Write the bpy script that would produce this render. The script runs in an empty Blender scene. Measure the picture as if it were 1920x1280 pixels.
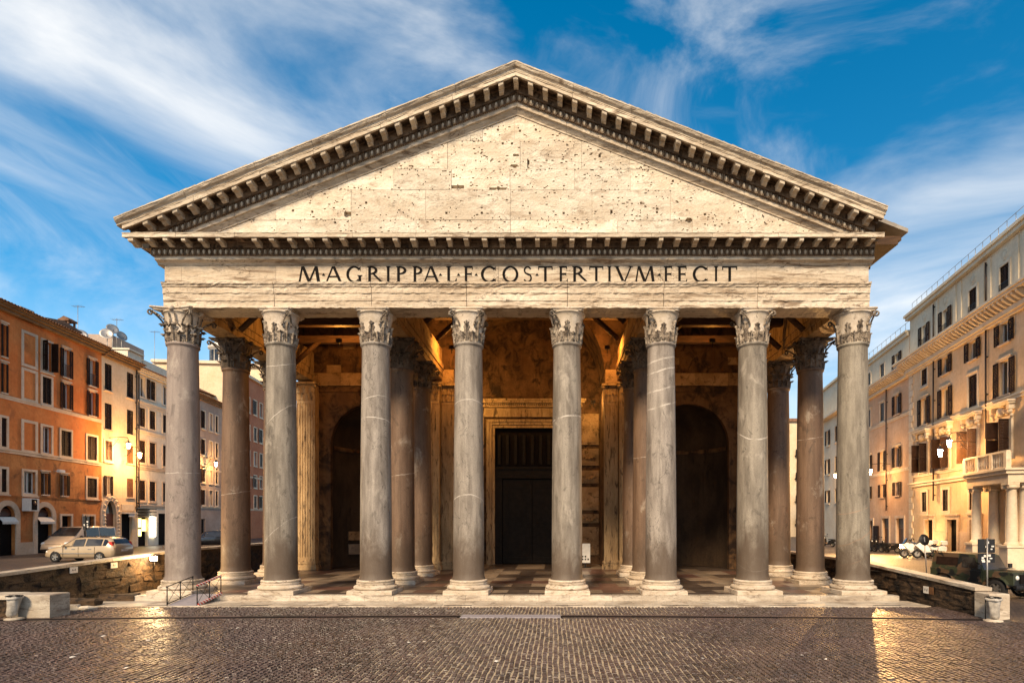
import bpy, math, random
import numpy as np
from mathutils import Vector, Matrix

random.seed(11)
RNG = np.random.RandomState(5)
R = math.radians
sc = bpy.context.scene
COL = sc.collection

# ------------------------------------------------------------------ camera
CAMX, CAMY, CAMZ, FPX = 1.68, -27.1, 3.62, 1078.0
cam_d = bpy.data.cameras.new("camera")
cam = bpy.data.objects.new("camera", cam_d)
COL.objects.link(cam)
cam.location = (CAMX, CAMY, CAMZ)
cam.rotation_euler = (R(90), 0, 0)
cam_d.sensor_fit = 'HORIZONTAL'
cam_d.sensor_width = 36.0
cam_d.lens = 36.0 * FPX / 1920.0
cam_d.shift_x = -78.0 / 1920.0
cam_d.shift_y = 337.0 / 1920.0
cam_d.clip_end = 3000
sc.camera = cam

# ------------------------------------------------------------------ sky, sun, exposure
SUN_EL, SUN_AZ = 37.0, -17.0          # azimuth measured from straight behind the camera, negative = left
SKY_ROT, SKY_LOC = -6.0, (-4.9, -1.4, -9.1)
w = bpy.data.worlds.new("World")
sc.world = w
w.use_nodes = True
nt = w.node_tree
nt.nodes.clear()
N = nt.nodes.new
L = nt.links.new
out = N("ShaderNodeOutputWorld")
bg = N("ShaderNodeBackground")
bg.inputs[1].default_value = 0.054
sky = N("ShaderNodeTexSky")
sky.sky_type = 'NISHITA'
sky.sun_disc = False
sky.sun_elevation = R(SUN_EL)
sky.sun_rotation = R(180 + SUN_AZ)
sky.air_density = 1.0
sky.dust_density = 0.6
sky.ozone_density = 3.0
hs = N("ShaderNodeHueSaturation")
hs.inputs['Hue'].default_value = 0.485
hs.inputs['Saturation'].default_value = 1.42
hs.inputs['Value'].default_value = 1.65
L(sky.outputs[0], hs.inputs['Color'])
tc = N("ShaderNodeTexCoord")
sep = N("ShaderNodeSeparateXYZ")
L(tc.outputs['Generated'], sep.inputs[0])
mp = N("ShaderNodeMapping"); mp.vector_type = 'POINT'
mp.inputs['Rotation'].default_value = (0, R(SKY_ROT), 0); mp.inputs['Scale'].default_value = (1.0, 1.0, 3.4)
mp.inputs['Location'].default_value = SKY_LOC
mpr = N("ShaderNodeVectorRotate"); mpr.rotation_type = 'Y_AXIS'; mpr.inputs['Angle'].default_value = R(SKY_ROT)
mp.inputs['Rotation'].default_value = (0, 0, 0)
L(tc.outputs['Generated'], mpr.inputs['Vector']); L(mpr.outputs[0], mp.inputs[0])
n1 = N("ShaderNodeTexNoise"); n1.inputs['Scale'].default_value = 1.9; n1.inputs['Detail'].default_value = 9; n1.inputs['Roughness'].default_value = 0.56; n1.inputs['Distortion'].default_value = 0.5
L(mp.outputs[0], n1.inputs['Vector'])
n2 = N("ShaderNodeTexNoise"); n2.inputs['Scale'].default_value = 0.9; n2.inputs['Detail'].default_value = 3
L(mp.outputs[0], n2.inputs['Vector'])
mul = N("ShaderNodeMath"); mul.operation = 'MULTIPLY_ADD'; mul.inputs[1].default_value = 0.9; L(n2.outputs[0], mul.inputs[0]); L(n1.outputs[0], mul.inputs[2])
ramp = N("ShaderNodeMapRange"); ramp.interpolation_type = 'SMOOTHSTEP'
ramp.inputs['From Min'].default_value = 0.86; ramp.inputs['From Max'].default_value = 1.36; ramp.inputs['To Max'].default_value = 0.92
L(mul.outputs[0], ramp.inputs['Value'])
n3 = N("ShaderNodeTexNoise"); n3.inputs['Scale'].default_value = 3.1; n3.inputs['Detail'].default_value = 10; n3.inputs['Roughness'].default_value = 0.6; n3.inputs['Distortion'].default_value = 0.8
mp2 = N("ShaderNodeMapping"); mp2.inputs['Scale'].default_value = (1.0, 1.0, 2.0); mp2.inputs['Location'].default_value = (2.3, 0.4, 5.0)
L(mpr.outputs[0], mp2.inputs[0]); L(mp2.outputs[0], n3.inputs['Vector'])
veil = N("ShaderNodeMapRange"); veil.interpolation_type = 'SMOOTHSTEP'
veil.inputs['From Min'].default_value = 0.43; veil.inputs['From Max'].default_value = 0.80; veil.inputs['To Max'].default_value = 0.42
L(n3.outputs[0], veil.inputs['Value'])
cmx = N("ShaderNodeMath"); cmx.operation = 'MAXIMUM'; L(ramp.outputs[0], cmx.inputs[0]); L(veil.outputs[0], cmx.inputs[1])
mixc = N("ShaderNodeMix"); mixc.data_type = 'RGBA'
L(cmx.outputs[0], mixc.inputs[0]); L(hs.outputs[0], mixc.inputs[6])
mixc.inputs[7].default_value = (11.6, 11.4, 11.0, 1)
# pale haze of thin cloud near the horizon
hz = N("ShaderNodeMapRange"); hz.interpolation_type = 'SMOOTHSTEP'
hz.inputs['From Min'].default_value = 0.34; hz.inputs['From Max'].default_value = 0.02
hz.inputs['To Max'].default_value = 0.7
L(sep.outputs[2], hz.inputs['Value'])
mixh = N("ShaderNodeMix"); mixh.data_type = 'RGBA'
L(hz.outputs[0], mixh.inputs[0]); L(mixc.outputs[2], mixh.inputs[6]); mixh.inputs[7].default_value = (10.6, 10.6, 10.3, 1)
L(mixh.outputs[2], bg.inputs[0])
L(bg.outputs[0], out.inputs[0])

sun_d = bpy.data.lights.new("sun", 'SUN')
sun_d.energy = 3.3
sun_d.angle = R(12)
sun_d.color = (1.0, 0.79, 0.53)
sun = bpy.data.objects.new("sun", sun_d)
COL.objects.link(sun)
_d = Vector((math.sin(R(SUN_AZ)) * math.cos(R(SUN_EL)), -math.cos(R(SUN_AZ)) * math.cos(R(SUN_EL)), math.sin(R(SUN_EL))))
sun.rotation_euler = _d.to_track_quat('Z', 'Y').to_euler()
sun.location = (-10, -60, 60)

vs = sc.view_settings
vs.view_transform = 'Standard'
vs.look = 'None'
vs.exposure = 0.95
vs.gamma = 1.0
vs.use_curve_mapping = False
sc.cycles.max_bounces = 6
sc.cycles.diffuse_bounces = 3
sc.cycles.glossy_bounces = 3
sc.cycles.sample_clamp_indirect = 6.0

# ------------------------------------------------------------------ helpers
class MB:
    """collects faces of one mesh"""
    def __init__(self):
        self.v, self.f, self.sm = [], [], []
    def add(self, vs, fs, smooth=False):
        b = len(self.v)
        self.v.extend([tuple(p) for p in vs])
        for f in fs:
            self.f.append(tuple(i + b for i in f)); self.sm.append(smooth)
        return self
    def quad(self, a, b, c, d):
        return self.add([a, b, c, d], [(0, 1, 2, 3)])
    def box(self, x0, x1, y0, y1, z0, z1, bev=0.0):
        if bev <= 0:
            vs = [(x0, y0, z0), (x1, y0, z0), (x1, y1, z0), (x0, y1, z0), (x0, y0, z1), (x1, y0, z1), (x1, y1, z1), (x0, y1, z1)]
            return self.add(vs, [(3, 2, 1, 0), (4, 5, 6, 7), (0, 1, 5, 4), (1, 2, 6, 5), (2, 3, 7, 6), (3, 0, 4, 7)])
        b = bev      # bevelled top edge and vertical edges kept cheap: chamfered top
        vs = [(x0, y0, z0), (x1, y0, z0), (x1, y1, z0), (x0, y1, z0), (x0, y0, z1 - b), (x1, y0, z1 - b), (x1, y1, z1 - b), (x0, y1, z1 - b),
              (x0 + b, y0 + b, z1), (x1 - b, y0 + b, z1), (x1 - b, y1 - b, z1), (x0 + b, y1 - b, z1)]
        return self.add(vs, [(3, 2, 1, 0), (0, 1, 5, 4), (1, 2, 6, 5), (2, 3, 7, 6), (3, 0, 4, 7), (4, 5, 9, 8), (5, 6, 10, 9), (6, 7, 11, 10), (7, 4, 8, 11), (8, 9, 10, 11)])
    def tube(self, p0, p1, r0, r1=None, n=8, caps=True):
        p0, p1 = Vector(p0), Vector(p1)
        r1 = r0 if r1 is None else r1
        ax = (p1 - p0)
        if ax.length < 1e-6: return self
        ax.normalize()
        t = Vector((0, 0, 1)) if abs(ax.z) < 0.9 else Vector((1, 0, 0))
        u = ax.cross(t).normalized(); v = ax.cross(u)
        vs = []
        for p, r in ((p0, r0), (p1, r1)):
            for i in range(n):
                a = 2 * math.pi * i / n
                vs.append(p + u * (r * math.cos(a)) + v * (r * math.sin(a)))
        fs = [(i, n + i, n + (i + 1) % n, (i + 1) % n) for i in range(n)]
        self.add(vs, fs, True)
        if caps:
            self.add(vs[:n], [tuple(range(n))]); self.add(vs[n:], [tuple(reversed(range(n)))])
        return self
    def path(self, pts, r, n=6):
        for a, b in zip(pts[:-1], pts[1:]): self.tube(a, b, r, n=n)
        return self
    def lathe(self, prof, c=(0, 0, 0), n=32, a0=0.0, a1=2 * math.pi, smooth=True):
        full = abs(a1 - a0 - 2 * math.pi) < 1e-6
        m = n if full else n + 1
        vs = []
        for (r, z) in prof:
            for i in range(m):
                a = a0 + (a1 - a0) * i / n
                vs.append((c[0] + r * math.cos(a), c[1] + r * math.sin(a), c[2] + z))
        fs = []
        for j in range(len(prof) - 1):
            for i in range(n):
                k = (i + 1) % m
                fs.append((j * m + i, j * m + k, (j + 1) * m + k, (j + 1) * m + i))
        return self.add(vs, fs, smooth)
    def prism(self, poly, axis, a, b, caps=True, smooth=False):
        """poly: 2-D outline; axis 'x': (y,z), 'y': (x,z), 'z': (x,y); extruded from a to b"""
        def P(q, t):
            return {'x': (t, q[0], q[1]), 'y': (q[0], t, q[1]), 'z': (q[0], q[1], t)}[axis]
        n = len(poly)
        vs = [P(q, a) for q in poly] + [P(q, b) for q in poly]
        self.add(vs, [(i, (i + 1) % n, n + (i + 1) % n, n + i) for i in range(n)], smooth)
        if caps:
            self.add(vs[:n], [tuple(reversed(range(n)))]); self.add(vs[n:], [tuple(range(n))])
        return self
    def sphere(self, c, r, nu=10, nv=6, sz=1.0, sx=1.0, sy=1.0):
        vs, fs = [], []
        for j in range(nv + 1):
            t = math.pi * j / nv - math.pi / 2
            for i in range(nu):
                a = 2 * math.pi * i / nu
                vs.append((c[0] + sx * r * math.cos(t) * math.cos(a), c[1] + sy * r * math.cos(t) * math.sin(a), c[2] + sz * r * math.sin(t)))
        for j in range(nv):
            for i in range(nu):
                fs.append((j * nu + i, j * nu + (i + 1) % nu, (j + 1) * nu + (i + 1) % nu, (j + 1) * nu + i))
        return self.add(vs, fs, True)
    def xf(self, fn):
        self.v = [tuple(fn(*p)) for p in self.v]; return self
    def mesh(self, name, mat):
        me = bpy.data.meshes.new(name)
        me.from_pydata(self.v, [], self.f)
        me.polygons.foreach_set("use_smooth", self.sm)
        me.validate()
        if mat is not None: me.materials.append(mat)
        me.update()
        fix_normals(me)
        return me
    def build(self, name, mat, parent=None, loc=None, rz=None):
        o = bpy.data.objects.new(name, self.mesh(name, mat))
        COL.objects.link(o)
        if parent is not None: o.parent = parent
        if loc is not None: o.location = loc
        if rz is not None: o.rotation_euler = (0, 0, rz)
        return o

import bmesh
def fix_normals(me):
    if len(me.polygons) > 60000: return
    bm = bmesh.new(); bm.from_mesh(me)
    bmesh.ops.remove_doubles(bm, verts=bm.verts, dist=1e-5)
    bmesh.ops.recalc_face_normals(bm, faces=bm.faces)
    bm.to_mesh(me); bm.free()

def inst(me, name, parent=None, loc=(0, 0, 0), rot=(0, 0, 0), scale=(1, 1, 1)):
    o = bpy.data.objects.new(name, me)
    COL.objects.link(o)
    o.parent = parent; o.location = loc; o.rotation_euler = rot; o.scale = scale
    return o

def empty(name, loc=(0, 0, 0), rz=0.0):
    o = bpy.data.objects.new(name, None)
    COL.objects.link(o); o.location = loc; o.rotation_euler = (0, 0, rz)
    o.empty_display_size = 0.3
    return o

def tag(o, label=None, cat=None, group=None, kind=None):
    if label: o["label"] = label
    if cat: o["category"] = cat
    if group: o["group"] = group
    if kind: o["kind"] = kind
    return o

def copy_tree(o, parent=None):
    c = o.copy(); COL.objects.link(c); c.parent = parent
    for ch in [k for k in bpy.data.objects if k.parent == o]: copy_tree(ch, c)
    return c

def setobj(o):
    bpy.context.view_layer.update(); return o

# ------------------------------------------------------------------ materials
MATS = {}
def nodes_of(name):
    m = bpy.data.materials.new(name); m.use_nodes = True
    t = m.node_tree; b = t.nodes["Principled BSDF"]
    return m, t, b

def noise(t, vec, scale, detail=6, rough=0.6, dist=0.0):
    n = t.nodes.new("ShaderNodeTexNoise"); n.inputs['Scale'].default_value = scale
    n.inputs['Detail'].default_value = detail; n.inputs['Roughness'].default_value = rough; n.inputs['Distortion'].default_value = dist
    t.links.new(vec, n.inputs['Vector']); return n.outputs[0]

def mapr(t, v, a, b, c=0.0, d=1.0, smooth=True):
    n = t.nodes.new("ShaderNodeMapRange"); n.interpolation_type = 'SMOOTHSTEP' if smooth else 'LINEAR'
    n.inputs['From Min'].default_value = a; n.inputs['From Max'].default_value = b; n.inputs['To Min'].default_value = c; n.inputs['To Max'].default_value = d
    t.links.new(v, n.inputs['Value']); return n.outputs[0]

def mixcol(t, fac, a, b, mode='MIX'):
    n = t.nodes.new("ShaderNodeMix"); n.data_type = 'RGBA'; n.blend_type = mode
    if hasattr(fac, 'node'): t.links.new(fac, n.inputs[0])
    else: n.inputs[0].default_value = fac
    for s, i in ((a, 6), (b, 7)):
        if hasattr(s, 'node'): t.links.new(s, n.inputs[i])
        else: n.inputs[i].default_value = (*s, 1)
    return n.outputs[2]

def math_n(t, op, a, b=None, c=None):
    n = t.nodes.new("ShaderNodeMath"); n.operation = op
    for i, s in enumerate((a, b, c)):
        if s is None: continue
        if hasattr(s, 'node'): t.links.new(s, n.inputs[i])
        else: n.inputs[i].default_value = s
    return n.outputs[0]

def scaled(t, vec, s, loc=(0, 0, 0)):
    n = t.nodes.new("ShaderNodeMapping"); n.inputs['Scale'].default_value = s; n.inputs['Location'].default_value = loc
    t.links.new(vec, n.inputs[0]); return n.outputs[0]

def pos(t):
    return t.nodes.new("ShaderNodeNewGeometry").outputs['Position']
def objc(t):
    return t.nodes.new("ShaderNodeTexCoord").outputs['Object']

def bump(t, b, h, strength=0.5, dist=0.02):
    n = t.nodes.new("ShaderNodeBump"); n.inputs['Strength'].default_value = strength; n.inputs['Distance'].default_value = dist
    t.links.new(h, n.inputs['Height']); t.links.new(n.outputs[0], b.inputs['Normal'])

def randcol(t, base_out, amt=0.12):
    """small shade differences from piece to piece"""
    oi = t.nodes.new("ShaderNodeObjectInfo")
    v = mapr(t, oi.outputs['Random'], 0, 1, 1 - amt, 1 + amt * 0.6, False)
    n = t.nodes.new("ShaderNodeVectorMath"); n.operation = 'SCALE'
    t.links.new(base_out, n.inputs[0]); t.links.new(v, n.inputs['Scale'])
    return n.outputs[0]

def stone(name, c1, c2, dark=None, dark_amt=0.5, scale=1.0, stretch=(1, 1, 1), rough=0.8, bmp=0.5, bdist=0.03, rnd=0.0, streak=0.0, spec=0.3, dthr=(0.56, 0.74), crack=0.0, cstretch=(0.35, 1, 1.6)):
    m, t, b = nodes_of(name)
    p = pos(t)
    ps = scaled(t, p, stretch)
    a = noise(t, ps, 0.9 * scale, 8, 0.62)
    f = noise(t, p, 9 * scale, 6, 0.7)
    col = mixcol(t, mapr(t, a, 0.36, 0.66), c1, c2)
    col = mixcol(t, mapr(t, f, 0.3, 0.7, 0.0, 0.30), col, tuple(x * 0.55 for x in c1))
    if dark is not None:
        d = noise(t, scaled(t, p, stretch, (7.3, 2.1, 4.4)), 1.9 * scale, 9, 0.68, 0.6)
        col = mixcol(t, mapr(t, d, dthr[0], dthr[1], 0.0, dark_amt), col, dark)
    if crack > 0:
        cn = noise(t, scaled(t, p, cstretch, (3.1, 0.7, 1.9)), 1.5, 6, 0.62, 0.9)
        cr = math_n(t, 'ABSOLUTE', math_n(t, 'SUBTRACT', cn, 0.5))
        gate = mapr(t, noise(t, scaled(t, p, (0.6, 1, 1), (11, 5, 2)), 0.9, 3, 0.5), 0.42, 0.58)
        col = mixcol(t, math_n(t, 'MULTIPLY', mapr(t, cr, 0.0, 0.014, crack, 0.0), gate), col, (0.07, 0.042, 0.025))
    if streak > 0:
        sv = scaled(t, p, (7.0, 7.0, 0.22))
        s = noise(t, sv, 1.0, 5, 0.6)
        col = mixcol(t, mapr(t, s, 0.55, 0.75, 0.0, streak), col, tuple(x * 0.4 for x in c1))
    if rnd > 0: col = randcol(t, col, rnd)
    t.links.new(col, b.inputs['Base Color'])
    b.inputs['Roughness'].default_value = rough
    b.inputs['Specular IOR Level'].default_value = spec
    h = math_n(t, 'MULTIPLY_ADD', noise(t, ps, 4.0 * scale, 9, 0.7, 0.4), 1.0, math_n(t, 'MULTIPLY', f, 0.5))
    bump(t, b, h, bmp, bdist)
    MATS[name] = m
    return m

def plain(name, c, rough=0.5, metal=0.0, var=0.15, scale=6.0, spec=0.5, coat=0.0, rnd=0.0):
    m, t, b = nodes_of(name)
    n = noise(t, objc(t), scale, 5, 0.6)
    col = mixcol(t, mapr(t, n, 0.3, 0.7), tuple(x * (1 - var) for x in c), tuple(min(1, x * (1 + var * 0.5)) for x in c))
    if rnd > 0: col = randcol(t, col, rnd)
    t.links.new(col, b.inputs['Base Color'])
    b.inputs['Roughness'].default_value = rough; b.inputs['Metallic'].default_value = metal
    b.inputs['Specular IOR Level'].default_value = spec; b.inputs['Coat Weight'].default_value = coat
    MATS[name] = m
    return m

def emit(name, c, strength):
    m, t, b = nodes_of(name)
    b.inputs['Base Color'].default_value = (*c, 1)
    b.inputs['Emission Color'].default_value = (*c, 1); b.inputs['Emission Strength'].default_value = strength
    MATS[name] = m
    return m

def granite(name, c1, c2, veins=(), stain=0.8, stain_h=2.4, vcol=(0.52, 0.47, 0.40), seed=0.0, stain_col=(0.082, 0.054, 0.034)):
    m, t, b = nodes_of(name)
    p = objc(t)
    a = noise(t, scaled(t, p, (1.6, 1.6, 0.25), (seed, seed * 1.7, 0)), 1.5, 7, 0.65)
    g = noise(t, p, 38, 3, 0.8)
    col = mixcol(t, mapr(t, a, 0.32, 0.68), c1, c2)
    col = mixcol(t, mapr(t, g, 0.40, 0.62, 0.0, 0.42), col, tuple(x * 0.45 for x in c1))
    bl = noise(t, scaled(t, p, (1, 1, 0.55), (seed + 3, 0, seed)), 2.2, 8, 0.66, 0.8)
    col = mixcol(t, mapr(t, bl, 0.57, 0.66, 0.0, 0.50), col, tuple(x * 0.35 for x in c1))
    sv = noise(t, scaled(t, p, (5, 5, 0.16), (seed, 2, 0)), 1.0, 6, 0.65)
    col = mixcol(t, mapr(t, sv, 0.50, 0.72, 0.0, 0.45), col, tuple(x * 0.5 for x in c1))
    lb = noise(t, scaled(t, p, (1, 1, 0.6), (9 - seed, 4, seed)), 1.1, 8, 0.7, 0.4)
    col = mixcol(t, mapr(t, lb, 0.56, 0.70, 0.0, 0.40), col, (0.50, 0.43, 0.345))
    ck = math_n(t, 'ABSOLUTE', math_n(t, 'SUBTRACT', noise(t, scaled(t, p, (1.3, 1.3, 0.7), (seed, seed, 1)), 0.9, 5, 0.6, 0.7), 0.5))
    ckg = mapr(t, noise(t, scaled(t, p, (1, 1, 0.5), (seed * 3, 0, 5)), 0.8, 2, 0.5), 0.52, 0.6)
    col = mixcol(t, math_n(t, 'MULTIPLY', mapr(t, ck, 0.0, 0.008, 0.8, 0.0), ckg), col, (0.05, 0.04, 0.032))
    sx = t.nodes.new("ShaderNodeSeparateXYZ"); t.links.new(p, sx.inputs[0])
    wob = noise(t, scaled(t, p, (1, 1, 1), (0, 0, seed)), 2.5, 4, 0.6)
    for (z0, kx, ky, wd) in veins:
        e = math_n(t, 'MULTIPLY_ADD', sx.outputs[0], -kx, math_n(t, 'SUBTRACT', sx.outputs[2], z0))
        e = math_n(t, 'MULTIPLY_ADD', sx.outputs[1], -ky, e)
        e = math_n(t, 'MULTIPLY_ADD', wob, 0.14, e)
        e = math_n(t, 'ABSOLUTE', math_n(t, 'SUBTRACT', e, 0.07))
        col = mixcol(t, math_n(t, 'MULTIPLY', mapr(t, e, 0.0, wd, 0.8, 0.0), mapr(t, noise(t, scaled(t, p, (2, 2, 2), (z0, 0, 0)), 1.5, 3, 0.6), 0.30, 0.62)), col, vcol)
    st = math_n(t, 'MULTIPLY_ADD', noise(t, scaled(t, p, (1, 1, 0.5), (seed * 2, 1, 0)), 1.6, 8, 0.7, 0.5), 4.2, -2.1)
    zz = math_n(t, 'ADD', sx.outputs[2], st)
    col = mixcol(t, mapr(t, zz, stain_h * 0.4, stain_h, stain, 0.0), col, stain_col)
    t.links.new(col, b.inputs['Base Color'])
    b.inputs['Roughness'].default_value = 0.62; b.inputs['Specular IOR Level'].default_value = 0.35
    h = math_n(t, 'MULTIPLY_ADD', noise(t, p, 3.5, 8, 0.65), 1.2, math_n(t, 'MULTIPLY', g, 0.15))
    bump(t, b, h, 0.35, 0.03)
    MATS[name] = m
    return m

# marbles and stones of the temple
M_MARBLE = stone("marble", (0.50, 0.39, 0.275), (0.70, 0.585, 0.445), (0.17, 0.105, 0.058), 0.88, 0.9, (0.32, 1, 2.6), 0.7, 1.0, 0.055, 0.14, 0.16, dthr=(0.50, 0.67), crack=0.95)
M_TYMP = stone("tympanum_marble", (0.58, 0.475, 0.35), (0.77, 0.68, 0.545), (0.28, 0.19, 0.12), 0.65, 1.0, (0.6, 1, 1.4), 0.75, 1.0, 0.05, 0.15, 0.12, dthr=(0.51, 0.69), crack=0.65, cstretch=(0.5, 1, 1.2))
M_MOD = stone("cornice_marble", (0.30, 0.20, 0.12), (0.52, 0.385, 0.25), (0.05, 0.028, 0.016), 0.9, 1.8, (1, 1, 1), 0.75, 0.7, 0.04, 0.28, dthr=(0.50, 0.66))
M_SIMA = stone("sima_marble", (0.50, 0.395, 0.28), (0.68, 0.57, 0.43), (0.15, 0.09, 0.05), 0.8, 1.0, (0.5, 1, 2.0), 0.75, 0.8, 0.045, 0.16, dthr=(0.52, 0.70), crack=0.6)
M_SOF = stone("soffit_shade_marble", (0.125, 0.075, 0.042), (0.27, 0.18, 0.11), (0.02, 0.012, 0.007), 0.9, 2.0, (1, 1, 1), 0.8, 0.6, 0.04, 0.3, dthr=(0.48, 0.64))  # cornice marble with the shade between modillions painted into its dark tone
M_DARKM = stone("soot_shade_marble", (0.085, 0.052, 0.03), (0.16, 0.10, 0.06), None, 0, 2, (1, 1, 1), 0.8, 0.5, 0.03, 0.2)  # sooty backing; its dark tone also paints the recess shade round the eggs
M_CAP = stone("capital_marble", (0.52, 0.42, 0.31), (0.68, 0.57, 0.45), (0.09, 0.06, 0.042), 0.85, 2.4, (1, 1, 1), 0.75, 0.7, 0.03, 0.12, dthr=(0.56, 0.68))
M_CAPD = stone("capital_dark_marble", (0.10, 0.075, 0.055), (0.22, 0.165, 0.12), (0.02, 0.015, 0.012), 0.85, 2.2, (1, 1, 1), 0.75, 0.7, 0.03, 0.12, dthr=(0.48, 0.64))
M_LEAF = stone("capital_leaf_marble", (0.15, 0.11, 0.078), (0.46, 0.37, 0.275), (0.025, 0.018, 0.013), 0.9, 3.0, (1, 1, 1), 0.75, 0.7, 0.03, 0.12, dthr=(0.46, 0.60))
M_BASE = stone("base_marble", (0.50, 0.395, 0.28), (0.67, 0.55, 0.42), (0.14, 0.085, 0.05), 0.85, 1.5, (1, 1, 2.5), 0.7, 0.7, 0.045, 0.12, dthr=(0.53, 0.68), crack=0.6)
M_TRAV = stone("travertine", (0.42, 0.335, 0.245), (0.60, 0.51, 0.395), (0.16, 0.11, 0.075), 0.8, 1.2, (0.6, 0.6, 2.4), 0.6, 0.6, 0.03, 0.22, dthr=(0.50, 0.67), crack=0.6)
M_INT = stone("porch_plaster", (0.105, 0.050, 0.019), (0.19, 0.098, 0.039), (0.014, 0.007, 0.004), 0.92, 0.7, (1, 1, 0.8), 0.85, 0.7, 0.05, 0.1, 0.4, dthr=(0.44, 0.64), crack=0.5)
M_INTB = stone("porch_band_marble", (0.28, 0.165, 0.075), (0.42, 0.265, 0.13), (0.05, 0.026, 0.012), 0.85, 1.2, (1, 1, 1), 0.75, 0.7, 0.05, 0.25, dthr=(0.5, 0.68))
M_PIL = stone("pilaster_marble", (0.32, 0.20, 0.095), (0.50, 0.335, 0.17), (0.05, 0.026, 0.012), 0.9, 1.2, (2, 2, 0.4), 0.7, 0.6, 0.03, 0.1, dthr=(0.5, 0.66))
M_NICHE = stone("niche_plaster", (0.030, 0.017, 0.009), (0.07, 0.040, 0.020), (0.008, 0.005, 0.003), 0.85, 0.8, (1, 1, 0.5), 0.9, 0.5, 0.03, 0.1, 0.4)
M_WOOD = stone("old_timber", (0.055, 0.026, 0.011), (0.105, 0.052, 0.022), None, 0, 2.0, (1, 1, 6), 0.8, 0.5, 0.02, 0.2)
M_ROOFT = stone("roof_lead", (0.26, 0.22, 0.18), (0.36, 0.32, 0.27), (0.10, 0.08, 0.06), 0.6, 1.0, (1, 1, 1), 0.8, 0.4, 0.02, 0.15)
M_BRONZE = plain("dark_bronze", (0.010, 0.008, 0.007), 0.8, 0.0, 0.3, 9, 0.08)
M_DOOR = plain("bronze_door", (0.014, 0.009, 0.005), 0.6, 0.4, 0.4, 3, 0.25)
M_FLIGHT = stone("floor_light_marble", (0.20, 0.145, 0.10), (0.31, 0.235, 0.165), (0.07, 0.045, 0.03), 0.8, 1.2, (1, 1, 1), 0.30, 0.2, 0.01, 0.3, spec=0.5)
M_FDARK = stone("floor_dark_granite", (0.055, 0.038, 0.028), (0.10, 0.07, 0.052), None, 0, 2, (1, 1, 1), 0.33, 0.2, 0.01, 0.25, spec=0.5)
M_FRED = stone("floor_porphyry", (0.11, 0.055, 0.04), (0.16, 0.085, 0.06), None, 0, 2, (1, 1, 1), 0.35, 0.2, 0.01, 0.25, spec=0.5)
G1, G2 = (0.155, 0.124, 0.096), (0.345, 0.292, 0.235)
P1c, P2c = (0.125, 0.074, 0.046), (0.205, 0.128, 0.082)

# town materials
M_ORANGE = stone("orange_stucco", (0.60, 0.165, 0.034), (0.70, 0.245, 0.066), (0.33, 0.095, 0.028), 0.65, 0.5, (1, 1, 1), 0.85, 0.35, 0.02, 0, 0.30, dthr=(0.52, 0.7))
M_ORLOW = stone("ochre_weathered_stucco", (0.42, 0.140, 0.036), (0.58, 0.235, 0.068), (0.13, 0.050, 0.02), 0.85, 0.7, (1, 1, 1), 0.85, 0.5, 0.03, 0, 0.4, dthr=(0.5, 0.68))
M_CREAM = stone("cream_stucco", (0.70, 0.51, 0.31), (0.78, 0.61, 0.41), (0.42, 0.28, 0.155), 0.55, 0.5, (1, 1, 1), 0.85, 0.3, 0.02, 0, 0.26)
M_WHITE = stone("white_stucco", (0.74, 0.62, 0.46), (0.80, 0.70, 0.55), (0.43, 0.31, 0.20), 0.5, 0.5, (1, 1, 1), 0.85, 0.3, 0.02, 0, 0.26)
M_GREYS = stone("rose_grey_stucco", (0.36, 0.27, 0.215), (0.46, 0.36, 0.29), (0.20, 0.14, 0.11), 0.5, 0.5, (1, 1, 1), 0.85, 0.3, 0.02, 0, 0.3)
M_BRICKR = stone("red_orange_stucco", (0.44, 0.155, 0.075), (0.52, 0.21, 0.105), (0.24, 0.09, 0.05), 0.5, 0.5, (1, 1, 1), 0.85, 0.3, 0.02, 0, 0.25)
M_PALACE = stone("palace_stucco", (0.68, 0.47, 0.27), (0.78, 0.58, 0.37), (0.44, 0.27, 0.14), 0.55, 0.45, (1, 1, 1), 0.85, 0.3, 0.02, 0, 0.26)
M_PALUP = stone("palace_attic_stucco", (0.74, 0.60, 0.42), (0.80, 0.69, 0.52), (0.46, 0.33, 0.20), 0.45, 0.5, (1, 1, 1), 0.85, 0.3, 0.02, 0, 0.24)
M_PINK = stone("pink_stucco", (0.64, 0.395, 0.235), (0.73, 0.50, 0.32), (0.42, 0.24, 0.14), 0.55, 0.5, (1, 1, 1), 0.85, 0.3, 0.02, 0, 0.28)
M_TRIM = stone("stone_trim", (0.60, 0.43, 0.29), (0.70, 0.54, 0.39), (0.30, 0.19, 0.12), 0.55, 1.2, (1, 1, 1), 0.75, 0.35, 0.02, 0.1)
M_TRIMW = stone("pale_stone_trim", (0.68, 0.54, 0.38), (0.77, 0.645, 0.48), (0.33, 0.225, 0.14), 0.55, 1.2, (1, 1, 1), 0.75, 0.35, 0.02, 0.1)
M_SHUT = plain("brown_shutter", (0.032, 0.015, 0.009), 0.75, 0, 0.3, 4, 0.12, rnd=0.35)
M_SHUTO = plain("warm_shutter", (0.15, 0.065, 0.025), 0.6, 0, 0.3, 4, 0.35, rnd=0.2)
M_SHUTG = plain("grey_shutter", (0.10, 0.09, 0.075), 0.6, 0, 0.3, 4, 0.35, rnd=0.3)
M_WFRAME = plain("white_window_frame", (0.62, 0.58, 0.52), 0.5, 0, 0.1)
M_IRON = plain("wrought_iron", (0.018, 0.015, 0.013), 0.5, 0.5, 0.2)
M_PIPE = plain("dark_drainpipe", (0.045, 0.028, 0.02), 0.5, 0.4, 0.2)
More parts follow.
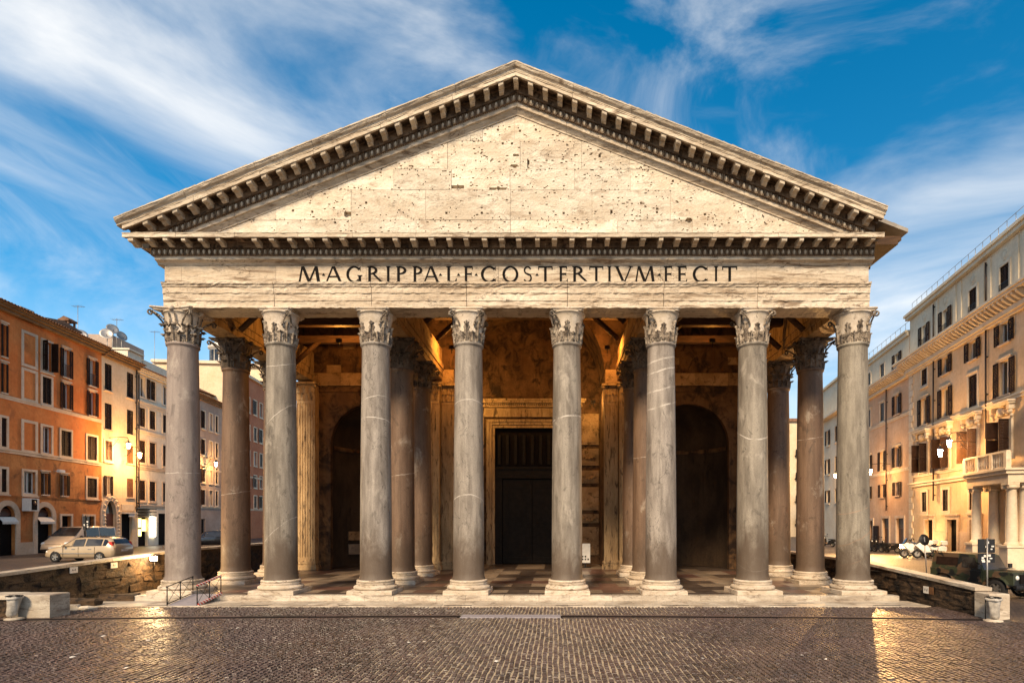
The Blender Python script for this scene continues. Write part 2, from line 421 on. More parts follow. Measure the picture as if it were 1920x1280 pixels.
M_TILE = stone("roof_tile_clay", (0.19, 0.095, 0.05), (0.29, 0.16, 0.095), (0.07, 0.045, 0.03), 0.7, 2.5, (1, 1, 1), 0.85, 0.6, 0.03, 0.25)
M_EAVE = stone("eave_timber", (0.20, 0.115, 0.055), (0.27, 0.165, 0.085), (0.08, 0.05, 0.03), 0.6, 1.5, (1, 1, 1), 0.8, 0.4, 0.02, 0.1)
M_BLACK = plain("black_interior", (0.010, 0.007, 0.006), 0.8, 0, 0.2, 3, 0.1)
M_WOODD = plain("red_brown_door", (0.075, 0.022, 0.009), 0.5, 0, 0.35, 3, 0.4)
M_WALLD = stone("dark_masonry", (0.045, 0.027, 0.015), (0.12, 0.070, 0.036), (0.010, 0.007, 0.005), 0.95, 1.1, (1, 1, 1.4), 0.9, 1.0, 0.08, 0.3, dthr=(0.46, 0.62))
M_PAPER = plain("white_paper", (0.66, 0.60, 0.52), 0.7, 0, 0.12, 12)
M_RED = plain("red_paint", (0.45, 0.03, 0.02), 0.45, 0, 0.1)
M_WPAINT = plain("white_paint", (0.70, 0.66, 0.60), 0.4, 0, 0.1)
M_STEEL = plain("galvanised_steel", (0.32, 0.29, 0.26), 0.45, 0.7, 0.15)
M_GREYP = plain("ramp_grey_panel", (0.26, 0.23, 0.24), 0.6, 0, 0.15)
M_RUBBER = plain("tyre_rubber", (0.016, 0.014, 0.013), 0.8, 0, 0.2, 8, 0.3)
M_ALLOY = plain("alloy_wheel", (0.42, 0.38, 0.33), 0.3, 0.8, 0.1)
M_SILVER = plain("silver_beige_paint", (0.46, 0.335, 0.205), 0.30, 0.25, 0.05, 2, 0.5, 0.5)
M_VAN = plain("beige_van_paint", (0.58, 0.39, 0.24), 0.32, 0.1, 0.05, 2, 0.5, 0.5)
M_BLKPAINT = plain("black_paint", (0.014, 0.012, 0.011), 0.25, 0.1, 0.1, 2, 0.5, 0.6)
M_TRASH = plain("cloudy_plastic_bag", (0.42, 0.37, 0.31), 0.45, 0, 0.4, 5)
M_LEAFG = plain("agave_leaf", (0.10, 0.14, 0.06), 0.55, 0, 0.3, 4)
M_CHROME = plain("chrome", (0.6, 0.57, 0.52), 0.15, 1.0, 0.05)
M_LAMPH = emit("headlamp_glass", (1.0, 0.86, 0.62), 6.0)
M_BULB = emit("lamp_glow", (1.0, 0.66, 0.28), 60.0)
M_BULBW = emit("lamp_glow_pale", (1.0, 0.80, 0.50), 60.0)
M_SHOPL = emit("lit_shop_window", (1.0, 0.75, 0.22), 2.2)
M_SIGNL = emit("lit_sign_box", (1.0, 0.93, 0.72), 4.0)
M_TAIL = plain("tail_lamp_red", (0.50, 0.03, 0.015), 0.2, 0, 0.1, 4, 0.5, 0.5)

def glass_mat():
    m, t, b = nodes_of("window_glass")
    n = noise(t, pos(t), 0.8, 3, 0.5)
    t.links.new(mixcol(t, mapr(t, n, 0.4, 0.65), (0.010, 0.009, 0.009), (0.05, 0.045, 0.04)), b.inputs['Base Color'])
    b.inputs['Roughness'].default_value = 0.12; b.inputs['Specular IOR Level'].default_value = 0.7
    return m
M_GLASS = glass_mat()
def curtain_mat():
    m, t, b = nodes_of("net_curtain")
    n = noise(t, scaled(t, pos(t), (6, 6, 0.3)), 3, 3, 0.5)
    t.links.new(mixcol(t, mapr(t, n, 0.4, 0.65), (0.42, 0.39, 0.34), (0.62, 0.58, 0.52)), b.inputs['Base Color'])
    b.inputs['Roughness'].default_value = 0.6
    return m
M_CURT = curtain_mat()
def camo_mat():
    m, t, b = nodes_of("camouflage_paint")
    p = objc(t)
    a = noise(t, p, 1.5, 2, 0.4, 0.6); c = noise(t, scaled(t, p, (1, 1, 1), (5, 3, 1)), 1.8, 2, 0.4, 0.5)
    col = mixcol(t, mapr(t, a, 0.50, 0.52), (0.030, 0.034, 0.016), (0.088, 0.050, 0.026))
    col = mixcol(t, mapr(t, c, 0.55, 0.57), col, (0.008, 0.008, 0.007))
    t.links.new(col, b.inputs['Base Color']); b.inputs['Roughness'].default_value = 0.5
    return m
M_CAMO = camo_mat()
def stripe_mat():
    m, t, b = nodes_of("red_white_tape")
    sx = t.nodes.new("ShaderNodeSeparateXYZ"); t.links.new(objc(t), sx.inputs[0])
    s = math_n(t, 'FRACT', math_n(t, 'MULTIPLY', math_n(t, 'ADD', sx.outputs[0], math_n(t, 'MULTIPLY', sx.outputs[2], 0.8)), 5.2))
    t.links.new(mixcol(t, math_n(t, 'GREATER_THAN', s, 0.5), (0.52, 0.03, 0.02), (0.68, 0.62, 0.55)), b.inputs['Base Color'])
    b.inputs['Roughness'].default_value = 0.5
    return m
M_STRIPE = stripe_mat()
def sett_mat(name, dark=1.0):
    m, t, b = nodes_of(name)
    p = pos(t)
    isl = math_n(t, 'FRACT', math_n(t, 'ADD', t.nodes.new("ShaderNodeNewGeometry").outputs['Random Per Island'], t.nodes.new("ShaderNodeObjectInfo").outputs['Random']))
    a = noise(t, p, 0.35, 4, 0.6)
    f = noise(t, p, 26, 4, 0.7)
    col = mixcol(t, isl, (0.024 * dark, 0.016 * dark, 0.013 * dark), (0.088 * dark, 0.056 * dark, 0.045 * dark))
    col = mixcol(t, mapr(t, a, 0.4, 0.65, 0, 0.5), col, (0.095 * dark, 0.056 * dark, 0.050 * dark))
    col = mixcol(t, mapr(t, f, 0.4, 0.75, 0, 0.45), col, (0.17 * dark, 0.125 * dark, 0.10 * dark))
    t.links.new(col, b.inputs['Base Color'])
    t.links.new(mapr(t, noise(t, p, 1.2, 5, 0.6), 0.3, 0.7, 0.30, 0.52), b.inputs['Roughness'])
    b.inputs['Specular IOR Level'].default_value = 0.42
    bump(t, b, noise(t, p, 18, 5, 0.7), 0.5, 0.012)
    return m
M_SETT = sett_mat("basalt_sett")
def ground_mat():
    m, t, b = nodes_of("sandy_joint_bed")
    p = pos(t)
    a = noise(t, scaled(t, p, (0.35, 0.8, 1)), 0.6, 5, 0.6)
    f = noise(t, p, 7, 5, 0.7)
    sx = t.nodes.new("ShaderNodeSeparateXYZ"); t.links.new(p, sx.inputs[0])
    k = math_n(t, 'ADD', a, mapr(t, math_n(t, 'ABSOLUTE', math_n(t, 'SUBTRACT', sx.outputs[0], 1.8)), 1.5, 9.0, 0.16, -0.06))
    col = mixcol(t, mapr(t, k, 0.42, 0.60), (0.045, 0.032, 0.024), (0.42, 0.325, 0.215))
    col = mixcol(t, mapr(t, f, 0.45, 0.75, 0, 0.6), col, (0.05, 0.038, 0.03))
    t.links.new(col, b.inputs['Base Color']); b.inputs['Roughness'].default_value = 0.8
    return m
M_JOINT = ground_mat()
def road_mat():
    m, t, b = nodes_of("street_paving")
    p = pos(t)
    br = t.nodes.new("ShaderNodeTexBrick"); br.inputs['Scale'].default_value = 1.0
    br.inputs['Brick Width'].default_value = 0.2; br.inputs['Row Height'].default_value = 0.16; br.inputs['Mortar Size'].default_value = 0.014
    br.inputs['Color1'].default_value = (0.040, 0.029, 0.024, 1); br.inputs['Color2'].default_value = (0.075, 0.053, 0.042, 1); br.inputs['Mortar'].default_value = (0.02, 0.015, 0.012, 1)
    t.links.new(p, br.inputs['Vector'])
    a = noise(t, p, 0.3, 5, 0.6)
    col = mixcol(t, mapr(t, a, 0.35, 0.65, 0, 0.5), br.outputs[0], (0.085, 0.058, 0.044))
    t.links.new(col, b.inputs['Base Color']); b.inputs['Roughness'].default_value = 0.5
    bump(t, b, math_n(t, 'MULTIPLY_ADD', br.outputs[1], -1.0, math_n(t, 'MULTIPLY', noise(t, p, 9, 5, 0.7), 0.6)), 0.6, 0.02)
    return m
M_ROAD = road_mat()

def px_x(px, dep): return CAMX + (px - 1038.0) * dep / FPX
def px_z(py, dep): return CAMZ + (977.0 - py) * dep / FPX

# ================================================================== THE GROUND
def ss(a, b, v):
    t = min(1.0, max(0.0, (v - a) / (b - a))); return t * t * (3 - 2 * t)
def street_h(x, dep):
    if x <= -20.6: return 1.3 * ss(15, 24, dep)
    if x >= 18.6: return 0.3 * ss(21.6, 26, dep) + 0.7 * ss(26, 37, dep)
    return -0.07
xs = [-900, -300, -120, -60, -40, -30, -24, -20.6, -20.3, -16, -8, 0, 8, 15, 18.25, 18.6, 20, 22, 25, 30, 36, 50, 80, 150, 400, 900]
ds = [-900, -200, -60, -20, 0, 8, 12, 15, 16.5, 18, 19.5, 21, 21.6, 22.3, 23, 23.7, 24.4, 25.2, 27, 29, 31, 33, 35, 40, 60, 100, 200, 500, 1500]
g = MB()
g.add([(x, d + CAMY, street_h(x, d)) for d in ds for x in xs],
      [(j * len(xs) + i, j * len(xs) + i + 1, (j + 1) * len(xs) + i + 1, (j + 1) * len(xs) + i) for j in range(len(ds) - 1) for i in range(len(xs) - 1)])
ground = g.build("street_ground", M_ROAD)
tag(ground, "dark paved streets and ground around the temple", kind="structure")

# square paved with basalt setts: the bed of joints, the nearest setts one by one, the rest as one part
bed = MB()
bed.quad((-20.25, 5 + CAMY, -0.03), (20.5, 5 + CAMY, -0.03), (20.5, 21.45 + CAMY, -0.03), (-20.25, 21.45 + CAMY, -0.03))
bed.quad((-20.25, 21.45 + CAMY, -0.03), (18.2, 21.45 + CAMY, -0.03), (18.2, 24.5 + CAMY, -0.03), (-20.25, 24.5 + CAMY, -0.03))
paving = bed.build("piazza_paving", M_JOINT)
tag(paving, "square of dark basalt setts with sandy joints before the portico", kind="structure")

def kerb_d(x):                         # the kerb line bows slightly away from the portico at both ends
    u = (x - 0.6)
    return 22.0 - (0.0042 if u < 0 else 0.0052) * u * u * 0.55
SW, SL = 0.142, 0.155
cols_x = np.arange(-20.2, 20.4, SW)
cells = []
for i, cx in enumerate(cols_x):
    off = RNG.uniform(0, SL)
    d = 7.5 + off
    while d < 24.35:
        ln = SL * RNG.uniform(0.78, 1.22)
        cells.append((cx + SW / 2 + 0.010 * math.sin(d * 1.1 + i * 0.21) + 0.010 * math.sin(d * 4.3 + i * 1.7) + RNG.normal(0, 0.004), d + ln / 2, ln)); d += ln
cells = np.array(cells)
keep = []
for (cx, cd, ln) in cells:
    if cd > 21.3 and cx > 18.0: continue
    if abs(cd - kerb_d(cx) - 0.0) < 0.36: continue
    if abs(cx - CAMX) > 0.99 * cd + 1.5: continue
    keep.append((cx, cd, ln))
cells = np.array(keep)
def sett_verts(cx, cd, ln, rng):
    hx, hy = SW / 2 - 0.011 - rng.uniform(0, 0.006), ln / 2 - 0.006 - rng.uniform(0, 0.005)
    a = rng.normal(0, 0.05); ca, sa = math.cos(a), math.sin(a)
    z = rng.normal(0, 0.006); b = 0.013
    tx, ty = rng.normal(0, 0.02), rng.normal(0, 0.02)
    o = []
    for (k, zz) in ((0, -0.045), (b, z)):
        for sx_, sy_ in ((-1, -1), (1, -1), (1, 1), (-1, 1)):
            x, y = sx_ * (hx - k) , sy_ * (hy - k)
            x += rng.normal(0, 0.003); y += rng.normal(0, 0.003)
            zt = zz if k == 0 else zz + tx * x + ty * y
            o.append((cx + ca * x - sa * y, cd + CAMY + sa * x + ca * y, zt))
    return o
SF = [(4, 5, 6, 7), (0, 1, 5, 4), (1, 2, 6, 5), (2, 3, 7, 6), (3, 0, 4, 7)]
vis = (cells[:, 1] > 13.05) & (cells[:, 0] > CAMX - 0.955 * cells[:, 1]) & (cells[:, 0] < CAMX + 0.81 * cells[:, 1])
order = np.argsort(np.where(vis, cells[:, 1] + 0.02 * np.abs(cells[:, 0] - 1.5), 1e6))
near = set(order[:290].tolist())
V, F = [], []
b0 = 0
for i, (cx, cd, ln) in enumerate(cells):
    if i in near: continue
    V.extend(sett_verts(cx, cd, ln, RNG)); F.extend([tuple(k + b0 for k in f) for f in SF]); b0 += 8
me = bpy.data.meshes.new("setts"); me.from_pydata(V, [], F); me.materials.append(M_SETT); me.update()
so = inst(me, "setts", paving); tag(so, kind="stuff")
sett_meshes = []
for k in range(10):
    mb = MB(); mb.add(sett_verts(0, -CAMY, SL, RNG), SF); sett_meshes.append(mb.mesh("sett", M_SETT))
for i in near:
    cx, cd, ln = cells[i]
    inst(sett_meshes[i % 10], "sett", paving, (cx, cd + CAMY, 0), (0, 0, 0), (1, ln / SL, 1))

# low kerb along the square; a black strip paints its shadow
def strip(x0, x1, n, off0, off1, z, mb):
    for i in range(n):
        a, b = x0 + (x1 - x0) * i / n, x0 + (x1 - x0) * (i + 1) / n
        pa, pb = kerb_d(a) + CAMY, kerb_d(b) + CAMY
        mb.quad((a, pa + off0, z), (b, pb + off0, z), (b, pb + off1, z), (a, pa + off1, z))
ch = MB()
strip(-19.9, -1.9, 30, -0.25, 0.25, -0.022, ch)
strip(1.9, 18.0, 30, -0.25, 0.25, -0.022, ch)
kerb_shade = ch.build("kerb_shade_strip", M_BLACK); tag(kerb_shade, "black strip of painted kerb shadow along the edge of the square", kind="structure")
for (x0, x1, n) in ((-19.9, -1.95, 13), (2.0, 18.0, 12)):
    for i in range(n):
        a, b = x0 + (x1 - x0) * i / n + 0.015, x0 + (x1 - x0) * (i + 1) / n - 0.015
        m = MB()
        for (xa, ya) in ((a, b),):
            pa, pb = kerb_d(a) + CAMY, kerb_d(b) + CAMY
            for o0, o1 in ((-0.345, -0.25), (0.25, 0.345)):
                vs = [(a, pa + o0, -0.04), (b, pb + o0, -0.04), (b, pb + o1, -0.04), (a, pa + o1, -0.04), (a, pa + o0, 0.006), (b, pb + o0, 0.006), (b, pb + o1, 0.006), (a, pa + o1, 0.006)]
                m.add(vs, [(4, 5, 6, 7), (0, 1, 5, 4), (1, 2, 6, 5), (2, 3, 7, 6), (3, 0, 4, 7)])
        m.build("kerb_stone", M_SETT, kerb_shade)
m = MB()
m.box(-1.85, 1.95, kerb_d(0) + CAMY - 0.32, kerb_d(0) + CAMY + 0.32, -0.04, 0.012, 0.008)
m.build("cover_plate", M_GREYP, kerb_shade)

# pale paving in front of the portico
pv = MB(); pv.box(-19.9, 17.75, 24.36 + CAMY, 26.1 + CAMY, -0.06, -0.005)
fore = pv.build("forecourt_pavement", M_TRAV); tag(fore, "strip of pale travertine slabs along the portico step", kind="structure")
rows = ((24.38, 25.02), (25.03, 25.55), (25.56, 26.05))
slot_x = [px_x(p, 24.75) for p in (135, 305, 480, 662, 859, 1067, 1265, 1465, 1660, 1790)]
for r, (d0, d1) in enumerate(rows):
    x = -19.85 + 0.3 * r
    while x < 17.4:
        wdt = random.uniform(1.1, 2.2); x1 = min(x + wdt, 17.7)
        dd1 = d1
        m = MB(); m.box(x + 0.006, x1 - 0.006, d0 + CAMY + 0.004, dd1 + CAMY - 0.004, -0.03, 0.03 + random.uniform(-0.004, 0.004), 0.006)
        m.build("paving_slab", M_TRAV, fore); x = x1
for x in slot_x:
    m = MB(); m.box(x - 0.58, x + 0.58, 24.60 + CAMY, 24.68 + CAMY, 0.02, 0.038)
    m.build("drain_slot", M_BLACK, fore)

# ================================================================== THE TEMPLE
temple = empty("temple", (0, 0, 0))
tag(temple, "ancient temple portico with eight grey columns, pediment and dark lettered inscription", "temple")
FZ = 0.27
CX = [-15.78, -11.16, -6.69, -2.32, 2.31, 6.74, 11.05, 15.78]
YF = -0.65                               # plane of the frieze
SL_R = 0.39                              # slope of the pediment
AP = 23.77                               # top of the sima at the ridge

# ---- floor of the portico
m = MB(); m.box(-17.3, 17.3, -1.08, 20, -0.05, FZ - 0.02)
floor = m.build("portico_floor", M_FDARK, temple)
m = MB()
x = -17.3
while x < 17.2:                          # edge blocks of the step
    x1 = min(x + random.uniform(1.3, 2.2), 17.3)
    mb = MB(); mb.box(x + 0.006, x1 - 0.006, -1.13, -0.62, 0.0, FZ - random.uniform(0.0, 0.01), 0.018); mb.build("step_block", M_TRAV, floor); x = x1
bx = [-17.2] + CX + [17.2]
yrows = [(-0.6, -0.05), (0.0, 1.05), (1.1, 2.5), (2.55, 4.0), (4.05, 5.4), (5.45, 7.2), (7.25, 9.4), (9.45, 11.6), (11.65, 13.4)]
for i in range(len(bx) - 1):
    x0, x1 = bx[i], bx[i + 1]
    for j, (y0, y1) in enumerate(yrows):
        if x1 - x0 < 2.5:
            segs = [(x0, x1, M_FLIGHT if j % 2 else M_FDARK)]
        else:
            wgt = 0.55
            if j % 2 == 0: segs = [(x0 - 0.0, x0 + wgt, M_FLIGHT), (x0 + wgt, x1 - wgt, M_FDARK if (i + j // 2) % 3 else M_FRED), (x1 - wgt, x1, M_FLIGHT)]
            else: segs = [(x0, x0 + wgt, M_FLIGHT), (x0 + wgt, (x0 + x1) / 2 - 0.5, M_FLIGHT), ((x0 + x1) / 2 - 0.5, (x0 + x1) / 2 + 0.5, M_FRED if i % 2 else M_FDARK), ((x0 + x1) / 2 + 0.5, x1 - wgt, M_FLIGHT), (x1 - wgt, x1, M_FLIGHT)]
            if j == 0: segs = [(x0, x0 + wgt, M_FLIGHT), (x0 + wgt, x1 - wgt, M_FDARK), (x1 - wgt, x1, M_FLIGHT)]
        for (a, b, mt) in segs:
            mb = MB(); mb.box(a + 0.005, b - 0.005, y0 + 0.004, y1 - 0.004 if y1 < 13 else y1, FZ - 0.03, FZ + 0.002 + random.uniform(-0.002, 0.002))
            mb.build("floor_slab", mt, floor)
for k in range(5):
    mb = MB(); mb.box(-5.2 + 2.08 * k + 0.005, -5.2 + 2.08 * (k + 1) - 0.005, 13.42, 17.9, FZ - 0.03, FZ + 0.002); mb.build("floor_slab", M_FLIGHT if k % 2 == 0 else M_FDARK, floor)

# ---- columns
def jitter(mb, amt, rng=RNG):
    mb.v = [(x + rng.normal(0, amt), y + rng.normal(0, amt), z + rng.normal(0, amt)) for x, y, z in mb.v]; return mb
def shaft_mesh():
    mb = MB()
    prof = [(0.79, 0.65), (0.775, 0.70), (0.735, 0.79), (0.722, 0.95)]
    for k in range(1, 15):
        t = k / 14.0
        prof.append((0.722 - 0.092 * t ** 1.7, 0.95 + (11.40 - 0.95) * t))
    prof += [(0.632, 11.44), (0.655, 11.49), (0.685, 11.51), (0.70, 11.55), (0.695, 11.60), (0.66, 11.63), (0.60, 11.632)]
    mb.lathe(prof, n=48)
    return mb
def base_mesh():
    mb = MB(); pr = [(0.60, 0.20)]
    def torus(rc, zc, rr, n=6):
        for k in range(n + 1):
            a = -math.pi / 2 + math.pi * k / n
            pr.append((rc + rr * math.cos(a), zc + rr * math.sin(a)))
    torus(0.925, 0.285, 0.085); pr.append((0.90, 0.385)); pr.append((0.865, 0.40)); pr.append((0.855, 0.43))
    torus(0.865, 0.455, 0.018, 3); torus(0.865, 0.495, 0.018, 3); pr.append((0.83, 0.525))
    torus(0.825, 0.585, 0.055); pr.append((0.80, 0.645)); pr.append((0.60, 0.655))
    mb.lathe(pr, n=40)
    return mb
def bell_r(t): return 0.63 + 0.05 * t + 0.20 * max(0.0, t - 0.55) ** 1.6 * 2.2
CH = 1.54; C0 = 11.63
def leaf(mb, ang, z0, h, wd, curl, seed):
    nu, nv = 6, 8
    rng = random.Random(seed)
    vs = []
    for j in range(nv + 1):
        t = j / nv
        zz = z0 + h * (t if t < 0.82 else 0.82 + (t - 0.82) * (0.6 - 5.5 * (t - 0.82)))
        base = bell_r(min(1, (zz) / CH))
        outp = 0.035 + 0.05 * t + curl * max(0, (t - 0.55) / 0.45) ** 2
        lob = 1.0 + 0.22 * (1 if j % 2 else -1) * (0.4 + t)
        half = wd * (0.62 + 0.5 * math.sin(math.pi * min(1, t * 0.85 + 0.1))) * lob * (0.62 if j == nv else 1) * 0.55
        for i in range(nu + 1):
            u = (i / nu - 0.5) * 2
            rr = base + outp - 0.05 * abs(u) * (0.5 + t) + (0.022 if i % 2 else -0.012) * (1 - abs(u) * 0.5)
            if i == nu // 2: rr += 0.03
            a = ang + half * u / base
            vs.append((rr * math.cos(a), rr * math.sin(a), C0 + zz - 0.07 * abs(u) * t))
    fs = [(j * (nu + 1) + i, j * (nu + 1) + i + 1, (j + 1) * (nu + 1) + i + 1, (j + 1) * (nu + 1) + i) for j in range(nv) for i in range(nu)]
    mb.add(vs, fs, False)
def capital_bell(full):
    mb = MB()
    pr = [(bell_r(k / 10), C0 + CH * k / 10 * 0.86) for k in range(11)]
    pr += [(pr[-1][0] + 0.05, C0 + CH * 0.87), (pr[-1][0] + 0.05, C0 + CH * 0.90), (0.5, C0 + CH * 0.905)]
    mb.lathe(pr, n=32)
    # abacus with concave sides
    hw = 1.02 if full else 0.80
    def outline(s, cut):
        o = []
        for q in range(4):
            a0 = math.pi / 4 + q * math.pi / 2
            c0 = (s * math.sqrt(2) * math.cos(a0), s * math.sqrt(2) * math.sin(a0)); a1 = a0 + math.pi / 2
            c1 = (s * math.sqrt(2) * math.cos(a1), s * math.sqrt(2) * math.sin(a1))
            nrm = (-(c0[0] + c1[0]) / 2 / s, -(c0[1] + c1[1]) / 2 / s)
            for k in range(8):
                t = 0.06 + 0.88 * k / 7
                sag = cut * math.sin(math.pi * t)
                o.append((c0[0] + (c1[0] - c0[0]) * t + nrm[0] * sag, c0[1] + (c1[1] - c0[1]) * t + nrm[1] * sag))
        return o
    cut = 0.22 if full else 0.03
    lay = [(hw * 0.90, 0.905), (hw * 0.92, 0.935), (hw * 0.97, 0.955), (hw, 0.965), (hw, 1.0)]
    n = 32
    vs = []
    for s, zt in lay:
        vs += [(x, y, C0 + CH * zt) for x, y in outline(s, cut)]
    fs = [(j * n + i, j * n + (i + 1) % n, (j + 1) * n + (i + 1) % n, (j + 1) * n + i) for j in range(len(lay) - 1) for i in range(n)]
    fs.append(tuple(reversed(range(n)))); fs.append(tuple(range((len(lay) - 1) * n, len(lay) * n)))
    mb.add(vs, fs)
    if full:
        for q in range(4):
            a = q * math.pi / 2
            mb.sphere((0.86 * math.cos(a), 0.86 * math.sin(a), C0 + CH * 0.955), 0.13, 8, 5)
    return mb
def capital_leaves(full, seed):
    mb = MB(); rng = random.Random(seed)
    for k in range(8):
        leaf(mb, k * math.pi / 4 + math.pi / 8, 0.0, CH * (0.36 if full else rng.uniform(0.34, 0.40)), 0.30 if full else 0.25, 0.16 if full else 0.04, seed + k)
    for k in range(8):
        leaf(mb, k * math.pi / 4, 0.05, CH * (0.62 if full else rng.uniform(0.60, 0.74)), 0.28 if full else 0.22, 0.20 if full else 0.04, seed + 20 + k)
    # stalks and corner volutes
    for q in range(4):
        a = math.pi / 4 + q * math.pi / 2
        if not full and rng.random() < 0.6: continue
        R1 = 1.30 if full else 1.02
        for s in (-1, 1):
            pts = []
            for k in range(9):
                t = k / 8
                r = 0.72 + (R1 - 0.72) * t ** 1.4; aa = a + s * 0.30 * (1 - t)
                pts.append((r * math.cos(aa), r * math.sin(aa), C0 + CH * (0.48 + 0.40 * t ** 0.7)))
            mb.path(pts, 0.042, 5)
            cx_, cy_ = (R1 - 0.02) * math.cos(a), (R1 - 0.02) * math.sin(a)
            pts = []
            for k in range(13):
                th = math.pi / 2 - k * 0.55; rr = 0.13 * (1 - k / 15)
                pts.append((cx_ + rr * math.cos(th) * math.cos(a) + 0.03 * s * -math.sin(a), cy_ + rr * math.cos(th) * math.sin(a) + 0.03 * s * math.cos(a), C0 + CH * 0.80 + rr * math.sin(th)))
            mb.path(pts, 0.035, 5)
    for k in range(8 if full else 0):                       # inner helices
        a = (k // 2) * math.pi / 2 + (0.16 if k % 2 else -0.16)
        pts = [(bell_r(0.4) * math.cos(a + (0.25 if k % 2 else -0.25)), bell_r(0.4) * math.sin(a + (0.25 if k % 2 else -0.25)), C0 + CH * 0.45)]
        for j in range(6):
            t = j / 5
            pts.append(((0.76 + 0.08 * t) * math.cos(a), (0.76 + 0.08 * t) * math.sin(a), C0 + CH * (0.6 + 0.22 * t)))
        mb.path(pts, 0.03, 5)
    return mb
sh0 = shaft_mesh(); me_base = base_mesh().mesh("base", M_BASE)
pl = MB(); pl.box(-1.03, 1.03, -1.03, 1.03, 0.0, 0.20, 0.025); me_plinth = pl.mesh("plinth", M_BASE)
me_bellF, me_bellW = capital_bell(True).mesh("capital", M_CAP), capital_bell(False).mesh("capital", M_CAP)
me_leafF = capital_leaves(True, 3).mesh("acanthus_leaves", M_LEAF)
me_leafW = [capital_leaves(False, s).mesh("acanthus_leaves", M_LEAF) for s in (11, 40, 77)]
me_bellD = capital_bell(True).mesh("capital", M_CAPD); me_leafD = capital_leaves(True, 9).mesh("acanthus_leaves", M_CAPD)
VEINS = {0: [(5.6, 0.02, 0.05, 0.025)], 1: [(2.9, 0.9, 0.0, 0.035), (8.2, 0.9, 0.0, 0.03), (10.7, 0.1, 0.3, 0.02)], 2: [(8.0, -0.05, -0.22, 0.035), (8.9, 0.25, -0.3, 0.03)],
         3: [(8.7, 0.05, -0.40, 0.03), (4.2, 0.02, -0.55, 0.03)], 4: [(8.1, 0.16, -0.15, 0.05)], 5: [(10.9, 0.26, 0.1, 0.06), (10.4, 0.28, 0.1, 0.05), (9.5, 0.25, 0.08, 0.06), (8.75, 0.3, 0.1, 0.05)],
         6: [(7.5, 0.0, 0.55, 0.045), (1.45, 0.02, 0.55, 0.03)], 7: [(3.9, 0.32, 0.05, 0.045), (2.6, 0.55, 0.05, 0.05), (1.6, 0.42, 0.05, 0.04)]}
def column(i, x, y, kind, veins, seed):
    if kind == 'front':
        tv = (1.0, 0.92, 1.05, 1.02, 0.95, 1.08, 0.97, 1.0)[i]; tw = (1.0, 0.97, 1.02, 1.0, 0.98, 1.03, 0.96, 0.94)[i]
        c1 = (G1[0] * tv, G1[1] * tv, G1[2] * tv * tw); c2 = (G2[0] * tv, G2[1] * tv, G2[2] * tv * tw); st, sth = 0.86, (3.0, 3.6, 3.2, 3.4, 2.8, 3.0, 3.8, 3.0)[i]
    elif kind == 'rose': c1, c2, st, sth = (0.235, 0.18, 0.15), (0.33, 0.265, 0.22), 0.35, 2.6
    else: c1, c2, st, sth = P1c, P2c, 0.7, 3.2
    vc = (0.60, 0.53, 0.45) if i != 7 else (0.33, 0.21, 0.135)
    mt = granite("granite_shaft", c1, c2, veins, st, sth, vc, seed)
    me = sh0.mesh("column", mt)
    rz = 0.0 if kind in ('front', 'rose') else seed
    o = inst(me, "column", temple, (x, y, FZ), (0, 0, 0))
    inst(me_base, "base", o, (0, 0, 0), (0, 0, seed)); inst(me_plinth, "plinth", o)
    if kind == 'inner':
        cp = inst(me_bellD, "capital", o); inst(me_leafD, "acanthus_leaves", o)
    elif i in (0,):
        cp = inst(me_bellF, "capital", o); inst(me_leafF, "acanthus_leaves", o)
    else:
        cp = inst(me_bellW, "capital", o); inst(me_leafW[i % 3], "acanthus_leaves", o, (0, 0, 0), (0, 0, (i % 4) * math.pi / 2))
    return o
for i, x in enumerate(CX):
    column(i, x, 0.0, 'rose' if i == 0 else 'front', VEINS[i], 1.3 * i + 0.4)
k = 0
for x in (CX[0], CX[2], CX[5], CX[7]):
    for y in (4.5, 9.0):
        column(20 + k, x, y, 'inner', [(4.9 + 0.5 * k, 0.15, 0.1, 0.02)] if k % 2 == 0 else [], 2.7 * k + 9); k += 1

# ---- architrave and frieze blocks of the front
def swept(prof, x0, x1, step=0.25, rough=0.0, shear=0.0, rng=RNG, closed=True):
    """profile of (projection, height) swept along x; shear lowers it with |x|"""
    n = max(1, int(round((x1 - x0) / step))); mb = MB(); m_ = len(prof)
    vs = []
    for i in range(n + 1):
        x = x0 + (x1 - x0) * i / n
        for (p, z) in prof:
            jp = rng.normal(0, rough) if rough else 0; jz = rng.normal(0, rough) if rough else 0
            vs.append((x, YF - p + jp, z - shear * abs(x) + jz))
    fs = [(i * m_ + j, i * m_ + (j + 1) % m_, (i + 1) * m_ + (j + 1) % m_, (i + 1) * m_ + j) for i in range(n) for j in range(m_)]
    fs.append(tuple(range(m_))); fs.append(tuple(reversed(range(n * m_, (n + 1) * m_))))
    mb.add(vs, fs)
    return mb
ARCH = [(-1.3, 13.44), (0.0, 13.44), (0.0, 13.73), (0.035, 13.75), (0.035, 14.07), (0.075, 14.09), (0.075, 14.34), (0.12, 14.37), (0.13, 14.42), (0.20, 14.48), (0.21, 14.555), (-1.3, 14.555)]
cuts = [-16.28] + CX[1:7] + [16.22]
for a, b in zip(cuts[:-1], cuts[1:]):
    swept(ARCH, a + 0.012, b - 0.012, 0.16, 0.011).build("architrave_block", M_MARBLE, temple)
FRZ = [(-1.2, 14.56), (0.0, 14.56), (0.0, 15.37), (-1.2, 15.37)]
cuts = [-16.22, -15.45, -11.1, -6.95, -0.85, 4.3, 6.6, 11.0, 16.18]
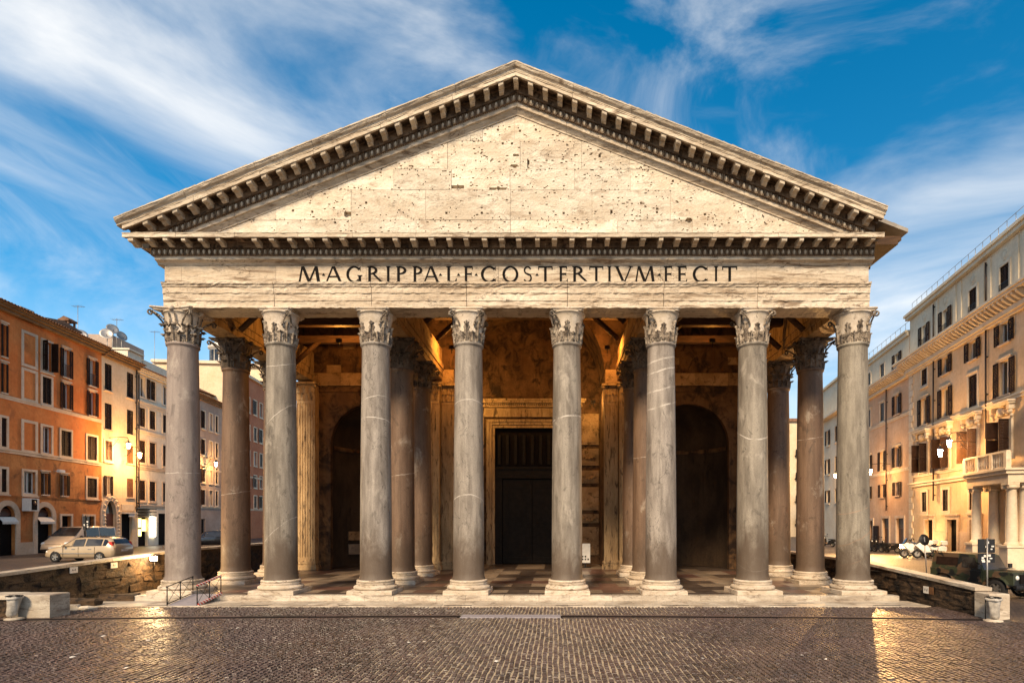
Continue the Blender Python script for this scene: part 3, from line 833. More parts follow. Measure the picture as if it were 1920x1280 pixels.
for a, b in zip(cuts[:-1], cuts[1:]):
    swept(FRZ, a + 0.006, b - 0.006, 0.6, 0.0).build("frieze_block", M_MARBLE, temple)
BED = [(-0.9, 15.375), (0.02, 15.375), (0.05, 15.40), (0.06, 15.435), (0.10, 15.47), (0.16, 15.49), (0.17, 15.51), (0.27, 15.53), (0.285, 15.68), (-0.9, 15.68)]
cuts = [-16.5, -13.6, -10.2, -7.1, -4.9, -1.6, 1.1, 4.3, 6.9, 9.4, 12.5, 16.3]
for a, b in zip(cuts[:-1], cuts[1:]):
    swept(BED, a + 0.006, b - 0.006, 0.3, 0.004).build("bed_moulding", M_MARBLE, temple)

# ---- inscription letters
TK, TN = 0.155, 0.082
def L_poly(ch):
    P = []                                   # list of quads in letter space, width varies
    def q(*pts): P.append(list(pts))
    def stem(x, z0=0.0, z1=1.0, w=TK, s0=True, s1=True):
        q((x - w / 2, z0), (x + w / 2, z0), (x + w / 2, z1), (x - w / 2, z1))
        for on, z, d in ((s0, z0, 1), (s1, z1, -1)):
            if on:
                q((x - w / 2 - 0.08, z), (x + w / 2 + 0.08, z), (x + w / 2 + 0.04, z + d * 0.045), (x - w / 2 - 0.04, z + d * 0.045))
    def diag(x0, z0, x1, z1, w): q((x0 - w / 2, z0), (x0 + w / 2, z0), (x1 + w / 2, z1), (x1 - w / 2, z1))
    def ser(x, z, wd=0.15):
        d = 0.04 if z < 0.5 else -0.04
        q((x - wd, z), (x + wd, z), (x + wd * 0.6, z + d), (x - wd * 0.6, z + d))
    def arc(cx_, cz, rx, rz, a0, a1, n=16, t0=TN, t1=TK):
        for k in range(n):
            A, B = a0 + (a1 - a0) * k / n, a0 + (a1 - a0) * (k + 1) / n
            r = []
            for a in (A, B):
                th = t0 + (t1 - t0) * abs(math.cos(a))
                r.append(((cx_ + rx * math.cos(a), cz + rz * math.sin(a)), (cx_ + (rx - th) * math.cos(a), cz + (rz - th) * math.sin(a))))
            q(r[0][0], r[1][0], r[1][1], r[0][1])
    def bar(x0, x1, z, t=TN): q((x0, z - t / 2), (x1, z - t / 2), (x1, z + t / 2), (x0, z + t / 2))
    pi = math.pi
    if ch == 'M':
        diag(0.10, 0, 0.24, 1, 0.08); diag(0.27, 1, 0.60, 0.02, TK); diag(0.60, 0.02, 0.93, 1, 0.08); diag(0.95, 1, 1.08, 0, TK); ser(0.10, 0, 0.13); ser(1.08, 0, 0.15); wd = 1.2
    elif ch == 'A':
        diag(0.12, 0, 0.46, 1, 0.075); diag(0.50, 1, 0.88, 0, TK); bar(0.25, 0.70, 0.36, 0.07); ser(0.12, 0, 0.13); ser(0.88, 0, 0.15); wd = 1.0
    elif ch == 'G':
        arc(0.5, 0.5, 0.48, 0.52, 0.24 * pi, 1.72 * pi, 22); stem(0.84, 0.06, 0.44, TK, False, True); q((0.80, 0.90), (0.88, 0.98), (0.88, 0.74), (0.85, 0.74)); wd = 0.98
    elif ch == 'C':
        arc(0.5, 0.5, 0.48, 0.52, 0.24 * pi, 1.76 * pi, 22); q((0.80, 0.90), (0.87, 0.98), (0.87, 0.76), (0.84, 0.76)); q((0.80, 0.10), (0.87, 0.02), (0.87, 0.22), (0.84, 0.22)); wd = 0.92
    elif ch == 'O':
        arc(0.5, 0.5, 0.5, 0.52, 0, 2 * pi, 28); wd = 1.0
    elif ch in 'PR':
        stem(0.17); arc(0.32, 0.755, 0.33, 0.245, -pi / 2, pi / 2, 14); bar(0.2, 0.34, 0.967); bar(0.2, 0.34, 0.543); wd = 0.68
        if ch == 'R': diag(0.40, 0.54, 0.92, 0.0, TK); ser(0.95, 0, 0.10); wd = 1.02
    elif ch == 'I': stem(0.18); wd = 0.36
    elif ch == 'L': stem(0.17); bar(0.17, 0.62, 0.033); q((0.55, 0.06), (0.64, 0.0), (0.66, 0.24), (0.63, 0.24)); wd = 0.68
    elif ch in 'EF':
        stem(0.17); bar(0.17, 0.60, 0.967); bar(0.17, 0.54, 0.52); q((0.54, 0.94), (0.61, 1.0), (0.62, 0.80), (0.59, 0.80)); q((0.49, 0.55), (0.49, 0.49), (0.55, 0.40), (0.55, 0.64)); wd = 0.64
        if ch == 'E': bar(0.17, 0.62, 0.033); q((0.56, 0.06), (0.64, 0.0), (0.66, 0.22), (0.63, 0.22)); wd = 0.68
    elif ch == 'S':
        arc(0.30, 0.755, 0.26, 0.255, 0.12 * pi, 1.45 * pi, 14, 0.07, 0.10); arc(0.30, 0.275, 0.29, 0.285, -0.86 * pi, 0.48 * pi, 14, 0.07, 0.10)
        diag(0.45, 0.44, 0.20, 0.58, 0.22); wd = 0.62
    elif ch == 'T': stem(0.45, s1=False); bar(0.02, 0.88, 0.965, 0.07); q((0.0, 1.0), (0.06, 1.0), (0.05, 0.80), (0.0, 0.78)); q((0.90, 1.0), (0.84, 1.0), (0.85, 0.80), (0.90, 0.78)); wd = 0.9
    elif ch == 'V': diag(0.12, 1, 0.50, 0, TK); diag(0.54, 0, 0.90, 1, 0.075); ser(0.12, 1, 0.15); ser(0.90, 1, 0.13); wd = 1.02
    elif ch == '.': q((0.0, 0.42), (0.16, 0.42), (0.08, 0.58), (0.08, 0.58)); wd = 0.16
    return P, wd
LET = [('M', 558, 602), ('.', 604, 610), ('A', 608, 643), ('G', 649, 679), ('R', 688, 719), ('I', 723, 733), ('P', 742, 763), ('P', 773, 793), ('A', 792, 825), ('.', 823, 829), ('L', 836, 857), ('.', 857, 863), ('F', 869, 887), ('.', 890, 896),
       ('C', 901, 931), ('O', 942, 972), ('S', 981, 998), ('.', 1004, 1010), ('T', 1009, 1036), ('E', 1047, 1065), ('R', 1072, 1104), ('T', 1105, 1131), ('I', 1138, 1147), ('V', 1152, 1187), ('M', 1189, 1229), ('.', 1233, 1239),
       ('F', 1244, 1261), ('E', 1269, 1289), ('C', 1298, 1328), ('I', 1338, 1347), ('T', 1354, 1382)]
for ch_, a, b in LET:
    P, wd = L_poly(ch_)
    xa, xb = px_x(a, 26.45), px_x(b, 26.45)
    mb = MB(); H = 0.73; zb = 14.605
    for j, pg in enumerate(P):
        y0 = YF - 0.024 - 0.0012 * (j % 5)
        mb.prism([(xa + (xb - xa) * u / wd, zb + H * v) for u, v in pg], 'y', y0, YF + 0.05)
    mb.build("interpunct" if ch_ == '.' else "letter", M_BRONZE, temple)

# ---- horizontal cornice
def rect(p0, p1, z0, z1): return [(p0, z0), (p1, z0), (p1, z1), (p0, z1)]
def cornice(x0, x1, zo, shear, tags, cutn, left_mitre=False):
    """zo: z of the egg-row foot at x=0. builds backing, corona with coffers; returns nothing"""
    n = max(1, int(round(abs(x1 - x0) / cutn)))
    for i in range(n):
        a = x0 + (x1 - x0) * i / n + 0.005; b = x0 + (x1 - x0) * (i + 1) / n - 0.005
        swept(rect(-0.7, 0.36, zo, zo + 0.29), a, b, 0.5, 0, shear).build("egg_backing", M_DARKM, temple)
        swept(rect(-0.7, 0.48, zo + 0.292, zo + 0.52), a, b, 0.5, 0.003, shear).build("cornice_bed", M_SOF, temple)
m_corona = [(0.98, -0.012), (1.06, -0.012), (1.065, -0.03), (1.10, -0.03), (1.10, 0.12), (1.12, 0.13), (1.12, 0.16), (0.98, 0.17)]
def corona_block(a, b, zs, shear, mods, half, name="corona_block", mat=None):
    """front lip, back strip, slab and the strips between coffers over each modillion"""
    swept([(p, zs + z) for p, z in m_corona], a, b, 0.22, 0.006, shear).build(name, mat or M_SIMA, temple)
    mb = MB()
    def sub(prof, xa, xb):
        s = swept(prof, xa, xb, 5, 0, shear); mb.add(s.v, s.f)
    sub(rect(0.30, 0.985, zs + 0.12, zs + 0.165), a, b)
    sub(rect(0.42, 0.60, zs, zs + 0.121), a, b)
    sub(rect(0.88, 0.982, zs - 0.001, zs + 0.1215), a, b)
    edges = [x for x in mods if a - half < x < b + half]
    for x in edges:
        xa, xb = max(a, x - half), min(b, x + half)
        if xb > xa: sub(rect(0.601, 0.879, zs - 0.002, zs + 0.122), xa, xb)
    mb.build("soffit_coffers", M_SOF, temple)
def modillion_mesh(sgn):
    mb = MB(); wd = 0.105
    pr = [(0.47, -0.004), (0.47, -0.225), (0.58, -0.26), (0.68, -0.235), (0.76, -0.18), (0.86, -0.165), (0.96, -0.185), (1.03, -0.16), (1.05, -0.10), (1.03, -0.045), (1.04, -0.004)]
    mb.prism([(YF - p, z) for p, z in pr], 'x', -wd, wd)
    mb.box(-wd - 0.02, wd + 0.02, YF - 1.058, YF - 0.465, -0.045, -0.0125)
    for k in (-0.07, 0.07):
        mb.prism([(YF - p, z - 0.012) for p, z in pr[2:8]] + [(YF - 0.9, -0.06), (YF - 0.6, -0.1)], 'x', k - 0.022, k + 0.022)
    if sgn: mb.xf(lambda x, y, z: (x, y, z - sgn * SL_R * x))
    return mb.mesh("modillion", M_SIMA)
def egg_mesh(sgn):
    mb = MB(); y0 = YF - 0.36
    nu, nv = 8, 5; vs = []
    for j in range(nv + 1):
        t = math.pi * j / nv - math.pi / 2
        for i in range(nu + 1):
            a = math.pi * i / nu
            vs.append((0.062 * math.cos(t) * math.cos(a), y0 - 0.085 * math.cos(t) * math.sin(a), 0.148 + 0.118 * math.sin(t)))
    mb.add(vs, [(j * (nu + 1) + i, j * (nu + 1) + i + 1, (j + 1) * (nu + 1) + i + 1, (j + 1) * (nu + 1) + i) for j in range(nv) for i in range(nu)], True)
    if sgn: mb.xf(lambda x, y, z: (x, y, z - sgn * SL_R * x))
    return mb.mesh("egg", M_SIMA)
def shell_mesh(xlist, zo, shear):
    mb = MB(); y0 = YF - 0.36
    for x in xlist:
        for s in (-1, 1):
            pts = [(0.105, 0.29), (0.105, 0.14), (0.07, 0.03), (0.02, 0.0)]
            for (p, q) in zip(pts[:-1], pts[1:]):
                mb.prism([(x + s * p[0], zo + p[1] - shear * abs(x + s * p[0])), (x + s * q[0], zo + q[1] - shear * abs(x + s * q[0])), (x + s * (q[0] - 0.016), zo + q[1] + 0.016 - shear * abs(x + s * (q[0] - .016))), (x + s * (p[0] - 0.018), zo + p[1] - shear * abs(x + s * (p[0] - .018)))], 'y', y0 - 0.055, y0 + 0.01)
    return mb
EGGM = {0: egg_mesh(0), 1: egg_mesh(1), -1: egg_mesh(-1)}
MODM = {0: modillion_mesh(0), 1: modillion_mesh(1), -1: modillion_mesh(-1)}
HZ = 15.685                               # horizontal: foot of the eggs
cornice(-16.6, 16.22, HZ, 0.0, None, 3.0)
mods_h = [-17.05 + 0.782 * k for k in range(43)]
mods_h = [x for x in mods_h if x < 16.1]
cut = [-17.36, -15.0, -12.4, -9.6, -7.2, -4.4, -2.0, 0.9, 3.6, 6.0, 8.7, 11.6, 14.0, 16.28]
for a, b in zip(cut[:-1], cut[1:]): corona_block(a + 0.006, b - 0.006, HZ + 0.50, 0.0, mods_h, 0.16)
for x in mods_h:
    if random.random() < 0.03: continue
    inst(MODM[0], "modillion", temple, (x + random.uniform(-0.03, 0.03), 0, HZ + 0.50), (0, 0, 0), (random.uniform(0.85, 1.12), 1, random.uniform(0.72, 1.06)))
eggs_h = [-16.45 + 0.2525 * k for k in range(130)]
eggs_h = [x for x in eggs_h if x < 16.15]
for x in eggs_h: inst(EGGM[0], "egg", temple, (x, 0, HZ))
o = shell_mesh(eggs_h, HZ, 0.0).build("egg_shells", M_MOD, temple); tag(o, kind="stuff")
bd = MB()
for k in range(400):
    x = -16.4 + k * 0.0815
    if x < 16.15: bd.box(x - 0.028, x + 0.028, YF - 0.315, YF - 0.25, 15.682, 15.722)
tag(bd.build("bead_row", M_SIMA, temple), kind="stuff")

# ---- raking cornices
RZ = AP - 1.06
for sgn in (-1, 1):
    def seg(fn, xe, cutn, x_in=0.0):
        n = max(1, int(round((xe - x_in) / cutn)))
        es = [x_in] + sorted(random.uniform(-0.35, 0.35) + x_in + (xe - x_in) * (i + 1) / n for i in range(n - 1)) + [xe]
        for a, b in zip(es[:-1], es[1:]):
            a2, b2 = a + (0.007 if a > 0 else 0.0015), b - 0.007
            fn(a2, b2) if sgn > 0 else fn(-b2, -a2)
    low = [(-0.7, RZ - 0.42), (0.02, RZ - 0.42), (0.03, RZ - 0.36), (0.10, RZ - 0.29), (0.16, RZ - 0.23), (0.17, RZ - 0.20), (0.26, RZ - 0.19), (0.275, RZ - 0.003), (-0.7, RZ - 0.003)]
    seg(lambda a, b: swept(low, a, b, 0.35, 0.004, SL_R).build("raking_moulding", M_MARBLE, temple), 15.4, 2.6)
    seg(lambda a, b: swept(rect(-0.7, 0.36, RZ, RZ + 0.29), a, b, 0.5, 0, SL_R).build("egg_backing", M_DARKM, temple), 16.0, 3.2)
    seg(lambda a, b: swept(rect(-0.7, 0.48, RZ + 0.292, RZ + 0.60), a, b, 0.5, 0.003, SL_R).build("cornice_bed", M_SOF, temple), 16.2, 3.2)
    xe = 17.36 if sgn < 0 else 16.25
    mods = [sgn * (0.0 + 0.655 * k) for k in range(0 if sgn > 0 else 1, 27)]
    mods = [x for x in mods if abs(x) < (16.7 if sgn < 0 else 16.0)]
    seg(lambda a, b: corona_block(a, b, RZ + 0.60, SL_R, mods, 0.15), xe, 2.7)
    for x in mods:
        if random.random() < 0.03 and x != 0: continue
        inst(MODM[sgn if x != 0 else 0], "modillion", temple, (x, 0, RZ + 0.60 - SL_R * abs(x)), (0, 0, 0), (random.uniform(0.9, 1.1), 1, random.uniform(0.9, 1.05)) if sgn == 0 else (1, 1, 1))
    eg = [sgn * (0.13 + 0.268 * k) for k in range(59)]
    for x in eg: inst(EGGM[sgn], "egg", temple, (x, 0, RZ - SL_R * abs(x)))
    tag(shell_mesh(eg, RZ, SL_R).build("egg_shells", M_MOD, temple), kind="stuff")
    bd = MB()
    for k in range(190):
        x = sgn * (0.05 + k * 0.083); z = RZ - SL_R * abs(x)
        if abs(x) < 15.8: bd.box(x - 0.028, x + 0.028, YF - 0.315, YF - 0.25, z - 0.005, z + 0.038)
    tag(bd.build("bead_row", M_SIMA, temple), kind="stuff")
    sima = [(0.70, RZ + 0.772), (1.08, RZ + 0.772), (1.125, RZ + 0.785), (1.13, RZ + 0.83), (1.16, RZ + 0.87), (1.24, RZ + 0.91), (1.285, RZ + 0.97), (1.29, RZ + 1.0), (1.315, RZ + 1.005), (1.315, RZ + 1.06), (0.70, RZ + 1.075)]
    seg(lambda a, b: swept(sima, a, b, 0.3, 0.006, SL_R).build("sima_block", M_SIMA, temple), 17.58 if sgn < 0 else 16.32, 2.9)
    # roof slab with a ragged row of tile ends on its edge
    y0 = -1.35 if sgn < 0 else -1.05
    rs = MB()
    xr = 17.52 if sgn < 0 else 17.75
    z0 = AP - 0.14
    rs.add([(0, y0, z0), (sgn * xr, y0, z0 - SL_R * xr), (sgn * xr, 24, z0 - SL_R * xr), (0, 24, z0), (0, y0, z0 + 0.17), (sgn * xr, y0, z0 + 0.17 - SL_R * xr), (sgn * xr, 24, z0 + 0.17 - SL_R * xr), (0, 24, z0 + 0.17)],
           [(0, 1, 2, 3), (7, 6, 5, 4), (0, 4, 5, 1), (1, 5, 6, 2), (2, 6, 7, 3)])
    roof = rs.build("roof", M_ROOFT, temple)
    for k in range(46):
        x = 0.2 + k * 0.378
        if x > xr: break
        mb = MB(); hh = random.uniform(0.03, 0.07); wv = random.uniform(0.15, 0.18)
        zz = z0 + 0.165
        mb.add([(sgn * (x - wv), -1.9, zz - SL_R * (x - wv)), (sgn * (x + wv), -1.9, zz - SL_R * (x + wv)), (sgn * (x + wv), 1.5, zz - SL_R * (x + wv)), (sgn * (x - wv), 1.5, zz - SL_R * (x - wv)),
                (sgn * (x - wv * .8), -1.88, zz + hh - SL_R * (x - wv)), (sgn * (x + wv * .8), -1.88, zz + hh - SL_R * (x + wv)), (sgn * (x + wv * .8), 1.5, zz + hh - SL_R * (x + wv)), (sgn * (x - wv * .8), 1.5, zz + hh - SL_R * (x - wv))],
               [(4, 5, 6, 7), (0, 1, 5, 4), (1, 2, 6, 5), (3, 0, 4, 7), (3, 2, 1, 0)])
        if sgn > 0 and x > 16.2: mb.xf(lambda x_, y_, z_: (x_, max(y_, -1.02), z_))
        mb.build("roof_tile", M_ROOFT, roof)
    # cornice along the flank
    fl = MB(); sx = sgn
    ya = -0.55 if sgn < 0 else -0.95
    def fbox(xa, xb, ya_, yb_, za, zb): fl.box(min(sx * xa, sx * xb), max(sx * xa, sx * xb), ya_, yb_, za, zb)
    fbox(16.2, 17.35, ya, 24, HZ + 0.52, HZ + 0.70); fbox(16.2, 17.5, ya, 24, HZ + 0.701, HZ + 0.9)
    fbox(16.15, 16.62, -0.3, 24, HZ + 0.003, HZ + 0.515); fbox(16.1, 16.45, -0.3, 24, HZ - 0.3, HZ)
    fbox(15.2, 16.2, 0.75, 24, 13.45, HZ - 0.305)
    fl.build("flank_cornice", M_WOOD if sgn > 0 else M_MOD, temple)
    for k in range(18): inst(MODM[0], "modillion", temple, (sgn * 15.62, 0.4 + 0.78 * k + (0 if sgn < 0 else 0), HZ + 0.515), (0, 0, sgn * math.pi / 2)) if False else None

# ---- tympanum: coursed stones with dowel holes
rowz = [16.36, 17.47, 18.86, 19.81, 21.11, 22.9]
rowj = [[517, 654, 780, 957, 1158, 1298, 1388], [517, 658, 798, 957, 1110, 1258, 1401], [560, 632, 737, 846, 956, 1077, 1182, 1290], [745, 839, 975, 1090, 1180], [905, 964]]
CELL = 0.052
holes = []
hr = random.Random(4)
for k in range(1050):
    if k % 3 == 0: hc = (hr.uniform(-14.5, 14.5), hr.uniform(16.6, 22.2))
    holes.append((hc[0] + hr.gauss(0, 0.55), hc[1] + hr.gauss(0, 0.22), 1))
for px, py in [(932, 244), (948, 264), (958, 270), (941, 269), (972, 262), (1004, 244), (973, 245), (835, 400), (902, 401), (993, 401), (1055, 401), (1145, 399), (1231, 391), (739, 272), (548, 395), (585, 398), (686, 381), (628, 418), (660, 332), (1123, 295), (1260, 340), (1145, 395), (1231, 398), (1320, 403), (1201, 381)]:
    holes.append((px_x(px, 26.45), px_z(py, 26.45), 2))
special = [(px_x(651, 26.45), px_z(402, 26.45), 0.34, 0.28), (px_x(967, 26.45), px_z(291, 26.45), 0.28, 0.14), (px_x(964, 26.45), px_z(311, 26.45), 0.42, 0.13), (px_x(858, 26.45), px_z(350, 26.45), 0.62, 0.20), (px_x(935, 26.45), px_z(353, 26.45), 0.85, 0.12), (px_x(1292, 26.45), px_z(412, 26.45), 0.30, 0.22), (px_x(990, 26.45), px_z(305, 26.45), 0.10, 0.40)]
def tymp_block(x0, x1, z0, z1, seed):
    rng = random.Random(seed)
    x0 += rng.choice((0.004, 0.006, 0.012)); x1 -= 0.004; z0 += rng.choice((0.004, 0.007, 0.012)); z1 -= 0.004
    nx, nz = max(2, int((x1 - x0) / CELL)), max(2, int((z1 - z0) / CELL))
    cw, chh = (x1 - x0) / nx, (z1 - z0) / nz
    dep = np.zeros((nx, nz))
    for (hx, hz_, s) in holes:
        i, j = int((hx - x0) / cw), int((hz_ - z0) / chh)
        if 1 <= i < nx - 1 and 1 <= j < nz - 1:
            dep[i, j] = 0.22
            if (i * 7 + j * 3) % 5 < 2: dep[i + 1, j] = 0.22
            if s == 2:
                dep[i + 1 if i + 1 < nx else i, j] = 0.24
                if j + 1 < nz: dep[i, j + 1] = 0.24; dep[min(i + 1, nx - 1), j + 1] = 0.24
    for (hx, hz_, wx, wz) in special:
        for i in range(nx):
            for j in range(nz):
                if abs(x0 + (i + .5) * cw - hx) < wx / 2 and abs(z0 + (j + .5) * chh - hz_) < wz / 2 * (1.0 - 0.5 * abs(x0 + (i + .5) * cw - hx) / wx * 2 + 0.2 * rng.random()): dep[i, j] = 0.20
    for i in range(nx):                      # chipped edges
        for j in (0, nz - 1):
            if rng.random() < 0.07: dep[i, j] = 0.05
    yb = YF + 0.02 + rng.uniform(-0.018, 0.018)
    mb = MB(); V_ = {}
    jy = {}
    for i in range(nx + 1):
        for j in range(nz + 1): jy[i, j] = rng.gauss(0, 0.0035)
    def vid(i, j, dd):
        k_ = (i, j, round(dd, 3))
        if k_ not in V_:
            V_[k_] = len(mb.v); mb.v.append((x0 + i * cw, yb + dd + jy[i, j], z0 + j * chh))
        return V_[k_]
    lim = AP - 1.06 - 0.30
    inside = np.zeros((nx, nz), bool)
    for i in range(nx):
        for j in range(nz):
            inside[i, j] = z0 + j * chh < lim - SL_R * abs(x0 + (i + .5) * cw)
    for i in range(nx):
        for j in range(nz):
            if not inside[i, j]: continue
            dd = dep[i, j]
            mb.f.append((vid(i, j, dd), vid(i + 1, j, dd), vid(i + 1, j + 1, dd), vid(i, j + 1, dd))); mb.sm.append(False)
            for (ii, jj, e0, e1) in ((i + 1, j, (i + 1, j), (i + 1, j + 1)), (i, j + 1, (i + 1, j + 1), (i, j + 1))):
                d2 = dep[ii, jj] if ii < nx and jj < nz else 0.3
                if abs(d2 - dd) > 1e-6:
                    mb.f.append((vid(*e0, dd), vid(*e1, dd), vid(*e1, d2), vid(*e0, d2))); mb.sm.append(False)
            if i == 0: mb.f.append((vid(0, j, dd), vid(0, j + 1, dd), vid(0, j + 1, 0.3), vid(0, j, 0.3))); mb.sm.append(False)
            if j == 0: mb.f.append((vid(i, 0, dd), vid(i + 1, 0, dd), vid(i + 1, 0, 0.3), vid(i, 0, 0.3))); mb.sm.append(False)
            if i > 0 and dep[i - 1, j] > dd and not inside[i - 1, j]: pass
    if mb.f: mb.build("tympanum_stone", M_TYMP, temple)
for r in range(5):
    js = [-15.3] + [px_x(p, 26.45) for p in rowj[r]] + [15.3]
    lim = (AP - 1.3 - rowz[r]) / SL_R
    for a, b in zip(js[:-1], js[1:]):
        if a > lim or b < -lim: continue
        tymp_block(max(a, -lim - 0.1), min(b, lim + 0.1), rowz[r], rowz[r + 1], int(a * 100) + r * 1000)
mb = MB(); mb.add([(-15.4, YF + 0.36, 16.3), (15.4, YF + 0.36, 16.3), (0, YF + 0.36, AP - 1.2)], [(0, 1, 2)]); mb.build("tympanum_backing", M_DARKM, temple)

# ---- inner architraves over the column rows, timber trusses
for x in (CX[0], CX[2], CX[5], CX[7]):
    mb = MB()
    if abs(x) < 10:
        mb.box(x - 0.62, x + 0.62, 0.72, 13.0, 13.45, 13.78); mb.box(x - 0.66, x + 0.66, 0.72, 13.0, 13.781, 14.15); mb.box(x - 0.72, x + 0.72, 0.72, 13.0, 14.151, 14.5); mb.box(x - 0.6, x + 0.6, 0.72, 13.0, 14.501, 15.6)
    else:
        s = 1 if x > 0 else -1
        mb.box(x - 0.60, x + 0.60 , 0.72, 13.0, 13.449, 13.80); mb.box(min(x - s * 0.66, x - s * .58), max(x - s * 0.66, x - s * .58), 0.72, 13.0, 13.801, 14.2)
        mb.box(min(x - s * 0.72, x - s * .57), max(x - s * 0.72, x - s * .57), 0.72, 13.0, 14.201, 15.4)
    mb.build("longitudinal_architrave", M_INTB if abs(x) < 10 else M_PIL, temple)
for (xa, xb) in ((-15.1, -7.3), (7.4, 15.1), (-6.0, 6.0)):
    for y in (3.4, 6.6, 9.8):
        zb = 15.05 if abs(xa) > 6.5 else 16.6
        mb = MB(); mb.box(xa, xb, y - 0.2, y + 0.2, zb, zb + 0.42); mb.build("tie_beam", M_WOOD, temple)
        for s, xx in ((1, xa), (-1, xb)):
            mb = MB()
            mb.tube((xx + s * 0.15, y, zb - 1.3), (xx + s * 1.7, y, zb + 0.1), 0.17, n=4); mb.build("brace", M_WOOD, temple)
    n = 9
    for k in range(n):
        x = xa + (xb - xa) * (k + 0.5) / n
        zt = AP - 0.42 - SL_R * abs(x)
        mb = MB(); mb.box(x - 0.12, x + 0.12, 0.1, 13.3, zt - 0.22, zt); mb.build("rafter", M_WOOD, temple)

# ---- rear wall of the porch
def arch_wall(x0, x1, z0, z1, cx_, rad, zs, y, thick, n=20):
    """wall x0..x1 with an arched opening; front face at y"""
    mb = MB()
    for yy in (y, y + thick):
        mb.quad((x0, yy, z0), (cx_ - rad, yy, z0), (cx_ - rad, yy, zs), (x0, yy, zs)); mb.quad((cx_ + rad, yy, z0), (x1, yy, z0), (x1, yy, zs), (cx_ + rad, yy, zs))
        mb.quad((x0, yy, zs), (cx_ - rad, yy, zs), (cx_ - rad, yy, z1), (x0, yy, z1)); mb.quad((cx_ + rad, yy, zs), (x1, yy, zs), (x1, yy, z1), (cx_ + rad, yy, z1))
        for k in range(n):
            a, b = math.pi - math.pi * k / n, math.pi - math.pi * (k + 1) / n
            mb.quad((cx_ + rad * math.cos(a), yy, zs + rad * math.sin(a)), (cx_ + rad * math.cos(b), yy, zs + rad * math.sin(b)), (cx_ + rad * math.cos(b), yy, z1), (cx_ + rad * math.cos(a), yy, z1))
    for k in range(n):
        a, b = math.pi - math.pi * k / n, math.pi - math.pi * (k + 1) / n
        mb.quad((cx_ + rad * math.cos(a), y, zs + rad * math.sin(a)), (cx_ + rad * math.cos(b), y, zs + rad * math.sin(b)), (cx_ + rad * math.cos(b), y + thick, zs + rad * math.sin(b)), (cx_ + rad * math.cos(a), y + thick, zs + rad * math.sin(a)))
    for xx in (cx_ - rad, cx_ + rad): mb.quad((xx, y, z0), (xx, y + thick, z0), (xx, y + thick, zs), (xx, y, zs))
    return mb
YW = 13.45
for s in (-1, 1):
    c = s * 11.2
    mb = arch_wall(*( (c - 3.75, c + 5.1) if s > 0 else (c - 5.1, c + 3.75)), FZ, 19.4, c, 2.85, 9.05, YW, 0.4)
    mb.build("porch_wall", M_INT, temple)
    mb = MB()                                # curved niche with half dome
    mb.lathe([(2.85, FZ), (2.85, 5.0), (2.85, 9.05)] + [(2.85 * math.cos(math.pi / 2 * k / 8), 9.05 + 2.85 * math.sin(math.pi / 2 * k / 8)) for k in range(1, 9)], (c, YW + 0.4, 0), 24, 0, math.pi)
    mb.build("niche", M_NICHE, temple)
    mb = MB(); mb.lathe([(2.83, 8.7), (2.75, 8.72), (2.75, 9.0), (2.83, 9.02)], (c, YW + 0.4, 0), 24, 0, math.pi); mb.build("niche_band", M_INT, temple)
    x = c - (3.7 if s > 0 else 5.0)
    xe = c + (5.0 if s > 0 else 3.7)
    while x < xe - 0.2:                      # stone band across the wall
        x1 = min(x + random.uniform(1.0, 1.7), xe)
        mb = MB(); mb.box(x + 0.01, x1 - 0.01, YW - 0.14 - random.uniform(0, 0.05), YW + 0.02, 13.15, 14.05, 0.03); mb.build("band_block", M_INTB, temple)
        mb = MB(); mb.box(x + 0.01, x1 - 0.01, YW - 0.10, YW + 0.02, 12.72, 13.0); mb.build("band_moulding", M_INT, temple); x = x1
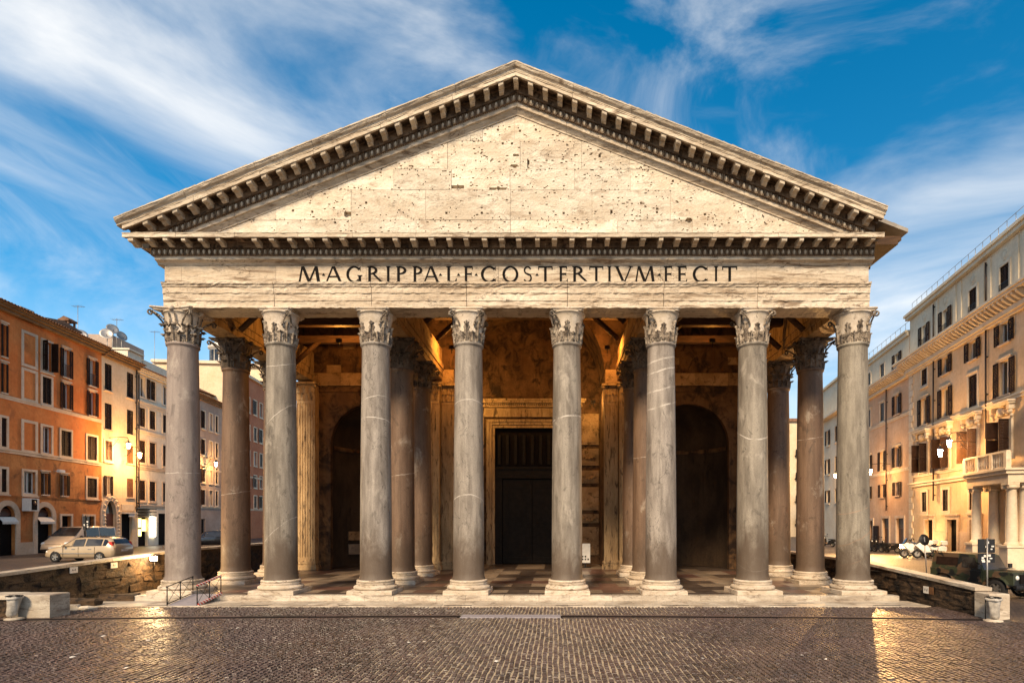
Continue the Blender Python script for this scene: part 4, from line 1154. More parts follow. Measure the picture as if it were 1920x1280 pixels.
# courses of brick above the bands
for s in (-1, 1):
    for r in range(4):
        x = 7.7 + (0.3 if r % 2 else 0)
        while x < 15.4:
            wv = random.uniform(0.9, 1.6); z0 = 14.1 + r * 0.55
            mb = MB(); mb.box(s * (x + 0.01) if s > 0 else -(x + wv - 0.01), s * (x + wv - 0.01) if s > 0 else -(x + 0.01), YW - 0.02 - random.uniform(0, 0.03), YW + 0.02, z0, z0 + 0.53)
            mb.build("masonry_block", M_INTB if random.random() < 0.25 else M_INT, temple); x += wv
def pilaster(xc, wdt, yf, dep):
    mb = MB()
    zb, zt = FZ + 0.62, 12.0
    nfl = 7
    # fluted front
    mb.box(xc - wdt / 2, xc + wdt / 2, yf + 0.05, yf + dep, zb, zt)
    step = wdt / nfl
    for k in range(nfl + 1):
        x = xc - wdt / 2 + step * k
        mb.box(max(x - 0.035, xc - wdt / 2), min(x + 0.035, xc + wdt / 2), yf, yf + 0.052, zb, zt)
    mb.box(xc - wdt / 2, xc + wdt / 2, yf + 0.001, yf + 0.051, zb, zb + 0.25); mb.box(xc - wdt / 2, xc + wdt / 2, yf + 0.001, yf + 0.051, zt - 0.2, zt)
    o = mb.build("pilaster", M_PIL, temple)
    b = MB()
    for (e, z0, z1) in ((0.16, 0, 0.2), (0.12, 0.2, 0.33), (0.06, 0.33, 0.42), (0.10, 0.42, 0.54), (0.03, 0.54, 0.63)):
        b.box(xc - wdt / 2 - e, xc + wdt / 2 + e, yf - e, yf + dep - 0.01, FZ + z0, FZ + z1 - 0.001)
    b.build("base", M_PIL, o)
    c = MB()
    c.box(xc - wdt / 2 - 0.02, xc + wdt / 2 + 0.02, yf - 0.02, yf + dep - 0.01, zt, zt + 1.1)
    c.box(xc - wdt / 2 - 0.2, xc + wdt / 2 + 0.2, yf - 0.24, yf + dep - 0.012, zt + 1.1, zt + 1.25)
    for rr, (z0, hh, n_) in enumerate(((0.0, 0.55, 4), (0.25, 0.75, 3))):
        for k in range(n_):
            xx = xc - wdt / 2 + wdt * (k + 0.5) / n_
            vs = []
            for j in range(6):
                t = j / 5; yy = yf - 0.03 - 0.05 * t - 0.16 * max(0, t - 0.6) ** 1.3 * 2
                hw = wdt / n_ * (0.42 + 0.1 * (j % 2)) * (1 if j < 5 else 0.5)
                z = zt + z0 + hh * (t if t < 0.9 else 0.88)
                vs += [(xx - hw, yy + 0.03, z), (xx, yy - 0.03, z), (xx + hw, yy + 0.03, z)]
            c.add(vs, [(j * 3 + i, j * 3 + i + 1, j * 3 + i + 4, j * 3 + i + 3) for j in range(5) for i in range(2)])
    for s in (-1, 1): c.sphere((xc + s * (wdt / 2 + 0.06), yf - 0.1, zt + 1.0), 0.13, 8, 5)
    c.build("capital", M_PIL, o)
for s in (-1, 1):
    pilaster(s * 6.87, 1.22, 12.75, 0.9); pilaster(s * 5.72, 0.95, 13.25, 0.5)
    pilaster(s * 15.5, 1.25, 12.75, 0.9)
    mb = MB(); mb.box(min(s * 5.3, s * 7.5), max(s * 5.3, s * 7.5), 13.0, 13.86, 13.26, 14.2); mb.build("impost_block", M_INTB, temple)
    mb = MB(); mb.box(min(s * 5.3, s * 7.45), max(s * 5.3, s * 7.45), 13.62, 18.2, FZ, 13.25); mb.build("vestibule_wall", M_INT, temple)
    # carved panels on the vestibule end wall
    for (z0, z1) in ((1.0, 3.2), (3.5, 4.2), (4.5, 6.3), (6.6, 7.6), (8.0, 9.3), (9.6, 12.0)):
        mb = MB(); mb.box(min(s * 3.75, s * 5.2), max(s * 3.75, s * 5.2), 17.76, 17.86, z0, z1); mb.box(min(s * 3.95, s * 5.0), max(s * 3.95, s * 5.0), 17.70, 17.77, z0 + 0.18, z1 - 0.18)
        if z1 - z0 < 1.4:
            for k in range(5): mb.sphere((s * (4.05 + 0.21 * k), 17.70, (z0 + z1) / 2 - 0.18 * math.sin(math.pi * k / 4)), 0.13, 8, 5)
        mb.build("relief_panel", M_INTB, temple)
# wall over the central arch and the barrel vault
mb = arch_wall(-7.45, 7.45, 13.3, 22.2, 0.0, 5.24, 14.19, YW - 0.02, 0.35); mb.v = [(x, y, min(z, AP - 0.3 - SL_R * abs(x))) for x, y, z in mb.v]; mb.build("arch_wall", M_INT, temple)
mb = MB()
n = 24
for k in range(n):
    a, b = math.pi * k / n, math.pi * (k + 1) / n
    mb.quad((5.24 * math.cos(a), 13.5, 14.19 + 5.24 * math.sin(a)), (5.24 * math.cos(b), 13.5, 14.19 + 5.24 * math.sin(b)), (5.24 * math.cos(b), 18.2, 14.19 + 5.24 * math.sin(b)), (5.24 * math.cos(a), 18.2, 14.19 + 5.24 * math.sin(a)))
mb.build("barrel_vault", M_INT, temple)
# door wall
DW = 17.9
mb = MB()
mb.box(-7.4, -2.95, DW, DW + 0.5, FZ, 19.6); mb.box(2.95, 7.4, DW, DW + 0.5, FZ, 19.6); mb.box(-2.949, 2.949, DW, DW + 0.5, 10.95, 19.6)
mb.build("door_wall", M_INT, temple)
for (p, xo, zo_) in ((0.30, 3.55, 11.55), (0.22, 3.35, 11.35), (0.14, 3.12, 11.12)):
    q = MB()
    xi = xo - 0.21
    q.box(-xo, -xi, DW - p, DW + 0.01, FZ, zo_); q.box(xi, xo, DW - p, DW + 0.01, FZ, zo_); q.box(-xi, xi, DW - p, DW + 0.01, zo_ - 0.21, zo_)
    q.build("door_surround", M_PIL, temple)
mb = MB(); mb.box(-3.75, 3.75, DW - 0.2, DW + 0.01, 11.75, 12.45); mb.build("door_frieze", M_PIL, temple)
mb = MB(); mb.box(-3.9, 3.9, DW - 0.38, DW + 0.01, 12.5, 12.62); mb.box(-4.1, 4.1, DW - 0.58, DW + 0.01, 12.8, 12.95); mb.box(-4.2, 4.2, DW - 0.68, DW + 0.01, 12.951, 13.1)
for k in range(48): mb.box(-3.9 + k * 0.164, -3.9 + k * 0.164 + 0.09, DW - 0.46, DW, 12.63, 12.79)
mb.build("door_cornice", M_PIL, temple)
door = MB(); door.box(-2.93, 2.93, DW + 0.32, DW + 0.42, FZ, 10.94)
door = door.build("door", M_BLACK, temple)
for s in (-1, 1):
    mb = MB(); xa, xb = (0.03, 2.3) if s > 0 else (-2.3, -0.03)
    mb.box(xa, xb, DW + 0.2, DW + 0.31, FZ + 0.05, 6.9)
    for (z0, z1) in ((0.7, 3.1), (3.5, 6.4)):
        fr = 0.12
        mb.box(xa + 0.3, xb - 0.3, DW + 0.15, DW + 0.201, z0, z0 + fr); mb.box(xa + 0.3, xb - 0.3, DW + 0.15, DW + 0.201, z1 - fr, z1)
        mb.box(xa + 0.3, xa + 0.3 + fr, DW + 0.15, DW + 0.201, z0 + fr, z1 - fr); mb.box(xb - 0.3 - fr, xb - 0.3, DW + 0.15, DW + 0.201, z0 + fr, z1 - fr)
        mb.box(xa + 0.6, xb - 0.6, DW + 0.17, DW + 0.2, z0 + 0.35, z1 - 0.35)
    mb.build("door_leaf", M_DOOR, door)
    mb = MB(); mb.box(min(s * 2.35, s * 2.92), max(s * 2.35, s * 2.92), DW + 0.1, DW + 0.3, FZ, 7.2); mb.build("door_pilaster", M_DOOR, door)
mb = MB(); mb.box(-2.92, 2.92, DW + 0.05, DW + 0.3, 7.0, 7.25); mb.box(-2.92, 2.92, DW + 0.1, DW + 0.3, 7.26, 7.7); mb.box(-2.92, 2.92, DW, DW + 0.3, 7.71, 7.9); mb.build("transom", M_DOOR, door)
for k in range(9):
    x = -2.6 + 0.65 * k
    mb = MB(); mb.box(x - 0.11, x + 0.11, DW + 0.12, DW + 0.25, 8.1, 10.4); mb.build("grille_bar", M_DOOR, door)
# side walls and rear block behind the porch
for s in (-1, 1):
    mb = MB(); mb.box(min(s * 16.35, s * 15.9), max(s * 16.35, s * 15.9), 13.46, 24, 0.0, 15.35); mb.build("side_wall", M_INT, temple)
mb = MB(); mb.box(-16.3, 16.3, 24.0, 24.4, 0, 17); mb.build("rear_block", M_INT, temple)
# plaques on the curved wall of the left niche
for (z, hv, mt) in ((1.55, 0.75, M_FLIGHT), (2.55, 0.65, M_INTB)):
    mb = MB(); mb.box(-0.45, 0.45, -0.05, 0.35, -hv / 2, hv / 2); mb.build("stone_plaque", mt, temple, (-13.15, 15.72, z), R(45))

# ================================================================== THE TOWN
class Fac:
    """a street front: pixel column -> distance along the front"""
    def __init__(self, k, num, u, p0):
        self.k, self.num = k, num
        self.u = Vector((u[0], u[1], 0)).normalized(); self.p0 = Vector((p0[0], p0[1], 0))
        self.rz = math.atan2(self.u.y, self.u.x)
    def dep(self, px): return self.num / ((px - 1038.0) / FPX - self.k)
    def s(self, px):
        d = self.dep(px); return (Vector((px_x(px, d), d + CAMY, 0)) - self.p0).dot(self.u)
    def root(self, name, s, z): 
        p = self.p0 + self.u * s
        return empty(name, (p.x, p.y, z), self.rz)
_dl = 38.5
LEFT = Fac(-0.1, -0.863 * _dl, (-0.1, 1.0), (CAMX - 0.963 * _dl, _dl + CAMY))
RIGHT = Fac(0.19, 20.78, (-0.19, -1.0), (29.0, 34.4 + CAMY))
GL, GR = 1.3, 1.0

def wall_holes(x0, x1, z0, z1, holes, t=0.32):
    mb = MB()
    X = sorted(set([x0, x1] + [min(max(h[i], x0), x1) for h in holes for i in (0, 1)]))
    Z = sorted(set([z0, z1] + [min(max(h[i], z0), z1) for h in holes for i in (2, 3)]))
    for a, b in zip(X[:-1], X[1:]):
        for c, d in zip(Z[:-1], Z[1:]):
            mx_, mz_ = (a + b) / 2, (c + d) / 2
            if any(h[0] < mx_ < h[1] and h[2] < mz_ < h[3] for h in holes): continue
            mb.quad((a, 0, c), (b, 0, c), (b, 0, d), (a, 0, d))
    for (a, b, c, d) in holes:
        a, b, c, d = max(a, x0), min(b, x1), max(c, z0), min(d, z1)
        if b <= a or d <= c: continue
        mb.quad((a, 0, c), (a, t, c), (a, t, d), (a, 0, d)); mb.quad((b, 0, c), (b, 0, d), (b, t, d), (b, t, c))
        mb.quad((a, 0, d), (a, t, d), (b, t, d), (b, 0, d)); mb.quad((a, 0, c), (b, 0, c), (b, t, c), (a, t, c))
    return mb

def shutter(root, x0, x1, z0, z1, y, mat, ang=0.0, hinge=None):
    mb = MB(); f = 0.055
    w_ = x1 - x0; zc = (z0 + z1) / 2
    mb.box(x0, x0 + f, y, y + 0.045, z0, z1); mb.box(x1 - f, x1, y, y + 0.045, z0, z1)
    for zz in (z0, zc - f / 2, z1 - f): mb.box(x0 + f, x1 - f, y + 0.001, y + 0.044, zz, zz + f)
    for (a, b) in ((z0 + f, zc - f / 2), (zc + f / 2, z1 - f)):
        n = max(3, int((b - a) / 0.085))
        for k in range(n):
            zz = a + (b - a) * (k + 0.1) / n
            mb.quad((x0 + f, y + 0.008, zz), (x1 - f, y + 0.008, zz), (x1 - f, y + 0.04, zz + (b - a) / n), (x0 + f, y + 0.04, zz + (b - a) / n))
    if ang:
        ca, sa = math.cos(ang), math.sin(ang)
        mb.xf(lambda x, y_, z: (hinge + (x - hinge) * ca - (y_ + 0.05) * sa, -0.05 + (x - hinge) * sa + (y_ + 0.05) * ca, z))
    return mb.build("shutter", mat, root)

def window(bld, x0, x1, z0, z1, shut='open', frame=None, trim=None, trim_w=0.16, sill=True, mat=None, fmat=None, rail=False, leaf=None, head=None):
    """a window with pane, casement, stone surround and shutters"""
    fmat = fmat or M_WFRAME; mat = mat or M_SHUT
    w_, h_ = x1 - x0, z1 - z0
    mb = MB(); f = 0.07; y = 0.16
    mb.box(x0, x0 + f, y, y + 0.08, z0, z1); mb.box(x1 - f, x1, y, y + 0.08, z0, z1); mb.box(x0 + f, x1 - f, y, y + 0.08, z0, z0 + f); mb.box(x0 + f, x1 - f, y, y + 0.08, z1 - f, z1)
    if w_ > 0.7: mb.box((x0 + x1) / 2 - 0.04, (x0 + x1) / 2 + 0.04, y + 0.001, y + 0.079, z0 + f, z1 - f)
    o = mb.build("window", fmat, bld)
    p = MB(); p.box(x0, x1, y + 0.05, y + 0.14, z0, z1); p.build("pane", leaf or M_GLASS, o)
    if trim is not None:
        t = trim_w; q = MB()
        q.box(x0 - t, x0 - 0.0, -0.05, 0.02, z0, z1); q.box(x1 + 0.0, x1 + t, -0.05, 0.02, z0, z1); q.box(x0 - t, x1 + t, -0.052, 0.02, z1, z1 + t); q.box(x0 - t, x1 + t, -0.054, 0.02, z0 - t, z0)
        q.build("surround", trim, o)
        if sill: s = MB(); s.box(x0 - t - 0.05, x1 + t + 0.05, -0.13, 0.02, z0 - t - 0.09, z0 - t); s.build("sill", trim, o)
    elif sill:
        s = MB(); s.box(x0 - 0.12, x1 + 0.12, -0.12, 0.1, z0 - 0.1, z0 - 0.002); s.build("sill", M_TRIM, o)
    if head is not None:
        q = MB(); q.box(x0 - 0.2, x1 + 0.2, -0.12, 0.02, z1 + 0.12, z1 + 0.22); q.box(x0 - 0.12, x1 + 0.12, -0.05, 0.02, z1, z1 + 0.121); q.build("lintel", head, o)
    if shut == 'open':
        hw = w_ / 2
        shutter(o, x0 - hw - 0.01, x0 - 0.01, z0, z1, -0.10, mat); shutter(o, x1 + 0.01, x1 + hw + 0.01, z0, z1, -0.10, mat)
    elif shut == 'ajar':
        hw = w_ / 2
        shutter(o, x0, x0 + hw, z0, z1, -0.05, mat, -1.9, x0); shutter(o, x1 - hw, x1, z0, z1, -0.05, mat, 1.7, x1)
    elif shut == 'left':
        hw = w_ / 2
        shutter(o, x0 - hw - 0.01, x0 - 0.01, z0, z1, -0.10, mat); shutter(o, x0 + hw + 0.005, x1 - 0.005, z0, z1, 0.02, mat)
    elif shut == 'closed':
        c = (x0 + x1) / 2
        shutter(o, x0 + 0.005, c - 0.004, z0, z1, 0.02, mat); shutter(o, c + 0.004, x1 - 0.005, z0, z1, 0.02, mat)
    if rail:
        q = MB(); z = z0 + min(1.0, h_ * 0.45)
        q.box(x0 - 0.02, x1 + 0.02, -0.09, -0.06, z - 0.03, z); q.box(x0 - 0.02, x1 + 0.02, -0.09, -0.06, z0 + 0.05, z0 + 0.08)
        n = max(3, int(w_ / 0.12))
        for k in range(n + 1): q.box(x0 + w_ * k / n - 0.01, x0 + w_ * k / n + 0.01, -0.085, -0.065, z0 + 0.08, z - 0.03)
        q.build("railing", M_IRON, o)
    return o

def arch_pts(x0, x1, zs, rise, n=14):
    c, r = (x0 + x1) / 2, (x1 - x0) / 2
    return [(c - r * math.cos(math.pi * k / n), zs + rise * math.sin(math.pi * k / n)) for k in range(n + 1)]
def arch_fill(mb, x0, x1, zs, rise, ztop, y=0.0):
    p = arch_pts(x0, x1, zs, rise)
    for a, b in zip(p[:-1], p[1:]):
        mb.quad((a[0], y, a[1]), (b[0], y, b[1]), (b[0], y, ztop), (a[0], y, ztop)); mb.quad((a[0], y, a[1]), (a[0], y + 0.3, a[1]), (b[0], y + 0.3, b[1]), (b[0], y, b[1]))
def arch_ring(x0, x1, zs, rise, t, y0, y1):
    mb = MB(); p = arch_pts(x0, x1, zs, rise); q = arch_pts(x0 - t, x1 + t, zs, rise + t)
    for k in range(len(p) - 1):
        for y in (y0, y1): mb.quad((p[k][0], y, p[k][1]), (p[k + 1][0], y, p[k + 1][1]), (q[k + 1][0], y, q[k + 1][1]), (q[k][0], y, q[k][1]))
        mb.quad((q[k][0], y0, q[k][1]), (q[k + 1][0], y0, q[k + 1][1]), (q[k + 1][0], y1, q[k + 1][1]), (q[k][0], y1, q[k][1]))
        mb.quad((p[k][0], y0, p[k][1]), (p[k + 1][0], y0, p[k + 1][1]), (p[k + 1][0], y1, p[k + 1][1]), (p[k][0], y1, p[k][1]))
    return mb

def shell(bld, x0, x1, z1, dep, mat, z0=-1.2):
    """side and rear walls and flat top of a house body (front is built apart)"""
    mb = MB()
    mb.quad((x0, 0.33, z0), (x0, dep, z0), (x0, dep, z1), (x0, 0.33, z1)); mb.quad((x1, 0.33, z0), (x1, dep, z0), (x1, dep, z1), (x1, 0.33, z1))
    mb.quad((x0, dep, z0), (x1, dep, z0), (x1, dep, z1), (x0, dep, z1)); mb.quad((x0, 0.0, z1), (x1, 0.0, z1), (x1, dep, z1), (x0, dep, z1))
    mb.quad((x0, 0.0, z0), (x0, 0.33, z0), (x0, 0.33, z1), (x0, 0.0, z1)); mb.quad((x1, 0.0, z0), (x1, 0.33, z0), (x1, 0.33, z1), (x1, 0.0, z1))
    mb.quad((x0, 0.325, z0), (x1, 0.325, z0), (x1, 0.325, z1), (x0, 0.325, z1))
    return mb.build("house_body", mat, bld)

def eave_roof(bld, x0, x1, z, over, dep, rise, mat_s=None, tiles=True):
    mb = MB()                                # boarded eave, stepped
    mb.box(x0, x1, -over * 0.45, 0.3, z - 0.42, z - 0.22); mb.box(x0, x1, -over * 0.75, 0.3, z - 0.219, z - 0.08); mb.box(x0, x1, -over, 0.3, z - 0.079, z)
    mb.build("eave", mat_s or M_EAVE, bld)
    mb = MB(); n = int((x1 - x0) / 0.26)
    vs = []
    for k in range(n * 2 + 1):
        x = x0 + (x1 - x0) * k / (n * 2); h = 0.07 if k % 2 else 0.0
        vs += [(x, -over - 0.12, z + 0.02 + h), (x, dep, z + 0.02 + h + rise)]
    mb.add(vs, [(2 * k, 2 * k + 2, 2 * k + 3, 2 * k + 1) for k in range(n * 2)])
    mb.quad((x0, -over - 0.12, z + 0.005), (x1, -over - 0.12, z + 0.005), (x1, dep, z + 0.005), (x0, dep, z + 0.005))
    mb.build("roof", M_TILE, bld)

def string(bld, x0, x1, z, h=0.22, p=0.09, mat=None):
    mb = MB(); mb.box(x0, x1, -p * 0.6, 0.02, z - h, z - h * 0.4); mb.box(x0, x1, -p, 0.02, z - h * 0.399, z); return mb.build("string_course", mat or M_TRIM, bld)
def pipe(bld, x, z0, z1, mat=None, y=-0.12):
    mb = MB(); mb.tube((x, y, z0), (x, y, z1), 0.055, n=8)
    for k in range(int((z1 - z0) / 2.4) + 1): mb.box(x - 0.08, x + 0.08, y - 0.02, 0.02, z0 + 0.4 + 2.4 * k, z0 + 0.46 + 2.4 * k)
    return mb.build("drainpipe", mat or M_PIPE, bld)

# ---------------------------------------------------------------- orange house
s0 = -9.0
ob = LEFT.root("house", s0, GL); tag(ob, "tall orange stucco house with dark shutters and arched shop fronts behind the parked van", "building")
X = lambda px: LEFT.s(px) - s0
x_end = X(190.5)
H = 16.6
rowsO = [(13.43, 15.57), (11.0, 12.94), (7.36, 9.3), (4.3, 5.86)]
def px_pair(a, b): return X(a), X(b)
wins = []
colsO = [(-120, -98), (-82, -62), (2, 12), (44, 66), (79, 96), (114, 133), (163, 181)]
specO = {}                                  # (row,col) -> style
for r in range(4):
    for c in range(len(colsO)): specO[r, c] = 'open'
for c in (3,): specO[0, c] = specO[1, c] = specO[2, c] = 'blind'
specO[1, 4] = 'closed'; specO[2, 4] = 'dark'; specO[2, 5] = 'closed'; specO[2, 6] = 'closed'; specO[3, 3] = 'none'; specO[3, 6] = 'closed'; specO[0, 4] = 'ajar'
for c in (2,): specO[2, c] = 'closed'; specO[3, c] = 'closed'
holesO = []
for (r, c), st in specO.items():
    a, b = px_pair(*colsO[c]); z0, z1 = rowsO[r]
    if r == 3 and c == 4: a, b = px_pair(77, 91)
    if r == 3 and c == 5: a, b = px_pair(112, 127)
    if st in ('open',): 
        m_ = (a + b) / 2; hw = (b - a) * 0.30; a, b = m_ - hw, m_ + hw
    wins.append((r, c, st, a, b, z0, z1))
    if st != 'blind': holesO.append((a, b, z0, z1))
shopO = [(X(-62), X(-34), 3.1, 0.55), (X(-3), X(28.5), 2.65, 0.75), (X(69), X(97), 2.65, 0.75)]
for (a, b, zs, ri) in shopO: holesO.append((a, b, -0.2, zs + ri))
dO = [(X(115), X(133), 2.75), (X(157), X(176), 2.75)]
for (a, b, zt) in dO: holesO.append((a, b, -0.2, zt))
up = wall_holes(0, x_end, 7.22, H, holesO); up.build("wall", M_ORANGE, ob)
lo = wall_holes(0, x_end, -1.2, 7.218, holesO)
for (a, b, zs, ri) in shopO: arch_fill(lo, a, b, zs, ri, zs + ri)
lo.build("lower_wall", M_ORLOW, ob)
shell(ob, 0, x_end, H, 11, M_ORANGE)
for (r, c, st, a, b, z0, z1) in wins:
    if st == 'blind':
        q = MB(); t = 0.2
        q.box(a - t, a, -0.05, 0.02, z0 - t, z1 + t); q.box(b, b + t, -0.05, 0.02, z0 - t, z1 + t); q.box(a, b, -0.052, 0.02, z1, z1 + t); q.box(a, b, -0.052, 0.02, z0 - t, z0)
        q.build("blind_window", M_TRIM, ob); continue
    window(ob, a, b, z0, z1, {'dark': 'none'}.get(st, st), trim=M_TRIM if st in ('closed', 'none', 'ajar', 'dark') else None, head=M_TRIM if st == 'open' else None, rail=(r == 0 and c in (5, 6)), leaf=M_CURT if (r == 0 and c in (5, 6)) or (r == 3 and c in (4, 5)) else None)
string(ob, 0, x_end, 10.85, 0.26, 0.10); string(ob, 0, x_end, 7.26, 0.3, 0.10); string(ob, 0, x_end, 4.12, 0.14, 0.06, M_ORLOW)
eave_roof(ob, -0.2, x_end, H + 0.25, 0.75, 11, 2.2)
for (a, b, zs, ri) in shopO:
    d_ = MB(); d_.box(a, b, 0.24, 0.3, -0.2, zs + ri); so_ = d_.build("shop_front", M_BLACK, ob)
    arch_ring(a, b, zs, ri, 0.36, -0.08, 0.02).build("arch_surround", M_TRIM, so_)
    for xx in (a - 0.36, b): q = MB(); q.box(xx, xx + 0.36, -0.07, 0.02, -0.1, zs - 0.001); q.build("jamb", M_TRIM, so_)
    q = MB()                                  # awning with scalloped edge
    z = zs - 0.02
    q.quad((a, -0.25, z - 0.32), (b, -0.25, z - 0.32), (b, 0.05, z), (a, 0.05, z)); n = 12
    for k in range(n):
        u0, u1 = a + (b - a) * k / n, a + (b - a) * (k + 1) / n; um = (u0 + u1) / 2
        q.add([(u0, -0.252, z - 0.32), (u1, -0.252, z - 0.32), (u1, -0.252, z - 0.44), (um, -0.252, z - 0.52), (u0, -0.252, z - 0.44)], [(0, 1, 2, 3, 4)])
    q.build("awning", M_PAPER, so_)
    q = MB(); q.lathe([(0.0, 0.0), (0.34, 0.0), (0.38, 0.03)], n=16); q.xf(lambda x, y, zz: ((a + b) / 2 + 1.5 * x, 0.2 - zz, zs + 0.27 + y * 0.75)); q.build("oval_sign", M_WOODD, so_)
for (a, b, zt) in dO:
    d_ = MB(); d_.box(a, b, 0.24, 0.3, -0.2, zt); so_ = d_.build("doorway", M_BLACK, ob)
    q = MB(); q.box(a - 0.16, a, -0.06, 0.02, -0.1, zt); q.box(b, b + 0.16, -0.06, 0.02, -0.1, zt); q.box(a - 0.16, b + 0.16, -0.062, 0.02, zt + 0.001, zt + 0.16); q.build("door_surround", M_TRIM, so_)
q = MB(); q.box(X(37), X(65), -0.06, 0.02, -0.1, 0.85); q.build("wall_plinth", M_TRIM, ob)

# ---------------------------------------------------------------- cream house
s0 = LEFT.s(190.5)
cbd = LEFT.root("house", s0, GL); tag(cbd, "narrow cream stucco house with tall dark shutters and studded arched doorway", "building")
xe = X(256.5)
rowsC = [(13.5, 15.78), (10.2, 12.4), (7.55, 9.2), (4.5, 6.2)]
holesC = []
wl = []
for r, (z0, z1) in enumerate(rowsC):
    for c, (a, b) in enumerate(((196.5, 209.5), (238, 250))):
        a, b = X(a), X(b)
        if r == 3 and c == 0: a, b = X(198), X(206)
        wl.append((r, c, a, b, z0, z1)); holesC.append((a, b, z0, z1))
da, db = X(197), X(217)
holesC.append((da, db, -0.2, 4.1)); sh = (X(228), X(248), -0.2, 3.0); holesC.append(sh)
wm = wall_holes(0, xe, -1.2, 16.45, holesC); arch_fill(wm, da, db, 2.9, 1.2, 4.1)
wm.build("wall", M_CREAM, cbd); shell(cbd, 0, xe, 16.45, 11, M_CREAM)
for (r, c, a, b, z0, z1) in wl:
    window(cbd, a, b, z0, z1, 'open' if (r == 3 and c == 0) else 'closed', mat=M_SHUTO if (r >= 2 and c == 1) or (r == 2) else M_SHUT, trim=M_TRIMW if r == 2 and c == 0 else None, leaf=M_CURT if r == 3 and c == 0 else None)
d_ = MB(); d_.box(da, db, 0.22, 0.3, -0.2, 3.0); dr = d_.build("door", M_WOODD, cbd)
d_ = MB(); d_.box(da, db, 0.24, 0.29, 3.0, 4.1); d_.build("fanlight", M_GLASS, dr)
arch_ring(da, db, 2.9, 1.2, 0.62, -0.07, 0.02).build("arch_surround", M_TRIM, dr)
for xx in (da - 0.62, db): q = MB(); q.box(xx, xx + 0.62, -0.06, 0.02, -0.1, 2.899); q.build("jamb", M_TRIM, dr)
for k in range(9):
    for s_ in (-1, 1):
        q = MB(); zz = 0.45 + 0.29 * k; xx = da - 0.2 if s_ < 0 else db + 0.2
        q.add([(xx - 0.17, -0.062, zz - 0.13), (xx + 0.17, -0.062, zz - 0.13), (xx + 0.17, -0.062, zz + 0.13), (xx - 0.17, -0.062, zz + 0.13), (xx, -0.24, zz)], [(0, 1, 4), (1, 2, 4), (2, 3, 4), (3, 0, 4)]); q.build("stud", M_TRIMW, dr)
for k in range(9):
    th = math.pi * (k + 0.5) / 9; rr = (db - da) / 2 + 0.3
    q = MB(); cxx, czz = (da + db) / 2 - rr * math.cos(th), 2.9 + (1.2 + 0.3) * math.sin(th)
    q.add([(cxx - 0.15, -0.075, czz - 0.12), (cxx + 0.15, -0.075, czz - 0.12), (cxx + 0.15, -0.075, czz + 0.12), (cxx - 0.15, -0.075, czz + 0.12), (cxx, -0.24, czz)], [(0, 1, 4), (1, 2, 4), (2, 3, 4), (3, 0, 4)]); q.build("stud", M_TRIMW, dr)
d_ = MB(); d_.box(sh[0], sh[1], 0.24, 0.3, -0.2, 3.0); d_.build("shop_front", M_BLACK, cbd)
q = MB(); q.box(sh[0] - 0.15, sh[1] + 0.15, -0.35, 0.02, 3.02, 3.1); q.box(sh[0] + 0.6, sh[1] - 0.1, -0.3, -0.22, 2.72, 3.0); q.build("shop_canopy", M_PAPER, cbd)
q = MB(); q.box(sh[0] - 0.1, sh[1] + 0.1, -0.1, 0.02, 3.3, 3.85); q.build("shop_fascia", M_TRIMW, cbd)
eave_roof(cbd, 0, xe, 16.7, 0.75, 11, 2.0)
pipe(cbd, xe - 0.2, 3.2, 16.2)

# ---------------------------------------------------------------- white house
s0 = LEFT.s(256.5)
wb = LEFT.root("house", s0, GL); tag(wb, "off white house with grouped brown windows beside the leftmost column", "building")
xe = X(352)
holesW, wl = [], []
cw = [(261, 272), (280, 291), (305, 315), (325, 335), (341, 348)]
rowsW = [(14.0, 15.85), (11.2, 12.95), (7.85, 9.9), (4.3, 6.15)]
for r, (z0, z1) in enumerate(rowsW):
    for c, (a, b) in enumerate(cw):
        a, b = X(a), X(b); wl.append((r, c, a, b, z0, z1)); holesW.append((a, b, z0, z1))
shp = [(X(259), X(277), -0.2, 2.7), (X(297), X(318), -0.2, 3.1), (X(326), X(345), -0.2, 3.0)]
holesW += shp
wall_holes(0, xe, -1.2, 16.3, holesW).build("wall", M_WHITE, wb); shell(wb, 0, xe, 16.3, 11, M_WHITE)
for (r, c, a, b, z0, z1) in wl:
    st = ['none', 'closed', 'closed', 'closed'][r]
    if r == 0: st = 'none' if c % 2 == 0 else 'left'
    window(wb, a, b, z0, z1, st, trim=M_TRIM if r in (2, 3) else M_TRIMW, trim_w=0.14, leaf=M_CURT if (r == 0 and c in (1, 3)) else None, sill=(r > 1))
string(wb, 0, xe, 13.6, 0.4, 0.14, M_TRIMW); string(wb, 0, xe, 10.9, 0.3, 0.12, M_TRIMW); string(wb, 0, xe, 7.5, 0.3, 0.12); string(wb, 0, xe, 3.9, 0.24, 0.12)
for k, (a, b, z0, z1) in enumerate(shp):
    d_ = MB(); d_.box(a, b, 0.24, 0.3, z0, z1); f_ = d_.build("shop_front", M_BLACK, wb)
    if k == 0:
        for (za, zb_, fa, fb) in ((1.75, 2.6, 0.0, 0.52), (0.95, 1.6, 0.0, 0.52), (1.4, 2.5, 0.56, 1.0)):
            q = MB(); q.box(a + (b - a) * fa + 0.05, a + (b - a) * fb - 0.03, 0.15, 0.2, za, zb_); q.build("lit_pane", M_SHOPL, f_)
        for kk in range(3):
            q = MB(); q.box(a - 0.1, b + 0.2, -0.7, 0.02, 2.85 + 0.3 * kk, 2.92 + 0.3 * kk); q.build("sign_bar", M_IRON, f_)
q = MB(); q.box(X(280.5), X(289), -0.16, 0.01, 0.85, 2.75); q.build("light_box", M_SIGNL, wb)
pipe(wb, 0.12, 3.6, 15.9)
